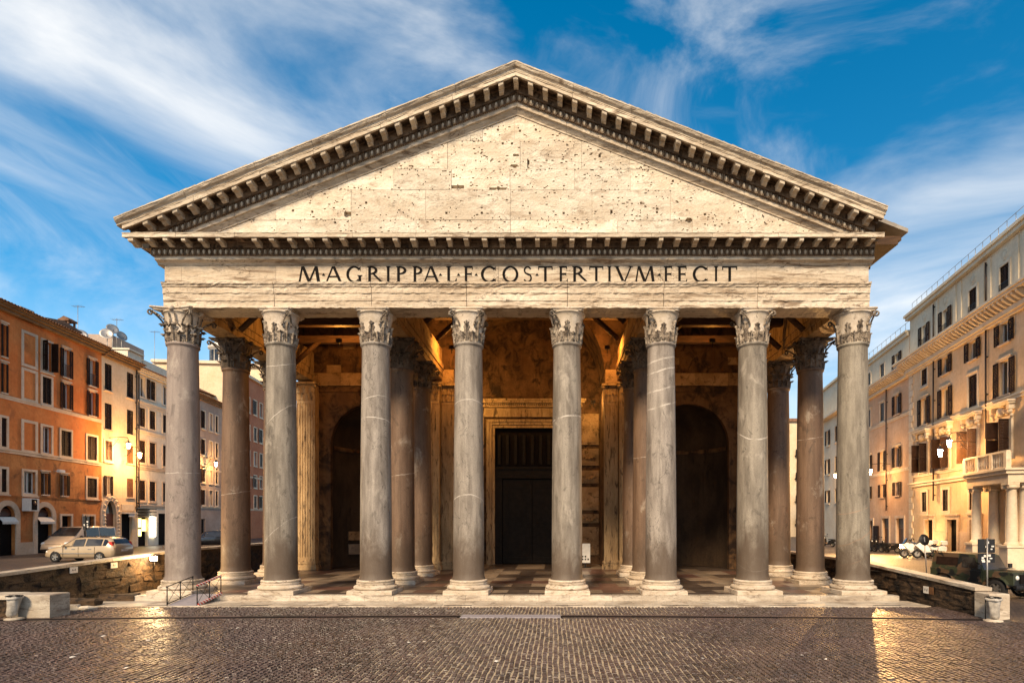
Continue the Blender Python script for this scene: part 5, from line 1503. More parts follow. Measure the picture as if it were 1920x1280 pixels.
eave_roof(wb, 0, xe, 16.5, 0.55, 6, 0.6, M_WHITE)
# roof terrace rooms
q = MB(); q.box(0.2, X(284) , 0.9, 6, 16.6, 18.2); q.box(0.1, X(284) + 0.1, 0.7, 6.1, 18.2, 18.35); q.build("roof_room", M_WHITE, wb)
q = MB(); q.box(X(290), X(340), 1.0, 6, 16.6, 18.0); q.build("terrace_wall", M_WHITE, wb)
q = MB(); q.box(X(292), X(345), 4.0, 10, 18.0, 20.4); q.build("roof_room", M_GREYS, wb)
q = MB(); q.box(X(308), X(314), 3.9, 4.1, 18.5, 19.6); q.build("roof_window", M_GLASS, wb)

# ---------------------------------------------------------------- houses farther along
def far_house(a, b, hz, wall, label, cols, rows, mat_sh, frame=None, eave=True, bdep=12, bmat=None):
    s0_ = LEFT.s(a); h = LEFT.root("house", s0_, GL); tag(h, label, "building")
    Xf = lambda px: LEFT.s(px) - s0_
    xe_ = Xf(b); hs_, ws = [], []
    for (z0, z1) in rows:
        for (ca, cb_) in cols:
            hs_.append((Xf(ca), Xf(cb_), z0, z1)); ws.append(hs_[-1])
    dd = (Xf(cols[0][0]) - 0.2, Xf(cols[0][1]) + 0.1, -0.2, 2.6); hs_.append(dd)
    wall_holes(0, xe_, -1.2, hz, hs_).build("wall", wall, h); shell(h, 0, xe_, hz, bdep, bmat or wall)
    for i, (x0, x1, z0, z1) in enumerate(ws): window(h, x0, x1, z0, z1, ('left', 'none', 'closed')[i % 3], trim=M_TRIMW, trim_w=0.13, mat=mat_sh, leaf=M_CURT if i % 4 == 1 else None)
    d_ = MB(); d_.box(dd[0], dd[1], 0.24, 0.3, -0.2, 2.6); d_.build("door", M_BLACK, h)
    if eave: eave_roof(h, 0, xe_, hz + 0.2, 0.5, 12, 1.5)
    for zz in (4.0, 8.4): string(h, 0, xe_, zz, 0.2, 0.08, M_TRIMW)
    pipe(h, xe_ - 0.25, 1.0, hz - 0.2)
    return h, Xf
gh, _ = far_house(352.5, 420, 16.2, M_GREYS, "rose grey house seen between the two leftmost columns", [(379, 384), (392.5, 398), (404, 408)], [(12.9, 14.8), (9.9, 11.6), (6.8, 8.6), (4.2, 5.9)], M_SHUT)
rh, _ = far_house(420.5, 505, 21.5, M_BRICKR, "red orange house with white window frames seen past the second column", [(430, 436), (446, 452), (462, 468), (476, 481), (487, 492)], [(17.0, 18.9), (13.4, 15.2), (10.0, 11.8), (7.0, 8.6), (4.2, 5.8)], M_SHUTG, None, False, 8, M_CREAM)
q = MB(); q.box(-0.3, LEFT.s(505) - LEFT.s(420.5), -0.35, 8.3, 21.5, 21.85); q.build("cornice", M_TRIMW, rh)
# domed lantern on a tan house behind
lp = empty("lantern_house", (px_x(398, 92), 92 + CAMY, GL)); tag(lp, "tan roofed block with a round windowed lantern above the grey house", "building")
q = MB(); q.box(-9, 9, 0, 8, -1.3, 26.9); q.build("wall", M_CREAM, lp)
q = MB(); q.box(-9.4, 9.4, -0.4, 8.4, 26.9, 27.5); q.build("roof", M_TRIM, lp)
q = MB(); q.lathe([(2.2, 27.5), (2.2, 28.0), (1.9, 28.05), (1.9, 30.5), (2.2, 30.6), (2.2, 30.9), (1.6, 31.4), (0.5, 32.1), (0.0, 32.2)], (0, 3, 0), 20); lt = q.build("lantern", M_WFRAME, lp)
for k in range(9):
    a = -math.pi / 2 + (k - 4) * 0.38
    q = MB(); q.box(-0.28, 0.28, -0.04, 0.04, 28.4, 30.2); o = q.build("lantern_window", M_GLASS, lt); o.location = (1.9 * math.cos(a), 3 + 1.9 * math.sin(a), 0); o.rotation_euler = (0, 0, a + math.pi / 2)
# big back house closing the street on the left
bk = empty("house", (-44, 78, GL)); tag(bk, "distant ochre block closing the street behind the left columns", "building")
q = MB(); q.box(-12, 25, 0, 10, -1.3, 13.2); q.build("wall", M_CREAM, bk)
q = MB(); q.box(-12.3, 25.3, -0.4, 10.3, 13.2, 13.7); q.build("roof", M_TILE, bk)
for k in range(9):
    for r in range(3):
        q = MB(); q.box(-10 + 3.8 * k, -8.8 + 3.8 * k, -0.06, 0.1, 2.6 + 3.6 * r, 4.7 + 3.6 * r); q.build("window", M_SHUT, bk)

# ---------------------------------------------------------------- things on the left roofs
def roof_pt(px, py, inset, side=LEFT):
    d = side.dep(px); k = (d + inset) / d
    return (px_x(px, d + inset), d + inset + CAMY, px_z(py, d + inset))
x, y, z = roof_pt(127, 622, 3.0)
ck = empty("chimney", (x, y, z - 0.8)); tag(ck, "tall plastered chimney with open tiled cap on the orange house roof", "chimney", None)
q = MB(); q.box(-0.35, 0.35, -0.35, 0.35, -0.6, 1.2); q.build("stack", M_GREYS, ck)
q = MB()
for a in (-1, 1):
    for b in (-1, 1): q.box(a * 0.3 - 0.06, a * 0.3 + 0.06, b * 0.3 - 0.06, b * 0.3 + 0.06, 1.2, 1.6)
q.box(-0.42, 0.42, -0.42, 0.42, 1.15, 1.22); q.box(-0.45, 0.45, -0.45, 0.45, 1.6, 1.75); q.prism([(-0.42, 1.75), (0.42, 1.75), (0, 2.0)], 'y', -0.4, 0.4); q.build("cap", M_TILE, ck)
x, y, z = roof_pt(109, 617, 3.0); q = MB(); q.tube((0, 0, -1.0), (0, 0, 0.55), 0.12, n=8); q.tube((0, 0, 0.55), (0, 0, 0.62), 0.22, n=8); o = q.build("vent_pipe", M_GREYS); o.location = (x, y, z); tag(o, "small round vent pipe beside the plastered chimney", "vent")
x, y, z = roof_pt(68, 606, 4.5)
dk = empty("roof_dormer", (x, y, z - 1)); tag(dk, "long low plastered dormer on the orange roof, left of the chimney", "dormer")
q = MB(); q.box(-1.6, 1.6, -1.0, 2, -0.6, 0.9); q.build("wall", M_TRIMW, dk)
q = MB(); q.prism([(-1.4, 0.9), (2.2, 0.9), (2.2, 1.0), (0.4, 1.35), (-1.4, 1.0)], 'x', -1.9, 1.9); q.build("roof", M_TILE, dk)
x, y, z = roof_pt(30, 588, 5.0); q = MB(); q.box(-0.7, 0.7, -0.4, 0.6, -1.2, 0.3); q.box(-0.8, 0.8, -0.5, 0.7, 0.3, 0.42); o = q.build("chimney", M_GREYS); o.location = (x, y, z); tag(o, "squat plain chimney at the far left of the orange roof", "chimney")
def dish(px, py, inset, r, label, az, up=0.35, post=1.4):
    x, y, z = roof_pt(px, py, inset)
    e = empty("satellite_dish", (x, y, z - post)); tag(e, label, "satellite dish", "satellite dishes on the left roofs")
    q = MB(); q.tube((0, 0, -0.5), (0, 0, post), 0.03, n=6); q.build("post", M_STEEL, e)
    q = MB(); q.lathe([(0.0, 0.0), (r * 0.4, 0.03 * r), (r * 0.75, 0.12 * r), (r, 0.24 * r), (r * 0.98, 0.27 * r), (r * 0.7, 0.16 * r), (0.0, 0.05 * r)], n=20)
    o = q.build("reflector", M_STEEL, e); o.location = (0, -0.05, post); o.rotation_euler = (R(90) - up, 0, az)
    q = MB(); q.path([(0, 0, 0), (0.0, -r * 0.5, -r * 0.35), (0, -r * 0.9, -0.05)], 0.015, 5); o2 = q.build("feed_arm", M_IRON, e); o2.location = (0, 0, post); o2.rotation_euler = (0, 0, az)
dish(152, 630, 5.0, 0.55, "pale satellite dish nearest the plastered chimney", 0.7)
dish(201, 627, 5.0, 0.55, "lower pale satellite dish of the three above the cream house", 0.5)
dish(211, 618, 5.2, 0.52, "highest satellite dish of the three above the cream house", 0.9, 0.35, 2.6)
dish(228, 631, 5.0, 0.50, "dark satellite dish on the right of the three above the cream house", 1.2)
def antenna(px, py, inset, h, label):
    x, y, z = roof_pt(px, py, inset)
    e = empty("aerial", (x, y, z - h)); tag(e, label, "aerial", "television aerials on the left roofs")
    q = MB(); q.tube((0, 0, -1.5), (0, 0, h), 0.022, n=5); q.build("mast", M_STEEL, e)
    q = MB(); q.tube((-0.5, 0, h - 0.1), (0.5, 0.2, h - 0.1), 0.014, n=4)
    for k in range(6): q.tube((-0.45 + 0.18 * k, -0.25, h - 0.1), (-0.45 + 0.18 * k, 0.3, h - 0.1), 0.010, n=4)
    q.build("crossbars", M_STEEL, e)
antenna(219, 597, 5.5, 3.0, "thin television aerial rising above the satellite dishes")
antenna(290, 620, 6.5, 3.6, "tall thin aerial on the white house left of the column")
antenna(146, 572, 8, 3.6, "faint aerial far back above the chimney")
# tiled hipped roof of a taller house behind, and an agave in a pot
hr_ = empty("hipped_roof_house", (px_x(218, 62), 62 + CAMY, GL)); tag(hr_, "house behind with a low hipped brown tile roof over the cream house", "building")
q = MB(); q.box(-5.5, 5.5, -3, 8, -1.3, 17.6); q.build("wall", M_CREAM, hr_)
q = MB(); q.add([(-6, -3.5, 17.6), (6, -3.5, 17.6), (6, 8.5, 17.6), (-6, 8.5, 17.6), (-1.2, 1.5, 20.2), (1.2, 1.5, 20.2)], [(0, 1, 5, 4), (1, 2, 5), (2, 3, 4, 5), (3, 0, 4), (3, 2, 1, 0)]); q.build("roof", M_TILE, hr_)
x, y, z = roof_pt(204, 655, 1.6)
ag = empty("agave", (x, y, z - 0.9)); tag(ag, "spiky agave in a pot on the roof edge of the cream house", "plant")
q = MB(); q.lathe([(0.0, -0.4), (0.3, -0.4), (0.4, 0.25), (0.34, 0.25), (0.3, 0.1), (0, 0.1)], n=12); q.build("pot", M_TILE, ag)
for k in range(18):
    a = k * 2.4; el = 0.35 + 0.9 * ((k * 7) % 18) / 18; ln = 0.9
    q = MB(); d1 = Vector((math.cos(a) * math.cos(el), math.sin(a) * math.cos(el), math.sin(el))); sd = Vector((-math.sin(a), math.cos(a), 0))
    p = [Vector((0, 0, 0.15)) + d1 * (ln * t) + Vector((0, 0, -0.15 * t * t)) for t in (0, 0.35, 0.7, 1.0)]; ww = (0.05, 0.08, 0.05, 0.003)
    vs = []
    for pp, w_ in zip(p, ww): vs += [pp - sd * w_, pp + Vector((0, 0, -0.03)), pp + sd * w_]
    q.add(vs, [(j * 3 + i, j * 3 + i + 1, j * 3 + i + 4, j * 3 + i + 3) for j in range(3) for i in range(2)]); q.build("leaf", M_LEAFG, ag)

# ---------------------------------------------------------------- palace on the right
s0 = RIGHT.s(1706)
pa = RIGHT.root("palace", s0, GR); tag(pa, "large cream palace with quoined corner, bracketed cornice and columned balcony doorway", "building")
X = lambda px: RIGHT.s(px) - s0
xe = X(2120)
PC = 15.75                                   # cornice height over street
attic_top = 19.85
colP = [(1725, 1742), (1763, 1783), (1815, 1834), (1872, 1896), (1955, 1985), (2040, 2075)]
rowsP = {'attic': (16.25, 18.2), 'A': (13.45, 14.7), 'B': (10.3, 12.4), 'C': (6.55, 8.75), 'D': (3.4, 4.95)}
holesP, wl = [], []
for rn, (z0, z1) in rowsP.items():
    for c, (a, b) in enumerate(colP):
        a, b = X(a), X(b); m_ = (a + b) / 2
        hw = {'attic': 0.48, 'A': 0.50, 'B': 0.55, 'C': 0.62, 'D': 0.45}[rn]
        if rn == 'D' and c >= 3: continue
        wl.append((rn, c, m_ - hw, m_ + hw, z0, z1)); holesP.append((m_ - hw, m_ + hw, z0, z1))
gd = [(X(1735), X(1750), -0.2, 2.75), (X(1777), X(1795), -0.2, 2.75), (X(1820), X(1838), -0.2, 2.75)]
pdoor = (X(1878) + 0.9, X(1896) + 0.9, -0.2, 3.6)
holesP += gd + [pdoor]
lowr = [h for h in holesP if h[3] < PC + 0.2]; upr = [h for h in holesP if h[2] > PC + 0.2]
wall_holes(0, xe, -1.2, PC + 0.3, lowr).build("wall", M_PALACE, pa)
wall_holes(0, xe, PC + 0.301, attic_top, upr).build("attic_wall", M_PALUP, pa)
shell(pa, 0, xe, attic_top, 14, M_PALACE)
for (rn, c, a, b, z0, z1) in wl:
    st = 'open'
    if rn == 'attic': st = ('open', 'open', 'closed', 'closed', 'open', 'closed')[c]
    if rn == 'A' and c == 0: st = 'closed'
    if rn == 'B' and c == 2: st = 'closed'
    if rn == 'D': st = 'closed'
    if rn == 'C': st = 'ajar'
    o = window(pa, a, b, z0, z1, st, trim=M_TRIMW if rn in ('D',) or st == 'closed' else None, head=M_TRIMW if rn in ('A', 'B') else None, rail=(rn == 'attic'), mat=M_SHUTO if (rn == 'C' and c in (2,)) else M_SHUT, trim_w=0.18, sill=rn != 'attic')
    if rn == 'attic':
        q = MB(); q.lathe([(0.0, 0.03), (0.20, 0.05), (0.24, 0.0), (0.30, 0.07), (0.38, 0.0)], n=16); q.xf(lambda x, y, z: ((a + b) / 2 + x, -z, z1 + 0.62 + y)); q.build("roundel", M_PALUP, o)
    if rn == 'C':                             # carved heads
        q = MB(); m_ = (a + b) / 2
        q.box(a - 0.55, b + 0.55, -0.42, 0.02, z1 + 0.86, z1 + 0.98); q.box(a - 0.62, b + 0.62, -0.5, 0.02, z1 + 0.981, z1 + 1.08)
        q.box(a - 0.28, b + 0.28, -0.10, 0.02, z1, z1 + 0.2); q.box(a - 0.26, a - 0.02, -0.12, 0.02, z0 - 0.2, z1); q.box(b + 0.02, b + 0.26, -0.12, 0.02, z0 - 0.2, z1)
        for s_ in (a - 0.3, b + 0.3):
            q.box(s_ - 0.14, s_ + 0.14, -0.34, 0.02, z1 + 0.55, z1 + 0.859); q.sphere((s_, -0.2, z1 + 0.42), 0.15, 8, 5); q.sphere((s_, -0.12, z1 + 0.18), 0.11, 8, 5)
        q.sphere((m_, -0.2, z1 + 0.52), 0.24, 10, 6, 1.2)
        for k in (-1, 1):
            q.sphere((m_ + k * 0.32, -0.14, z1 + 0.5), 0.16, 8, 5); q.sphere((m_ + k * 0.5, -0.1, z1 + 0.36), 0.12, 8, 5)
        q.build("carved_pediment", M_TRIMW, o)
# pilaster strips and rainwater pipes of the attic
for c in range(len(colP)):
    xx = X(colP[c][1]) + 0.95
    q = MB(); q.box(xx - 0.5, xx - 0.15, -0.06, 0.02, PC + 0.5, attic_top - 0.5); q.build("attic_strip", M_PALUP, pa)
    q = MB(); q.box(xx + 0.25, xx + 0.6, -0.06, 0.02, PC + 0.5, attic_top - 0.5); q.build("attic_strip", M_PALUP, pa)
for px in (1753, 1852, 2010):
    pipe(pa, X(px), 4.2 if px < 1800 else 7.9, PC - 0.6); pipe(pa, X(px) , PC + 0.4, attic_top - 0.7)
# cornice
mb = MB(); mb.box(-0.3, xe, -0.35, 0.02, PC - 0.75, PC - 0.45); mb.box(-0.35, xe, -0.20, 0.02, PC - 0.9, PC - 0.751); mb.box(-0.9, xe, -0.95, 0.02, PC, PC + 0.16); mb.box(-1.0, xe, -1.05, 0.02, PC + 0.161, PC + 0.3); mb.build("cornice", M_TRIMW, pa)
k = 0
xx = -0.75
while xx < X(1935):
    q = MB(); q.prism([(-0.30, PC - 0.45), (-0.45, PC - 0.45), (-0.85, PC - 0.15), (-0.88, PC - 0.002), (-0.30, PC - 0.002)], 'x', xx, xx + 0.2); q.build("bracket", M_TRIMW, pa); xx += 0.46
mb = MB(); mb.box(-0.2, xe, -0.30, 0.3, attic_top - 0.35, attic_top - 0.1); mb.box(-0.3, xe, -0.42, 0.3, attic_top - 0.099, attic_top + 0.1); mb.build("attic_cornice", M_PALUP, pa)
q = MB()                                     # terrace railing
for kk in range(22):
    xx = 0.2 + kk * 0.9
    if xx < xe: q.tube((xx, 0.1, attic_top), (xx, 0.1, attic_top + 1.0), 0.018, n=4)
q.tube((0.2, 0.1, attic_top + 1.0), (xe, 0.1, attic_top + 1.0), 0.02, n=4); q.tube((0.2, 0.1, attic_top + 0.5), (xe, 0.1, attic_top + 0.5), 0.012, n=4); q.build("terrace_railing", M_STEEL, pa)
string(pa, 0, xe, 10.15, 0.3, 0.14, M_TRIMW); string(pa, 0, X(1826), 6.4, 0.2, 0.10, M_TRIMW); string(pa, 0, X(1840), 5.8, 0.34, 0.2, M_TRIMW)
for px in (1800,): pass
# quoins at the corner
z = 0.0; k = 0
while z < PC - 1.0:
    q = MB(); wv = 0.75 if k % 2 else 0.5
    q.box(-0.06, wv, -0.07, 0.2, z + 0.01, z + 0.50, 0.0); q.build("quoin", M_TRIMW, pa); z += 0.52; k += 1
for (a, b, z0, z1) in gd:
    d_ = MB(); d_.box(a, b, 0.24, 0.3, z0, z1); f_ = d_.build("doorway", M_BLACK, pa)
    q = MB(); q.box(a - 0.3, a, -0.07, 0.02, -0.1, z1); q.box(b, b + 0.3, -0.07, 0.02, -0.1, z1); q.box(a - 0.3, b + 0.3, -0.072, 0.02, z1 + 0.001, z1 + 0.3); q.box(a - 0.36, b + 0.36, -0.16, 0.02, z1 + 0.301, z1 + 0.4); q.build("door_surround", M_TRIM, f_)
q = MB(); q.box(X(1751.5), X(1776), -0.05, 0.02, -0.1, 1.9); q.build("wall_plinth", M_TRIM, pa)
q = MB(); q.box(X(1797), X(1819), -0.05, 0.02, -0.1, 1.9); q.build("wall_plinth", M_TRIM, pa)
# columned doorway with balcony
d_ = MB(); d_.box(pdoor[0], pdoor[1], 0.24, 0.3, -0.2, 3.6); f_ = d_.build("door", M_WOODD, pa)
q = MB(); q.box(pdoor[0] - 0.35, pdoor[0], -0.14, 0.02, -0.1, 3.6); q.box(pdoor[1], pdoor[1] + 0.35, -0.14, 0.02, -0.1, 3.6); q.box(pdoor[0] - 0.4, pdoor[1] + 0.4, -0.16, 0.02, 3.601, 3.95); q.build("door_surround", M_TRIMW, f_)
q = MB(); cc = (pdoor[0] + pdoor[1]) / 2
for k in (-2, -1, 0, 1, 2): q.sphere((cc + 0.24 * k, -0.12, 4.25 + 0.14 * (2 - abs(k))), 0.20, 8, 5)
q.build("carved_crest", M_TRIMW, f_)
bx0, bx1 = (X(1843) + 1.15) - 0.3, (X(1906) + 0.75) + 1.2
PRJ = -1.55
for (xx, yy) in (((X(1843) + 1.15) + 0.25, -1.05), ((X(1906) + 0.75) + 0.75, -1.05), ((X(1843) + 1.15) + 0.55, -0.25), ((X(1906) + 0.75) + 0.45, -0.25)):
    q = MB(); q.box(xx - 0.42, xx + 0.42, yy - 0.42 if yy < -0.5 else yy - 0.2, yy + 0.42 if yy < -0.5 else 0.02, -0.1, 1.15); q.box(xx - 0.48, xx + 0.48, yy - 0.48 if yy < -0.5 else yy - 0.26, yy + 0.48 if yy < -0.5 else 0.021, 1.151, 1.28)
    o = q.build("pedestal", M_TRIMW, pa)
    c = MB(); c.lathe([(0.34, 1.28), (0.36, 1.36), (0.31, 1.42), (0.285, 1.5), (0.28, 2.6), (0.24, 4.35), (0.27, 4.4), (0.25, 4.44)], (xx, yy, 0), 18); c.build("column", M_TRIMW, o)
    c = MB(); c.box(xx - 0.36, xx + 0.36, yy - 0.36, yy + 0.22, 4.68, 4.8); c.lathe([(0.25, 4.44), (0.30, 4.68)], (xx, yy, 0), 12)
    for s_ in (-1, 1): c.tube((xx + s_ * 0.3, yy - 0.33, 4.57), (xx + s_ * 0.3, yy + 0.2, 4.57), 0.11, n=10)
    c.build("capital", M_TRIMW, o)
q = MB(); q.box(bx0 + 0.12, bx1 - 0.12, PRJ + 0.15, 0.02, 4.81, 5.3); q.box(bx0, bx1, PRJ, 0.02, 5.301, 5.5); q.box(bx0 - 0.1, bx1 + 0.1, PRJ - 0.1, 0.02, 5.501, 5.62); bal = q.build("balcony", M_TRIMW, pa)
q = MB(); q.box(bx0, bx1, PRJ, PRJ + 0.22, 6.5, 6.62); q.box(bx0, bx0 + 0.22, PRJ + 0.221, 0.02, 6.5, 6.62); q.box(bx0, bx1, PRJ + 0.03, PRJ + 0.19, 5.621, 5.72); q.build("balcony_rail", M_TRIMW, bal)
n = int((bx1 - bx0) / 0.26)
bm_ = MB(); bm_.lathe([(0.05, 0.0), (0.07, 0.05), (0.05, 0.12), (0.09, 0.30), (0.05, 0.6), (0.07, 0.72), (0.07, 0.78)], n=8); bme = bm_.mesh("baluster", M_TRIMW)
for k in range(n):
    inst(bme, "baluster", bal, (bx0 + 0.25 + k * 0.26, PRJ + 0.11, 5.72))
for k in range(5): inst(bme, "baluster", bal, (bx0 + 0.11, PRJ + 0.4 + k * 0.25, 5.72))
for xx in (bx0 + 0.11, bx0 + (bx1 - bx0) * 0.34, bx0 + (bx1 - bx0) * 0.67, bx1 - 0.11):
    q = MB(); q.box(xx - 0.13, xx + 0.13, PRJ - 0.02, PRJ + 0.24, 5.63, 6.499); q.build("balcony_pier", M_TRIMW, bal)

# ---------------------------------------------------------------- pink house beyond the palace
s0 = RIGHT.s(1588)
pk = RIGHT.root("house", s0, GR); tag(pk, "peach stucco house with brown shutters between the rightmost column and the palace", "building")
xe = X(1705)
PKC = 15.4
colK = [(1599, 1606), (1626, 1633), (1650, 1659), (1675, 1690)]
rowsK = [(16.1, 17.5), (12.1, 13.8), (7.4, 9.2), (4.9, 6.1)]
hK, wl = [], []
for r, (z0, z1) in enumerate(rowsK):
    for c, (a, b) in enumerate(colK):
        a, b = X(a), X(b); m_ = (a + b) / 2; hw = 0.5 if r != 3 else 0.45
        wl.append((r, c, m_ - hw, m_ + hw, z0, z1)); hK.append((m_ - hw, m_ + hw, z0, z1))
gdk = [(X(1681), X(1695), -0.2, 2.9), (X(1655), X(1667), -0.2, 2.9), (X(1630), X(1637), -0.2, 2.7)]
wall_holes(0, xe, -1.2, PKC + 0.3, [h for h in hK if h[3] < PKC] + gdk).build("wall", M_PINK, pk)
wall_holes(0, xe, PKC + 0.301, 18.6, [h for h in hK if h[2] > PKC]).build("attic_wall", M_PALUP, pk)
shell(pk, 0, xe, 18.6, 14, M_PINK)
for (r, c, a, b, z0, z1) in wl:
    window(pk, a, b, z0, z1, 'open' if c == 3 or r in (2, 3) else 'closed', head=M_TRIMW if r in (1, 2) else None, trim=M_TRIMW if not (c == 3 or r in (2, 3)) else None, mat=M_SHUTG if c < 3 and r < 2 else M_SHUT, trim_w=0.13)
mb = MB(); mb.box(-0.1, xe, -0.3, 0.02, PKC - 0.6, PKC - 0.35); mb.box(-0.1, xe, -0.85, 0.02, PKC, PKC + 0.15); mb.box(-0.1, xe, -0.95, 0.02, PKC + 0.151, PKC + 0.3); mb.build("cornice", M_TRIMW, pk)
xx = X(1625)
while xx < xe - 0.2:
    q = MB(); q.prism([(-0.28, PKC - 0.35), (-0.4, PKC - 0.35), (-0.78, PKC - 0.1), (-0.80, PKC - 0.002), (-0.28, PKC - 0.002)], 'x', xx, xx + 0.18); q.build("bracket", M_TRIMW, pk); xx += 0.45
mb = MB(); mb.box(-0.1, xe, -0.2, 0.3, 18.3, 18.6); mb.box(-0.1, xe, -0.3, 0.3, 18.601, 18.75); mb.build("attic_cornice", M_PALUP, pk)
string(pk, 0, xe, 11.9, 0.25, 0.1, M_TRIMW); string(pk, 0, xe, 7.2, 0.25, 0.1, M_TRIMW)
pipe(pk, X(1664), 3.6, PKC - 0.6)
for (a, b, z0, z1) in gdk:
    d_ = MB(); d_.box(a, b, 0.2, 0.3, z0, z1 - 0.9); f_ = d_.build("doorway", M_WOODD, pk)
    d_ = MB(); d_.box(a, b, 0.18, 0.26, z1 - 0.88, z1); d_.build("fanlight", M_SHUTG, f_)
    q = MB(); q.box(a - 0.25, a, -0.07, 0.02, -0.1, z1); q.box(b, b + 0.25, -0.07, 0.02, -0.1, z1); q.box(a - 0.25, b + 0.25, -0.072, 0.02, z1 + 0.001, z1 + 0.25); q.build("door_surround", M_TRIM, f_)
q = MB(); q.box(X(1639), X(1648), -0.1, 0.02, 0.5, 2.2); q.build("notice_board", M_SHUT, pk)
q = MB()
for kk in range(16):
    xx = 0.3 + kk * 1.1
    if xx < xe: q.tube((xx, 0.1, 18.7), (xx, 0.1, 19.6), 0.018, n=4)
q.tube((0.3, 0.1, 19.6), (xe, 0.1, 19.6), 0.02, n=4); q.build("terrace_railing", M_STEEL, pk)
# paler houses at the end of that street
s0 = RIGHT.s(1520)
fh = RIGHT.root("house", s0, GR); tag(fh, "pale house with shutters glimpsed between the two rightmost columns", "building")
xe = X(1587)
hh_, wl = [], []
for (z0, z1) in ((12.2, 14.0), (8.6, 10.4), (5.0, 6.5)):
    for (a, b) in ((1529, 1532), (1540, 1543), (1550, 1555), (1566, 1571)):
        m_ = (X(a) + X(b)) / 2; hh_.append((m_ - 0.5, m_ + 0.5, z0, z1))
wall_holes(0, xe, -1.2, 15.7, hh_).build("wall", M_PALUP, fh); shell(fh, 0, xe, 15.7, 14, M_PALUP)
for i, h in enumerate(hh_): window(fh, *h, ('open', 'closed')[i % 2], trim=M_TRIMW)
mb = MB(); mb.box(-0.1, xe, -0.7, 0.02, 15.4, 15.7); mb.build("cornice", M_TRIMW, fh)
q = MB(); q.box(0.0, xe - 0.0, 0.02, 6, 15.701, 19.4); q.box(-0.1, xe, -0.25, 6, 19.4, 19.65); q.build("attic", M_PALUP, fh)
eb = empty("house", (px_x(1492, 98), 98 + CAMY, GR)); tag(eb, "ochre end house with iron balconies seen right of the third inner column", "building")
q = MB(); q.box(-8, 6, 0, 8, -1.2, 19.6); q.build("wall", M_CREAM, eb)
q = MB(); q.box(-8.3, 6.3, -0.4, 8.3, 19.6, 20.1); q.build("roof", M_TILE, eb)
for r in range(4):
    for k in range(4):
        q = MB(); q.box(-6.6 + 3.4 * k, -5.4 + 3.4 * k, -0.05, 0.1, 2.2 + 3.9 * r, 4.4 + 3.9 * r); o = q.build("window", M_SHUT, eb)
        q = MB(); q.box(-7.0 + 3.4 * k, -5.0 + 3.4 * k, -0.5, 0.05, 2.0 + 3.9 * r, 2.15 + 3.9 * r); q.box(-7.0 + 3.4 * k, -5.0 + 3.4 * k, -0.5, -0.46, 2.15 + 3.9 * r, 3.1 + 3.9 * r); q.build("balcony", M_IRON, o)

# ================================================================== RETAINING WALLS
def ret_wall(name, label, x, d0, d1, ztop, zbot, th, side, nseg):
    """wall along the depth; face towards the temple at x; side=+1 if the street lies at larger x"""
    e = empty(name, (x, d0 + CAMY, 0)); tag(e, label, "wall")
    n = 60; m_ = 10; mb = MB(); vs = []
    rng = random.Random(7)
    for i in range(n + 1):
        t = i / n; d = d0 + (d1 - d0) * t; zt = ztop(d); zb = zbot
        for j in range(m_ + 1):
            z = zb + (zt - zb) * j / m_
            vs.append((-side * abs(rng.gauss(0, 0.035)), d - d0, z))
    mb.add(vs, [(i * (m_ + 1) + j, (i + 1) * (m_ + 1) + j, (i + 1) * (m_ + 1) + j + 1, i * (m_ + 1) + j + 1) for i in range(n) for j in range(m_)])
    xb = side * th
    mb.quad((xb, 0, zbot), (xb, d1 - d0, zbot), (xb, d1 - d0, ztop(d1)), (xb, 0, ztop(d0)))
    mb.quad((0, 0, zbot), (xb, 0, zbot), (xb, 0, ztop(d0)), (0, 0, ztop(d0)))
    mb.build("wall_body", M_WALLD, e)
    # courses of rough blocks standing proud of the face
    for r in range(4):
        d = d0 + rng.uniform(0, 0.6)
        while d < min(d1, 36):
            ln = rng.uniform(0.6, 1.3); zt = ztop(d); hh = (zt - 0.0) / 4
            if rng.random() < 0.8:
                q = MB(); p = rng.uniform(0.03, 0.09)
                q.box(min(-side * p, side * 0.05), max(-side * p, side * 0.05), d - d0 + 0.02, d - d0 + ln - 0.02, r * hh + 0.03, (r + 1) * hh - 0.02 - rng.uniform(0, 0.12), 0.03); jitter(q, 0.03); q.build("wall_stone", M_WALLD, e)
            d += ln
    d = d0
    while d < d1 - 0.3:
        ln = min(rng.uniform(1.2, 2.0), d1 - d); z0, z1 = ztop(d), ztop(d + ln)
        q = MB(); a, b = (-side * 0.12, side * (th + 0.06)); a, b = min(a, b), max(a, b); y0, y1 = d - d0 + 0.008, d - d0 + ln - 0.008
        q.add([(a, y0, z0), (b, y0, z0), (b, y1, z1), (a, y1, z1), (a, y0, z0 + 0.13), (b, y0, z0 + 0.13), (b, y1, z1 + 0.13), (a, y1, z1 + 0.13)], [(3, 2, 1, 0), (4, 5, 6, 7), (0, 1, 5, 4), (1, 2, 6, 5), (2, 3, 7, 6), (3, 0, 4, 7)])
        q.build("coping_stone", M_TRAV, e); d += ln
    return e
ret_wall("retaining_wall", "dark rough masonry wall with pale coping left of the temple", -20.2, 19.0, 62.0, lambda d: 1.44 + (d - 22.5) * 0.037 if d < 34 else 1.866, -0.5, 0.42, -1, 30)
rw = ret_wall("retaining_wall", "dark wall with pale coping sloping down to a stone pier on the right", 18.0, 22.1, 60.0, lambda d: 0.95 + (d - 22.0) * 0.052 if d < 31 else 1.42, -0.5, 0.48, 1, 30)
q = MB(); q.box(17.86, 18.62, 21.35 + CAMY, 22.095 + CAMY, -0.06, 0.93, 0.02); o = q.build("end_pier", M_TRAV); tag(o, "pale stone pier at the near end of the right hand wall", "pier")
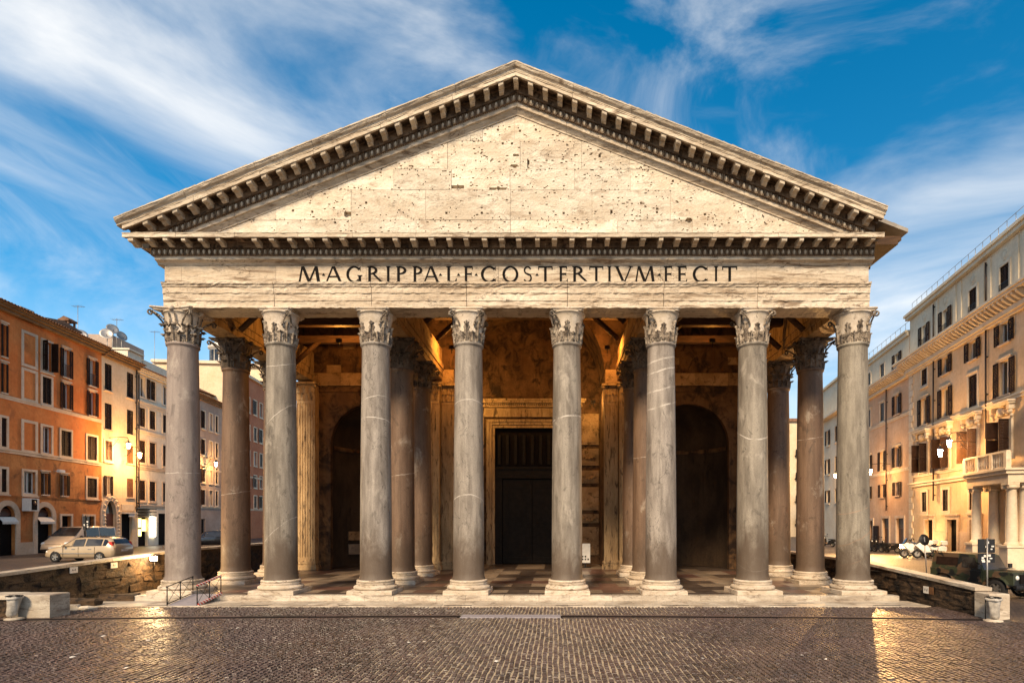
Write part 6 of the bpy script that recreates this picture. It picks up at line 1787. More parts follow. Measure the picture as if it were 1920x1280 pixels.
# low stone wall end on the left
lw = empty("low_wall", (-18.4, 21.6 + CAMY, 0)); tag(lw, "low wall end of pale travertine blocks at the far left behind the rubbish bag", "wall")
q = MB(); q.box(-0.35, 1.15, 0.0, 0.9, -0.06, 0.86, 0.03); q.build("wall_block", M_TRAV, lw)
q = MB(); q.box(-4.0, -0.42, 0.1, 0.8, -0.06, 0.68, 0.0); q.build("wall_panel", M_WALLD, lw)
q = MB(); q.box(-4.0, -0.37, 0.0, 0.9, 0.681, 0.87, 0.02); q.build("coping_stone", M_TRAV, lw)
# broken marble lying at the foot of the left wall
for k, (px, d, sx_, sy_, sz_, rz_, lab) in enumerate(((150, 24.6, 1.5, 0.5, 0.28, 0.1, "long dark block of broken marble lying below the left wall"), (125, 23.6, 0.8, 0.5, 0.16, 0.5, "flat pale marble fragment nearest the low wall end"), (165, 23.7, 0.6, 0.4, 0.14, -0.3, "small pale marble fragment on the pavement edge left"), (225, 26.2, 1.6, 0.6, 0.3, 0.0, "low dark slab against the foot of the left wall"))):
    q = MB(); n_ = 6
    q.box(-sx_ / 2, sx_ / 2, -sy_ / 2, sy_ / 2, -0.05, sz_, 0.05); jitter(q, 0.03)
    o = q.build("marble_fragment", M_TRAV if k in (1, 2) else M_WALLD); o.location = (px_x(px, d), d + CAMY, 0.0); o.rotation_euler = (0, 0, rz_); tag(o, lab, "stone", "broken marble by the left wall")

# ================================================================== LAMPS
def point(parent, loc, energy, color, r=0.12, name="lamp_light"):
    l = bpy.data.lights.new(name, 'POINT'); l.energy = energy; l.color = color; l.shadow_soft_size = r
    o = bpy.data.objects.new(name, l); COL.objects.link(o); o.parent = parent; o.location = loc
    return o
WARM = (1.0, 0.53, 0.18)
def wall_lamp(px, py, fac, label, energy, outd=1.6, bulb=M_BULB, arm=True):
    """lantern on a scrolled iron bracket fixed to a street front"""
    d = fac.dep(px); nrm = Vector((fac.u.y, -fac.u.x, 0))       # outward
    # lantern stands clear of the wall towards the street
    best = None
    for it in range(60):
        dd = d - it * 0.08
        p = Vector((px_x(px, dd), dd + CAMY, 0))
        dist = (p - fac.p0).dot(nrm)
        if dist >= outd: best = (p, dd); break
    p, dd = best or (p, dd)
    z = px_z(py, dd); loc = Vector((p.x, p.y, z))
    e = empty("wall_lantern", (loc.x, loc.y, loc.z - 0.35), fac.rz); tag(e, label, "lamp", "lit street lanterns")
    q = MB(); q.lathe([(0.0, -0.02), (0.08, 0.0), (0.15, 0.45), (0.0, 0.46)], n=6, smooth=False); q.build("lantern_glass", bulb, e)
    q = MB(); q.lathe([(0.2, 0.46), (0.18, 0.52), (0.06, 0.66), (0.02, 0.76), (0.0, 0.76)], n=6, smooth=False); q.tube((0, 0, -0.06), (0, 0, 0.0), 0.06, n=6)
    for k in range(6):
        a = k * math.pi / 3; q.tube((0.085 * math.cos(a), 0.085 * math.sin(a), 0), (0.155 * math.cos(a), 0.155 * math.sin(a), 0.46), 0.012, n=4)
    q.build("lantern_frame", M_IRON, e)
    if arm:
        q = MB(); L_ = outd - 0.02
        q.path([(0, 0, 0.76), (0, 0.1, 0.95), (0, L_ * 0.5, 1.0), (0, L_, 0.9)], 0.025, 5)
        q.path([(0, L_ * (1 - 0.5 * t) , 0.2 + 0.7 * t - 0.25 * math.sin(math.pi * t)) for t in (0, .2, .4, .6, .8, 1)], 0.02, 5)
        for k in range(14):
            a0, a1 = k * 0.5, (k + 1) * 0.5; r0, r1 = 0.22 * (1 - k / 16), 0.22 * (1 - (k + 1) / 16)
            q.tube((0, L_ * 0.55 + r0 * math.cos(a0), 0.6 + r0 * math.sin(a0)), (0, L_ * 0.55 + r1 * math.cos(a1), 0.6 + r1 * math.sin(a1)), 0.015, n=4)
        q.build("bracket", M_IRON, e)
    point(e, (0, -0.35, 0.2), energy, WARM, 0.15)
    return e
wall_lamp(241, 833, LEFT, "lit lantern on a scrolled bracket on the cream house front", 620)
wall_lamp(262, 851, LEFT, "lower lit lantern hanging by the drainpipe of the white house", 800, 1.3)
wall_lamp(405, 868, LEFT, "lit lantern on the rose grey house between the left columns", 420, 1.2)
wall_lamp(1763, 846, RIGHT, "large bright lantern on the palace front beside the balcony", 900, 2.4, M_BULBW)
wall_lamp(1780, 828, RIGHT, "small bright lantern on a scrolled bracket right of the large palace lantern", 110, 1.2, M_BULBW)
hl = wall_lamp(1632, 882, RIGHT, "lit lantern on the peach house half hidden by the rightmost column", 420, 2.0)
sp_d = bpy.data.lights.new("lamp_beam", 'SPOT'); sp_d.energy = 9000; sp_d.color = WARM; sp_d.spot_size = R(75); sp_d.spot_blend = 0.6; sp_d.shadow_soft_size = 0.12
sp = bpy.data.objects.new("lamp_beam", sp_d); COL.objects.link(sp); sp.parent = hl
bpy.context.view_layer.update()
_tgt = hl.matrix_world.inverted() @ Vector((14.0, -9.0, 0.0)); sp.location = (0, -0.4, 0.2)
sp.rotation_euler = (Vector((0, -0.4, 0.2)) - _tgt).to_track_quat('Z', 'Y').to_euler()
wall_lamp(1566, 890, RIGHT, "lit lantern on the pale house between the two rightmost columns", 420, 1.2)
# floodlight on the left wall
fx, fd = px_x(288, 31.0), 31.0
fl_ = empty("floodlight", (fx, fd + CAMY, 1.35)); tag(fl_, "small bright floodlight fixed to the top of the left wall beside the leftmost column", "floodlight")
q = MB(); q.box(-0.2, 0.2, 0.0, 0.12, 0.12, 0.42); q.tube((0, 0.06, -0.25), (0, 0.06, 0.12), 0.03, n=6); q.build("housing", M_IRON, fl_)
q = MB(); q.box(-0.17, 0.17, -0.012, 0.0, 0.15, 0.39); q.build("lens", M_BULBW, fl_)
point(fl_, (0.55, -0.6, 0.28), 420, (1.0, 0.66, 0.30), 0.12)
# amber floodlights inside the porch, on brackets at the inner architraves
def porch_light(x, y, z, energy, label, col=(1.0, 0.42, 0.07), rz=0.0):
    e = empty("porch_floodlight", (x, y, z), rz); tag(e, label, "floodlight", "amber floodlights inside the porch")
    q = MB(); q.box(-0.16, 0.16, -0.1, 0.05, 0.0, 0.22); q.box(-0.03, 0.03, -0.04, 0.0, -0.3, 0.0); q.build("housing", M_IRON, e)
    q = MB(); q.box(-0.13, 0.13, 0.05, 0.062, 0.03, 0.19); q.build("lens", M_BULB, e)
    point(e, (0, 0.3, 0.15), energy, col, 0.1)
porch_light(-11.2, 7.4, 14.35, 300, "amber floodlight on the tie beam of the left bay")
porch_light(11.2, 7.4, 14.35, 95, "amber floodlight on the tie beam of the right bay")
porch_light(-5.0, 10.6, 14.9, 260, "amber floodlight left of the central vault")
porch_light(5.2, 10.6, 14.9, 230, "amber floodlight right of the central vault")
porch_light(0.0, 13.0, 8.2, 0.1, "amber floodlight over the doorway") if False else None
porch_light(-4.6, 15.2, 12.3, 150, "amber floodlight on the left side of the vestibule facing the door", (1.0, 0.56, 0.14))
porch_light(4.6, 15.2, 12.3, 110, "amber floodlight on the right side of the vestibule facing the door", (1.0, 0.56, 0.14))

# ================================================================== VEHICLES
def wheel_meshes(r, wd, spokes=5):
    t = MB(); t.lathe([(r * 0.62, -wd / 2), (r * 0.92, -wd / 2), (r, -wd * 0.3), (r, wd * 0.3), (r * 0.92, wd / 2), (r * 0.62, wd / 2)], n=22)
    t.xf(lambda x, y, z: (x, z, y)); tm = t.mesh("wheel", M_RUBBER)
    h = MB(); h.lathe([(0.0, -wd * 0.3), (r * 0.16, -wd * 0.42), (r * 0.2, -wd * 0.3)], n=12); h.lathe([(r * 0.56, -wd * 0.4), (r * 0.64, -wd * 0.46), (r * 0.64, wd * 0.4)], n=20)
    for k in range(spokes):
        a = 2 * math.pi * k / spokes; ca, sa = math.cos(a), math.sin(a)
        b = MB(); b.box(r * 0.12, r * 0.6, -0.05 * r - 0.02, 0.05 * r + 0.02, -wd * 0.42, -wd * 0.3); b.xf(lambda x, y, z: (x * ca - y * sa, x * sa + y * ca, z)); h.add(b.v, b.f)
    h.lathe([(r * 0.5, 0.0), (0.0, 0.0)], n=14)
    h.xf(lambda x, y, z: (x, z, y)); hm = h.mesh("rim", M_ALLOY)
    return tm, hm
def loft(stations):
    mb = MB(); m_ = None; vs = []
    for (x, zb, zk, zr, wb, wk, wr) in stations:
        ring = [(wb * 0.86, zb), (wb, zb + 0.10), (wk, (zb + zk) * 0.5 + 0.05), (wk * 0.985, zk), (wr + (wk - wr) * 0.12, zr - 0.06 if zr - zk > 0.15 else zr - (zr - zk) * 0.4), (wr * 0.86, zr)]
        ring = ring + [(-a, b) for a, b in reversed(ring)]
        m_ = len(ring); vs += [(x, a, b) for a, b in ring]
    n = len(stations)
    fs = [(i * m_ + j, (i + 1) * m_ + j, (i + 1) * m_ + (j + 1) % m_, i * m_ + (j + 1) % m_) for i in range(n - 1) for j in range(m_)]
    fs += [tuple(range(m_)), tuple(reversed(range((n - 1) * m_, n * m_)))]
    mb.add(vs, fs, True)
    return mb
def car(name, label, cat, loc, rz, st, paint, glass_spans, wheels, wr, wwd, front, rear, extra=None):
    """st: stations rear->front along +x; glass_spans: indices of stations whose sides carry windows"""
    e = empty(name, loc, rz); tag(e, label, cat)
    b = loft(st).build("body", paint, e)
    md = b.modifiers.new("bevel", 'SUBSURF') if False else None
    for (i, j, pi, pj) in glass_spans:           # side windows, one each side
        A, B = st[i], st[j]
        for s in (-1, 1):
            q = MB(); off = 0.012
            def P(S, top, px_):
                x, zb, zk, zr, wb, wk, wr_ = S
                zt = zr - 0.10; t = 0.06 if not top else 1.0
                if top: return (x + px_, s * (wr_ + (wk - wr_) * 0.16 + off), zt)
                return (x + px_, s * (wk * 0.985 + off), zk + 0.05)
            q.add([P(A, False, pi[0]), P(B, False, pj[0]), P(B, True, pj[1]), P(A, True, pi[1])], [(0, 1, 2, 3)]); q.build("side_window", M_GLASS, e)
    for (verts) in front: q = MB(); q.add(verts, [(0, 1, 2, 3)]); q.build("windscreen", M_GLASS, e)
    for (verts) in rear: q = MB(); q.add(verts, [(0, 1, 2, 3)]); q.build("rear_window", M_GLASS, e)
    tm, hm = wheel_meshes(wr, wwd)
    for (x, y) in wheels:
        q = MB(); q.lathe([(wr * 1.17, -0.02), (0, -0.02)], n=20); q.xf(lambda a, c, d: (a, d, c)); sgn = 1 if y > 0 else -1
        q.build("wheel_arch", M_BLACK, e, (x, y + sgn * (wwd * 0.32), wr))
        o = inst(tm, "wheel", e, (x, y + sgn * 0.03, wr), (0, 0, math.pi if y > 0 else 0)); inst(hm, "rim", o)
    if extra: extra(e)
    return e
# estate car: rear at -x, front at +x; stations (x, floor, belt, roof, half widths floor/belt/roof)
stA = [(-2.20, 0.45, 0.85, 0.92, 0.72, 0.74, 0.66), (-2.12, 0.30, 0.92, 1.05, 0.80, 0.84, 0.66), (-1.86, 0.24, 0.94, 1.40, 0.84, 0.87, 0.60), (-1.45, 0.22, 0.94, 1.47, 0.86, 0.88, 0.62), (-0.4, 0.22, 0.92, 1.50, 0.86, 0.88, 0.63), (0.35, 0.22, 0.90, 1.44, 0.86, 0.88, 0.61), (0.95, 0.22, 0.88, 1.10, 0.86, 0.87, 0.66), (1.30, 0.22, 0.86, 0.93, 0.86, 0.86, 0.74), (1.85, 0.24, 0.76, 0.82, 0.84, 0.82, 0.68), (2.12, 0.28, 0.62, 0.68, 0.76, 0.72, 0.56), (2.22, 0.38, 0.54, 0.58, 0.62, 0.60, 0.46)]
def carA(e):
    for s in (-1, 1):
        q = MB(); q.box(-2.13, -1.92, s * 0.62 - 0.14 if s > 0 else -0.80, 0.80 if s > 0 else -0.48, 0.80, 1.22); q.xf(lambda x, y, z: (x - 0.045 + (z - 0.8) * 0.42, y, z)); q.build("tail_lamp", M_TAIL, e)
        q = MB(); q.sphere((1.98, s * 0.62, 0.62), 0.15, 10, 6, 0.7, 1.0, 1.1); q.build("headlight", M_WPAINT, e)
        q = MB(); q.sphere((0.80, s * 0.98, 0.98), 0.11, 8, 5, 0.8, 0.7, 1.2); q.build("wing_mirror", M_SILVER, e)
        q = MB(); q.tube((-1.7, s * 0.58, 1.49), (0.1, s * 0.58, 1.53), 0.022, n=5); q.build("roof_rail", M_BLKPAINT, e)
        for xx in (-0.72, 0.28): q = MB(); q.box(xx - 0.1, xx + 0.1, s * 0.885 - 0.015, s * 0.885 + 0.015, 0.76, 0.80); q.build("door_handle", M_CHROME, e)
        q = MB(); q.box(-1.0, 1.1, s * 0.885 - 0.012, s * 0.885 + 0.012, 0.50, 0.55); q.build("side_strip", M_CHROME, e)
    q = MB(); q.box(-2.235, -2.20, -0.26, 0.26, 0.62, 0.74); q.build("number_plate", M_PAPER, e)
    for s in (-1, 1):
        for xx in (-1.02, -0.02, 0.92): q = MB(); q.box(xx - 0.008, xx + 0.008, s * 0.876 - 0.01, s * 0.876 + 0.01, 0.34, 0.90); q.build("door_seam", M_BLACK, e)
gA = [(2, 3, (0.16, 0.05), (-0.05, -0.05)), (3, 4, (0.03, 0.03), (-0.05, -0.05)), (4, 5, (0.04, 0.04), (-0.02, -0.03)), (5, 6, (0.03, 0.02), (-0.02, -0.42))]
est = car("estate_car", "beige estate car with five spoke wheels parked beside the left wall", "car", (px_x(168, 33.6), 33.6 + CAMY, GL), math.pi, stA, M_SILVER, gA, [(-1.32, -0.80), (-1.32, 0.80), (1.38, -0.80), (1.38, 0.80)], 0.315, 0.2,
    [[(0.40, -0.56, 1.415), (0.40, 0.56, 1.415), (1.02, 0.66, 1.05), (1.02, -0.66, 1.05)]], [[(-1.915, -0.56, 1.37), (-1.915, 0.56, 1.37), (-2.135, 0.62, 1.02), (-2.135, -0.62, 1.02)]], carA)
est.scale = (0.93, 0.95, 0.95)
stV = [(-2.45, 0.35, 1.05, 1.85, 0.86, 0.88, 0.72), (-2.35, 0.25, 1.08, 1.93, 0.92, 0.94, 0.78), (-0.6, 0.24, 1.08, 1.97, 0.93, 0.95, 0.79), (0.75, 0.24, 1.05, 1.94, 0.93, 0.95, 0.78), (1.45, 0.24, 1.02, 1.42, 0.93, 0.94, 0.82), (1.80, 0.24, 1.0, 1.16, 0.92, 0.92, 0.84), (2.25, 0.28, 0.84, 0.94, 0.90, 0.88, 0.76), (2.45, 0.36, 0.66, 0.72, 0.78, 0.76, 0.62)]
def carV(e):
    for s in (-1, 1):
        q = MB(); q.sphere((2.2, s * 0.72, 0.80), 0.2, 10, 6, 0.7, 0.8, 1.0); q.build("headlight", M_WPAINT, e)
        q = MB(); q.sphere((1.35, s * 1.06, 1.2), 0.14, 8, 5, 1.2, 0.6, 0.9); q.build("wing_mirror", M_BLKPAINT, e)
    q = MB(); q.box(2.33, 2.42, -0.5, 0.5, 0.70, 0.78); q.build("grille", M_BLACK, e)
    q = MB(); q.box(2.44, 2.48, -0.26, 0.26, 0.48, 0.60); q.build("number_plate", M_PAPER, e)
    q = MB(); q.box(2.30, 2.50, -0.7, 0.7, 0.30, 0.46); q.build("bumper", M_BLKPAINT, e)
vd = 41.0
vh = math.atan2(-1.0, 0.06)
car("van", "beige passenger van parked facing the square before the orange house", "van", (px_x(140, vd) + 0.4, vd + CAMY, GL), vh, stV, M_VAN, [(1, 2, (0.15, 0.12), (-0.06, -0.06)), (2, 3, (0.06, 0.06), (-0.1, -0.12)), (3, 4, (0.05, 0.02), (0.1, -0.5))], [(-1.45, -0.84), (-1.45, 0.84), (1.55, -0.84), (1.55, 0.84)], 0.33, 0.22,
    [[(0.83, -0.72, 1.90), (0.83, 0.72, 1.90), (1.62, 0.82, 1.32), (1.62, -0.82, 1.32)]], [[(-2.47, -0.7, 1.78), (-2.47, 0.7, 1.78), (-2.475, 0.74, 1.15), (-2.475, -0.74, 1.15)]], carV)
car("parked_car", "black car glimpsed behind the wall between the two leftmost columns", "car", (px_x(394, 52), 52 + CAMY, GL), math.pi + 0.5, stA, M_BLKPAINT, gA, [(-1.32, -0.80), (-1.32, 0.80), (1.38, -0.80), (1.38, 0.80)], 0.315, 0.2,
    [[(0.40, -0.56, 1.415), (0.40, 0.56, 1.415), (1.02, 0.66, 1.05), (1.02, -0.66, 1.05)]], [[(-1.915, -0.56, 1.37), (-1.915, 0.56, 1.37), (-2.135, 0.62, 1.02), (-2.135, -0.62, 1.02)]])
# camouflaged jeep
jz = 0.30
je = empty("jeep", (21.25, 26.3 + CAMY, jz), R(-72)); tag(je, "camouflaged military jeep parked behind the right hand wall", "jeep")
q = MB(); q.box(-1.85, 0.55, -0.82, 0.82, 0.55, 1.12); q.box(0.551, 1.85, -0.74, 0.74, 0.55, 1.10); q.box(0.56, 1.80, -0.72, 0.72, 1.10, 1.16); q.box(-1.80, 1.80, -0.5, 0.5, 0.40, 0.55); q.build("body", M_CAMO, je)
q = MB()
pr = [(-1.84, 1.12), (0.62, 1.12), (0.30, 1.78), (0.1, 1.84), (-1.70, 1.86), (-1.80, 1.78)]
q.prism([(a, b) for a, b in pr], 'y', -0.76, 0.76); q.v = [(x, y * (1.0 - 0.10 * max(0, (z - 1.12)) / 0.7), z) for x, y, z in q.v]; q.build("cabin", M_CAMO, je)
for s in (-1, 1):
    q = MB(); q.add([(-0.35, s * 0.762, 1.22), (0.42, s * 0.762, 1.22), (0.20, s * 0.71, 1.70), (-0.35, s * 0.71, 1.70)], [(0, 1, 2, 3)]); q.xf(lambda x, y, z: (x, y + s * 0.006, z)); q.build("side_window", M_GLASS, je)
    q = MB(); q.add([(-1.60, s * 0.762, 1.30), (-0.55, s * 0.762, 1.30), (-0.55, s * 0.715, 1.66), (-1.60, s * 0.715, 1.66)], [(0, 1, 2, 3)]); q.xf(lambda x, y, z: (x, y + s * 0.006, z)); q.build("side_window", M_SHUT, je)
    for xw in (-1.15, 1.20):
        q = MB()
        for k in range(8):
            a0, a1 = math.pi * k / 8, math.pi * (k + 1) / 8
            q.add([(xw + 0.52 * math.cos(a0), s * 0.74, 0.52 + 0.42 * math.sin(a0)), (xw + 0.52 * math.cos(a1), s * 0.74, 0.52 + 0.42 * math.sin(a1)), (xw + 0.52 * math.cos(a1), s * 0.92, 0.50 + 0.42 * math.sin(a1)), (xw + 0.52 * math.cos(a0), s * 0.92, 0.50 + 0.42 * math.sin(a0))], [(0, 1, 2, 3)])
        q.build("wheel_arch", M_CAMO, je)
    q = MB(); q.sphere((1.87, s * 0.52, 0.92), 0.10, 10, 6, 1, 0.5, 1); q.build("headlight", M_WPAINT, je)
    q = MB(); q.box(0.55, 0.62, s * 0.98 - 0.1, s * 0.98 + 0.1, 1.22, 1.42); q.tube((0.58, s * 0.78, 1.2), (0.58, s * 0.95, 1.28), 0.015, n=5); q.build("wing_mirror", M_BLKPAINT, je)
q = MB(); q.add([(0.60, -0.70, 1.18), (0.60, 0.70, 1.18), (0.33, 0.64, 1.74), (0.33, -0.64, 1.74)], [(0, 1, 2, 3)]); q.xf(lambda x, y, z: (x + 0.02, y, z)); q.build("windscreen", M_GLASS, je)
q = MB(); q.box(1.85, 1.90, -0.36, 0.36, 0.66, 1.05); q.build("grille", M_BLACK, je)
q = MB(); q.box(1.88, 2.02, -0.80, 0.80, 0.50, 0.62); q.build("bumper", M_BLKPAINT, je)
q = MB(); q.box(2.021, 2.03, -0.22, 0.22, 0.50, 0.62); q.build("number_plate", M_PAPER, je)
q = MB(); q.tube((1.1, 0, 1.25), (1.1, 0, 1.26), 0.3, n=18); q.tube((1.1, 0, 1.165), (1.1, 0, 1.26), 0.36, n=18) if False else None; q.build("bonnet_disc", M_RUBBER, je)
tm, hm = wheel_meshes(0.40, 0.24, 6)
for x in (-1.15, 1.20):
    for y in (-0.74, 0.74): o = inst(tm, "wheel", je, (x, y, 0.40), (0, 0, math.pi if y > 0 else 0)); inst(hm, "rim", o)

# motorcycles and scooters
tmm, hmm = wheel_meshes(0.31, 0.13, 5)
def motorbike(name, label, loc, rz, paint, sport=True, grp="motorcycles parked along the palace"):
    e = empty(name, loc, rz); tag(e, label, "motorcycle" if sport else "scooter", grp)
    wb = 0.72 if sport else 0.62; s = 1.0 if sport else 0.82
    for x in (-wb, wb): o = inst(tmm, "wheel", e, (x, 0, 0.31 * s), (0, 0, 0), (s, 1, s)); inst(hmm, "rim", o)
    if sport:
        q = MB(); q.add([(0.62, 0, 1.08), (0.20, 0, 1.0), (-0.05, 0, 0.86), (-0.25, 0, 0.42), (0.30, 0, 0.38), (0.62, 0, 0.70), (0.84, 0, 0.95)], []); prf = [(0.84, 0.92), (0.62, 1.10), (0.20, 1.02), (-0.05, 0.84), (-0.25, 0.42), (0.30, 0.36), (0.58, 0.66)]
        q = MB(); q.prism(prf, 'y', -0.17, 0.17); q.v = [(x, y * (1.25 if 0.6 < z < 1.0 else 0.75), z) for x, y, z in q.v]; q.build("fairing", paint, e)
        q = MB(); q.prism([(-0.05, 0.84), (-0.35, 0.78), (-0.95, 0.98), (-1.0, 0.92), (-0.5, 0.62), (-0.2, 0.60)], 'y', -0.12, 0.12); q.build("tail", paint, e)
        q = MB(); q.prism([(-0.02, 0.86), (-0.36, 0.80), (-0.80, 0.94), (-0.80, 0.99), (-0.35, 0.87), (0.0, 0.92)], 'y', -0.14, 0.14); q.build("seat", M_RUBBER, e)
        for sd in (-1, 1): q = MB(); q.box(-1.0, -0.5, sd * 0.24 - 0.10, sd * 0.24 + 0.10, 0.55, 0.86, 0.03); q.build("pannier", paint, e)
        q = MB(); q.box(-1.08, -0.72, -0.2, 0.2, 0.98, 1.26, 0.05); q.build("top_case", M_WPAINT, e)
        q = MB(); q.prism([(0.80, 1.0), (0.60, 1.12), (0.52, 1.42), (0.56, 1.42)], 'y', -0.16, 0.16); q.build("windscreen", M_GLASS, e)
        q = MB(); q.tube((wb, 0.08, 0.31), (0.42, 0.08, 1.05), 0.03, n=6); q.tube((wb, -0.08, 0.31), (0.42, -0.08, 1.05), 0.03, n=6); q.build("fork", M_CHROME, e)
        q = MB(); q.tube((-0.9, -0.18, 0.42), (-0.1, -0.16, 0.34), 0.06, n=8); q.build("exhaust", M_CHROME, e)
        q = MB(); q.box(-0.28, 0.28, -0.14, 0.14, 0.28, 0.62); q.build("engine", M_IRON, e)
    else:
        q = MB(); q.prism([(0.50, 0.30), (0.56, 0.95), (0.48, 1.0), (0.36, 0.45), (0.05, 0.28), (-0.10, 0.28), (-0.18, 0.62), (-0.75, 0.74), (-0.88, 0.60), (-0.40, 0.24), (0.1, 0.18), (0.4, 0.2)], 'y', -0.17, 0.17); q.build("body", paint, e)
        q = MB(); q.box(-0.80, -0.12, -0.15, 0.15, 0.70, 0.80, 0.03); q.build("seat", M_RUBBER, e)
        q = MB(); q.box(0.46, 0.80, -0.09, 0.09, 0.50, 0.56, 0.02); q.build("mudguard", paint, e)
    q = MB(); q.tube((0.42, -0.34, 1.06), (0.42, 0.34, 1.06), 0.018, n=5)
    for sd in (-1, 1): q.tube((0.42, sd * 0.25, 1.06), (0.48, sd * 0.36, 1.28), 0.010, n=4); q.sphere((0.48, sd * 0.36, 1.30), 0.06, 6, 4, 0.7)
    q.build("handlebar", M_IRON, e)
    q = MB(); q.sphere((0.80 if sport else 0.52, 0, 0.90), 0.09, 8, 5); q.build("headlight", M_WPAINT, e)
    return e
gz = lambda d: street_h(30, d)
for i, (px, d, rz_, pt, sp, lab) in enumerate(((1716, 41.5, 2.9, M_WPAINT, True, "white motorcycle with windscreen nearest the quoined corner of the palace"), (1742, 40.8, 2.75, M_WPAINT, True, "white motorcycle with top case behind the jeep"), (1727, 43.0, 2.6, M_BLKPAINT, True, "black motorcycle standing behind the two white ones"),
        (1652, 49.2, 1.9, M_BLKPAINT, False, "dark scooter farthest left of the row before the peach house"), (1668, 48.4, 2.2, M_BLKPAINT, False, "dark scooter on the right of the row before the peach house"), (1643, 49.8, 1.8, M_BLKPAINT, False, "dark scooter beside the rightmost column"), (1553, 60.0, 1.9, M_BLKPAINT, False, "scooter glimpsed between the two rightmost columns"))):
    motorbike("motorcycle" if sp else "scooter", lab, (px_x(px, d), d + CAMY, gz(d)), rz_, pt, sp)
# small bright lamp low on the palace corner
x, d = px_x(1697, 44.5), 44.5
e = empty("ground_lamp", (x, d + CAMY, gz(d))); tag(e, "low bright lamp glowing on the pavement at the palace corner", "lamp")
q = MB(); q.tube((0, 0, 0), (0, 0, 0.5), 0.05, n=8); q.box(-0.3, 0.3, -0.1, 0.1, 0.5, 0.56); q.build("post", M_IRON, e)
q = MB(); q.box(-0.36, 0.36, -0.12, 0.1, 0.56, 0.84); q.build("lens", M_BULB, e); point(e, (0, -0.4, 0.75), 120, WARM, 0.1)

# ================================================================== STREET FURNITURE
# wheelchair ramp with railings
ra = empty("access_ramp", (-14.15, -2.6, 0)); tag(ra, "grey access ramp with black railings and striped tape before the leftmost columns", "ramp")
q = MB(); q.add([(-0.62, 0, 0.035), (0.62, 0, 0.035), (0.62, 1.75, 0.29), (-0.62, 1.75, 0.29), (-0.62, 0, 0.05), (0.62, 0, 0.05), (0.62, 1.75, 0.32), (-0.62, 1.75, 0.32)], [(3, 2, 1, 0), (4, 5, 6, 7), (0, 1, 5, 4), (1, 2, 6, 5), (2, 3, 7, 6), (3, 0, 4, 7)]); q.build("deck", M_GREYP, ra)
for s in (-1, 1):
    q = MB(); x = s * 0.64
    zf = lambda t: 0.04 + 0.27 * t
    for t in (0, 0.5, 1): q.tube((x, 1.75 * t, zf(t)), (x, 1.75 * t, zf(t) + 0.82), 0.022, n=6)
    for h in (0.80, 0.06): q.tube((x, 0, zf(0) + h), (x, 1.75, zf(1) + h), 0.02, n=6)
    for t in (0, 0.5): q.tube((x, 1.75 * t, zf(t) + 0.06), (x, 1.75 * (t + .5), zf(t + .5) + 0.8), 0.010, n=5); q.tube((x, 1.75 * t, zf(t) + 0.8), (x, 1.75 * (t + .5), zf(t + .5) + 0.06), 0.010, n=5)
    q.sphere((x, -0.03, zf(0) + 0.80), 0.035, 8, 5)
    q.build("railing", M_IRON, ra)
q = MB()
for (h, w_) in ((0.84, 0.05), (0.03, 0.06)):
    q.add([(0, 0, 0)], [])
q = MB(); q.box(0, 1.78, -0.03, 0.03, -0.035, 0.035); o = q.build("tape", M_STRIPE, ra); o.location = (0.64, 0.0, 0.88); o.rotation_euler = (0, R(-8.7), R(90))
q = MB(); q.box(0, 1.78, -0.035, 0.02, -0.05, 0.05); o = q.build("tape", M_STRIPE, ra); o.location = (0.66, 0.0, 0.07); o.rotation_euler = (0, R(-8.7), R(90))

# rubbish bag holders
def bag_stand(label, x, d, tilt):
    e = empty("rubbish_bag_stand", (x, d + CAMY, 0)); tag(e, label, "bin")
    q = MB(); q.lathe([(0.30, 0.0), (0.30, 0.05), (0.12, 0.07), (0.0, 0.07)], n=18); q.build("base", M_TRAV, e)
    q = MB(); q.tube((-0.2, 0.1, 0.05), (-0.2, 0.1, 0.86), 0.02, n=6)
    for k in range(16):
        a, b = k * math.pi / 8, (k + 1) * math.pi / 8; q.tube((0.24 * math.cos(a), 0.24 * math.sin(a), 0.86), (0.24 * math.cos(b), 0.24 * math.sin(b), 0.86), 0.022, n=5)
    q.build("ring", M_IRON, e)
    q = MB(); rng = random.Random(int(x * 10)); n = 18; prof = [(0.05, 0.09), (0.13, 0.1), (0.16, 0.2), (0.17, 0.4), (0.19, 0.6), (0.21, 0.75), (0.235, 0.86), (0.26, 0.83), (0.255, 0.76)]
    vs = []
    for (r, z) in prof:
        for i in range(n):
            a = 2 * math.pi * i / n; rr = r * (1 + 0.10 * math.sin(5 * a + z * 6) + rng.gauss(0, 0.035)); vs.append((rr * math.cos(a) + tilt * (0.86 - z) * 0.25, rr * math.sin(a), z))
    q.add(vs, [(j * n + i, j * n + (i + 1) % n, (j + 1) * n + (i + 1) % n, (j + 1) * n + i) for j in range(len(prof) - 1) for i in range(n)], True); q.build("bag", M_TRASH, e)
bag_stand("pale plastic rubbish bag on a ring stand before the right hand pier", px_x(1862, 20.9), 20.9, 0.3)
bag_stand("crumpled plastic rubbish bag on a ring stand at the left edge", px_x(27, 21.3), 21.3, -0.5)
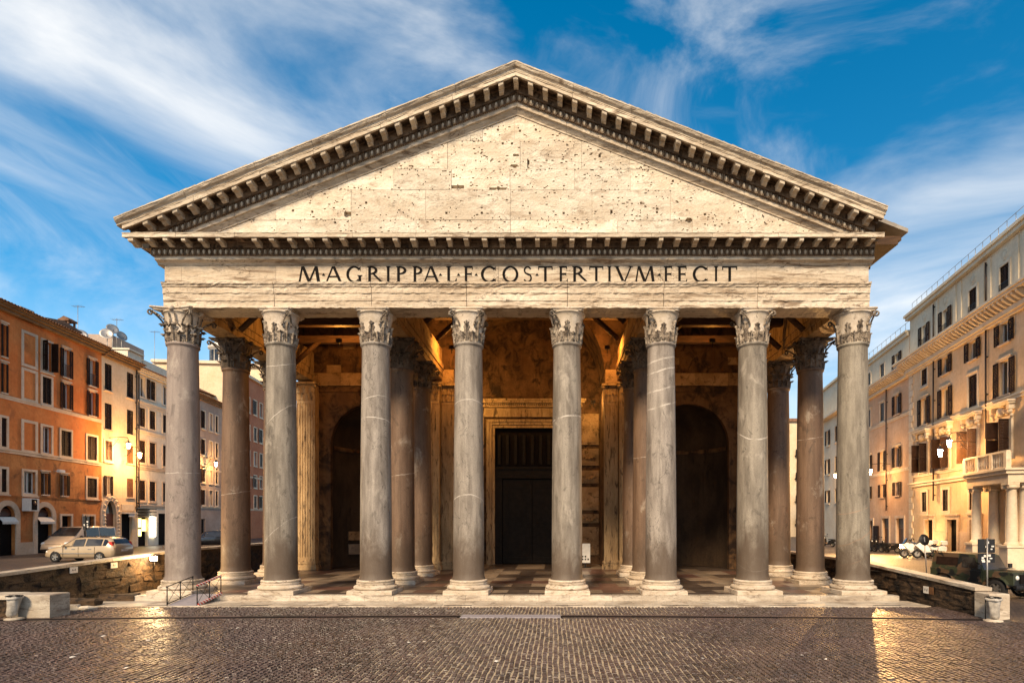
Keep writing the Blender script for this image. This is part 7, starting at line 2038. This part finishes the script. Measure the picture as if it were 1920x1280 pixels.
# signs on posts
x, d = px_x(1733, 30), 30
e = empty("round_sign", (x, d + CAMY, gz(d) - 0.2)); tag(e, "round traffic sign seen from behind on a leaning post by the wall", "sign")
q = MB(); q.tube((0.16, 0, 0), (0, 0, 2.5), 0.03, n=8); q.build("post", M_STEEL, e)
q = MB(); q.lathe([(0.0, 0.0), (0.29, 0.0), (0.30, 0.015), (0.29, 0.03), (0.0, 0.03)], n=22); o = q.build("disc", M_IRON, e); o.location = (0, 0.02, 2.35); o.rotation_euler = (R(80), 0, R(10))
x, d = px_x(1851, 24.4), 24.4
e = empty("panel_sign", (x, d + CAMY, gz(d) - 0.2)); tag(e, "stickered back of a dark double panel sign on a post before the jeep", "sign")
q = MB(); q.tube((0, 0, 0), (0, 0, 2.9), 0.032, n=8); q.build("post", M_STEEL, e)
q = MB(); q.box(-0.36, 0.36, 0.04, 0.06, 2.28, 2.86); q.build("panel", M_BLKPAINT, e)
q = MB(); q.box(-0.36, 0.36, 0.04, 0.06, 1.86, 2.25); q.build("panel", M_BLKPAINT, e)
rng = random.Random(3)
for k in range(13):
    sx_, sz_ = rng.uniform(-0.3, 0.28), rng.uniform(1.9, 2.2) if k < 9 else rng.uniform(2.4, 2.75)
    q = MB(); w_, h_ = rng.uniform(0.03, 0.07), rng.uniform(0.02, 0.05); q.box(sx_ - w_, sx_ + w_, 0.035 - 0.0006 * k, 0.0395, sz_ - h_, sz_ + h_); q.build("sticker", M_PAPER if k % 3 else M_WPAINT, e)
x, d = px_x(160, 36.5), 36.5
e = empty("panel_sign", (x, d + CAMY, GL)); tag(e, "dark stickered back of a street sign on a post in front of the van", "sign")
q = MB(); q.tube((0, 0, 0), (0, 0, 2.7), 0.03, n=8); q.build("post", M_IRON, e)
q = MB(); q.box(-0.18, 0.22, 0.04, 0.06, 1.8, 2.65); q.build("panel", M_BLKPAINT, e)
for (sx_, sz_, r_) in ((0.10, 2.3, 0.05), (0.10, 2.12, 0.035), (0.12, 1.98, 0.05), (-0.07, 2.1, 0.06)): q = MB(); q.box(sx_ - r_, sx_ + r_, 0.03, 0.039, sz_ - r_, sz_ + r_); q.build("sticker", M_PAPER, e)
# notices fixed to the walls, with short lettering
def flat_text(parent, txt, x, y, z, size, mat, rot):
    cu = bpy.data.curves.new("lettering", 'FONT'); cu.body = txt; cu.size = size; cu.align_x = 'CENTER'; cu.align_y = 'CENTER'; cu.extrude = 0.002
    cu.materials.append(mat); t_ = bpy.data.objects.new("lettering", cu); me_ = bpy.data.meshes.new_from_object(t_); bpy.data.objects.remove(t_); o = bpy.data.objects.new("lettering", me_); COL.objects.link(o); o.parent = parent; o.location = (x, y, z); o.rotation_euler = rot; return o
def notice(px, py, label, txt, x, side, w_, h_, second=None):
    d = (x - CAMX) * FPX / (px - 1038.0); z = px_z(py, d)
    o_ = MB(); o_.box(-0.012, 0.012, -w_ / 2, w_ / 2, -h_ / 2, h_ / 2)
    e = o_.build("wall_notice", M_PAPER); e.location = (x - side * 0.13, d + CAMY, z); tag(e, label, "notice")
    if txt: flat_text(e, txt, -side * 0.0135, 0, 0, h_ * 0.55, M_BRONZE, (R(90), 0, R(90) if side < 0 else R(-90)))
    if second is not None:
        q = MB(); q.box(-0.011, 0.011, w_ * 0.56, w_ * 0.56 + w_ * 0.8, -h_ / 2, h_ / 2) if side < 0 else q.box(-0.011, 0.011, -w_ * 1.4, -w_ * 0.56, -h_ / 2, h_ / 2); q.build("coloured_half", second, e)
notice(133, 1068, "white notice with dark lettering on the left wall, nearer the square", "A-R", -20.2, -1, 0.42, 0.27)
notice(209, 1059, "white lettered notice on the left wall, nearer the floodlight", "R.I", -20.2, -1, 0.42, 0.27)
notice(1742, 1105, "small white notice with an orange half on the right hand wall", "V.d", 18.0, 1, 0.34, 0.30, M_SHUTO)
# lit box sign, camera and lamp on the orange house
def fac_thing(name, label, cat, px, zz, fac, out_):
    s = fac.s(px); p = fac.p0 + fac.u * s - Vector((fac.u.y, -fac.u.x, 0)) * -out_
    e = empty(name, (p.x, p.y, zz), fac.rz); tag(e, label, cat); return e
e = fac_thing("box_sign", "white box sign with a dark figure between the two shop arches of the orange house", "sign", 49, 4.35, LEFT, 0.45)
q = MB(); q.box(-0.4, 0.4, -0.12, 0.42, 0.0, 0.9); q.build("box", M_PAPER, e)
q = MB(); q.box(-0.28, 0.20, -0.128, -0.12, 0.08, 0.82); q.build("figure_panel", M_BLACK, e)
q = MB(); q.lathe([(0, 0), (0.16, 0), (0.16, 0.01), (0, 0.01)], n=12); o = q.build("emblem", M_WOODD, e); o.location = (-0.02, -0.13, 0.55); o.rotation_euler = (R(90), 0, 0)
e = fac_thing("security_camera", "small white camera under the upper windows of the orange house", "camera", 101, 7.3, LEFT, 0.5)
q = MB(); q.box(-0.28, 0.28, -0.1, 0.1, 0.0, 0.2, 0.03); q.build("housing", M_WPAINT, e); q = MB(); q.tube((0, 0, 0.1), (0, 0.5, 0.1), 0.03, n=6); q.build("arm", M_WPAINT, e)
# notice stand inside the porch
e = empty("notice_stand", (3.98, 14.6, FZ)); tag(e, "white notice stand with printed squares right of the bronze door", "stand")
q = MB(); q.box(-0.35, 0.35, -0.03, 0.03, 0.35, 1.75); q.build("board", M_WPAINT, e); q = MB(); q.box(-0.4, 0.4, -0.2, 0.2, 0.0, 0.05); q.box(-0.05, 0.05, -0.03, 0.03, 0.05, 0.35); q.build("foot", M_IRON, e)
for k in range(5): q = MB(); q.box(-0.25 + 0.2 * (k % 3), -0.14 + 0.2 * (k % 3), -0.037, -0.03, 0.55 + 0.2 * (k // 3), 0.67 + 0.2 * (k // 3)); q.build("printed_square", M_BLACK, e)

# scraps of litter on the square
rng = random.Random(21)
for k in range(16):
    d = rng.uniform(14.0, 21.0); x = rng.uniform(CAMX - 0.9 * d, CAMX + 0.78 * d); w_ = rng.uniform(0.03, 0.07)
    q = MB(); q.add([(-w_, -w_ * 0.6, 0.004), (w_, -w_ * 0.7, 0.012), (w_ * 0.9, w_ * 0.6, 0.03), (-w_ * 0.8, w_ * 0.7, 0.015), (0, 0, 0.03)], [(0, 1, 4), (1, 2, 4), (2, 3, 4), (3, 0, 4), (3, 2, 1, 0)])
    o = q.build("litter_scrap", M_PAPER); o.location = (x, d + CAMY, 0.004); o.rotation_euler = (0, 0, rng.uniform(0, 6)); tag(o, "tiny pale scrap of litter lying on the dark setts", "litter", "scraps of litter on the square")
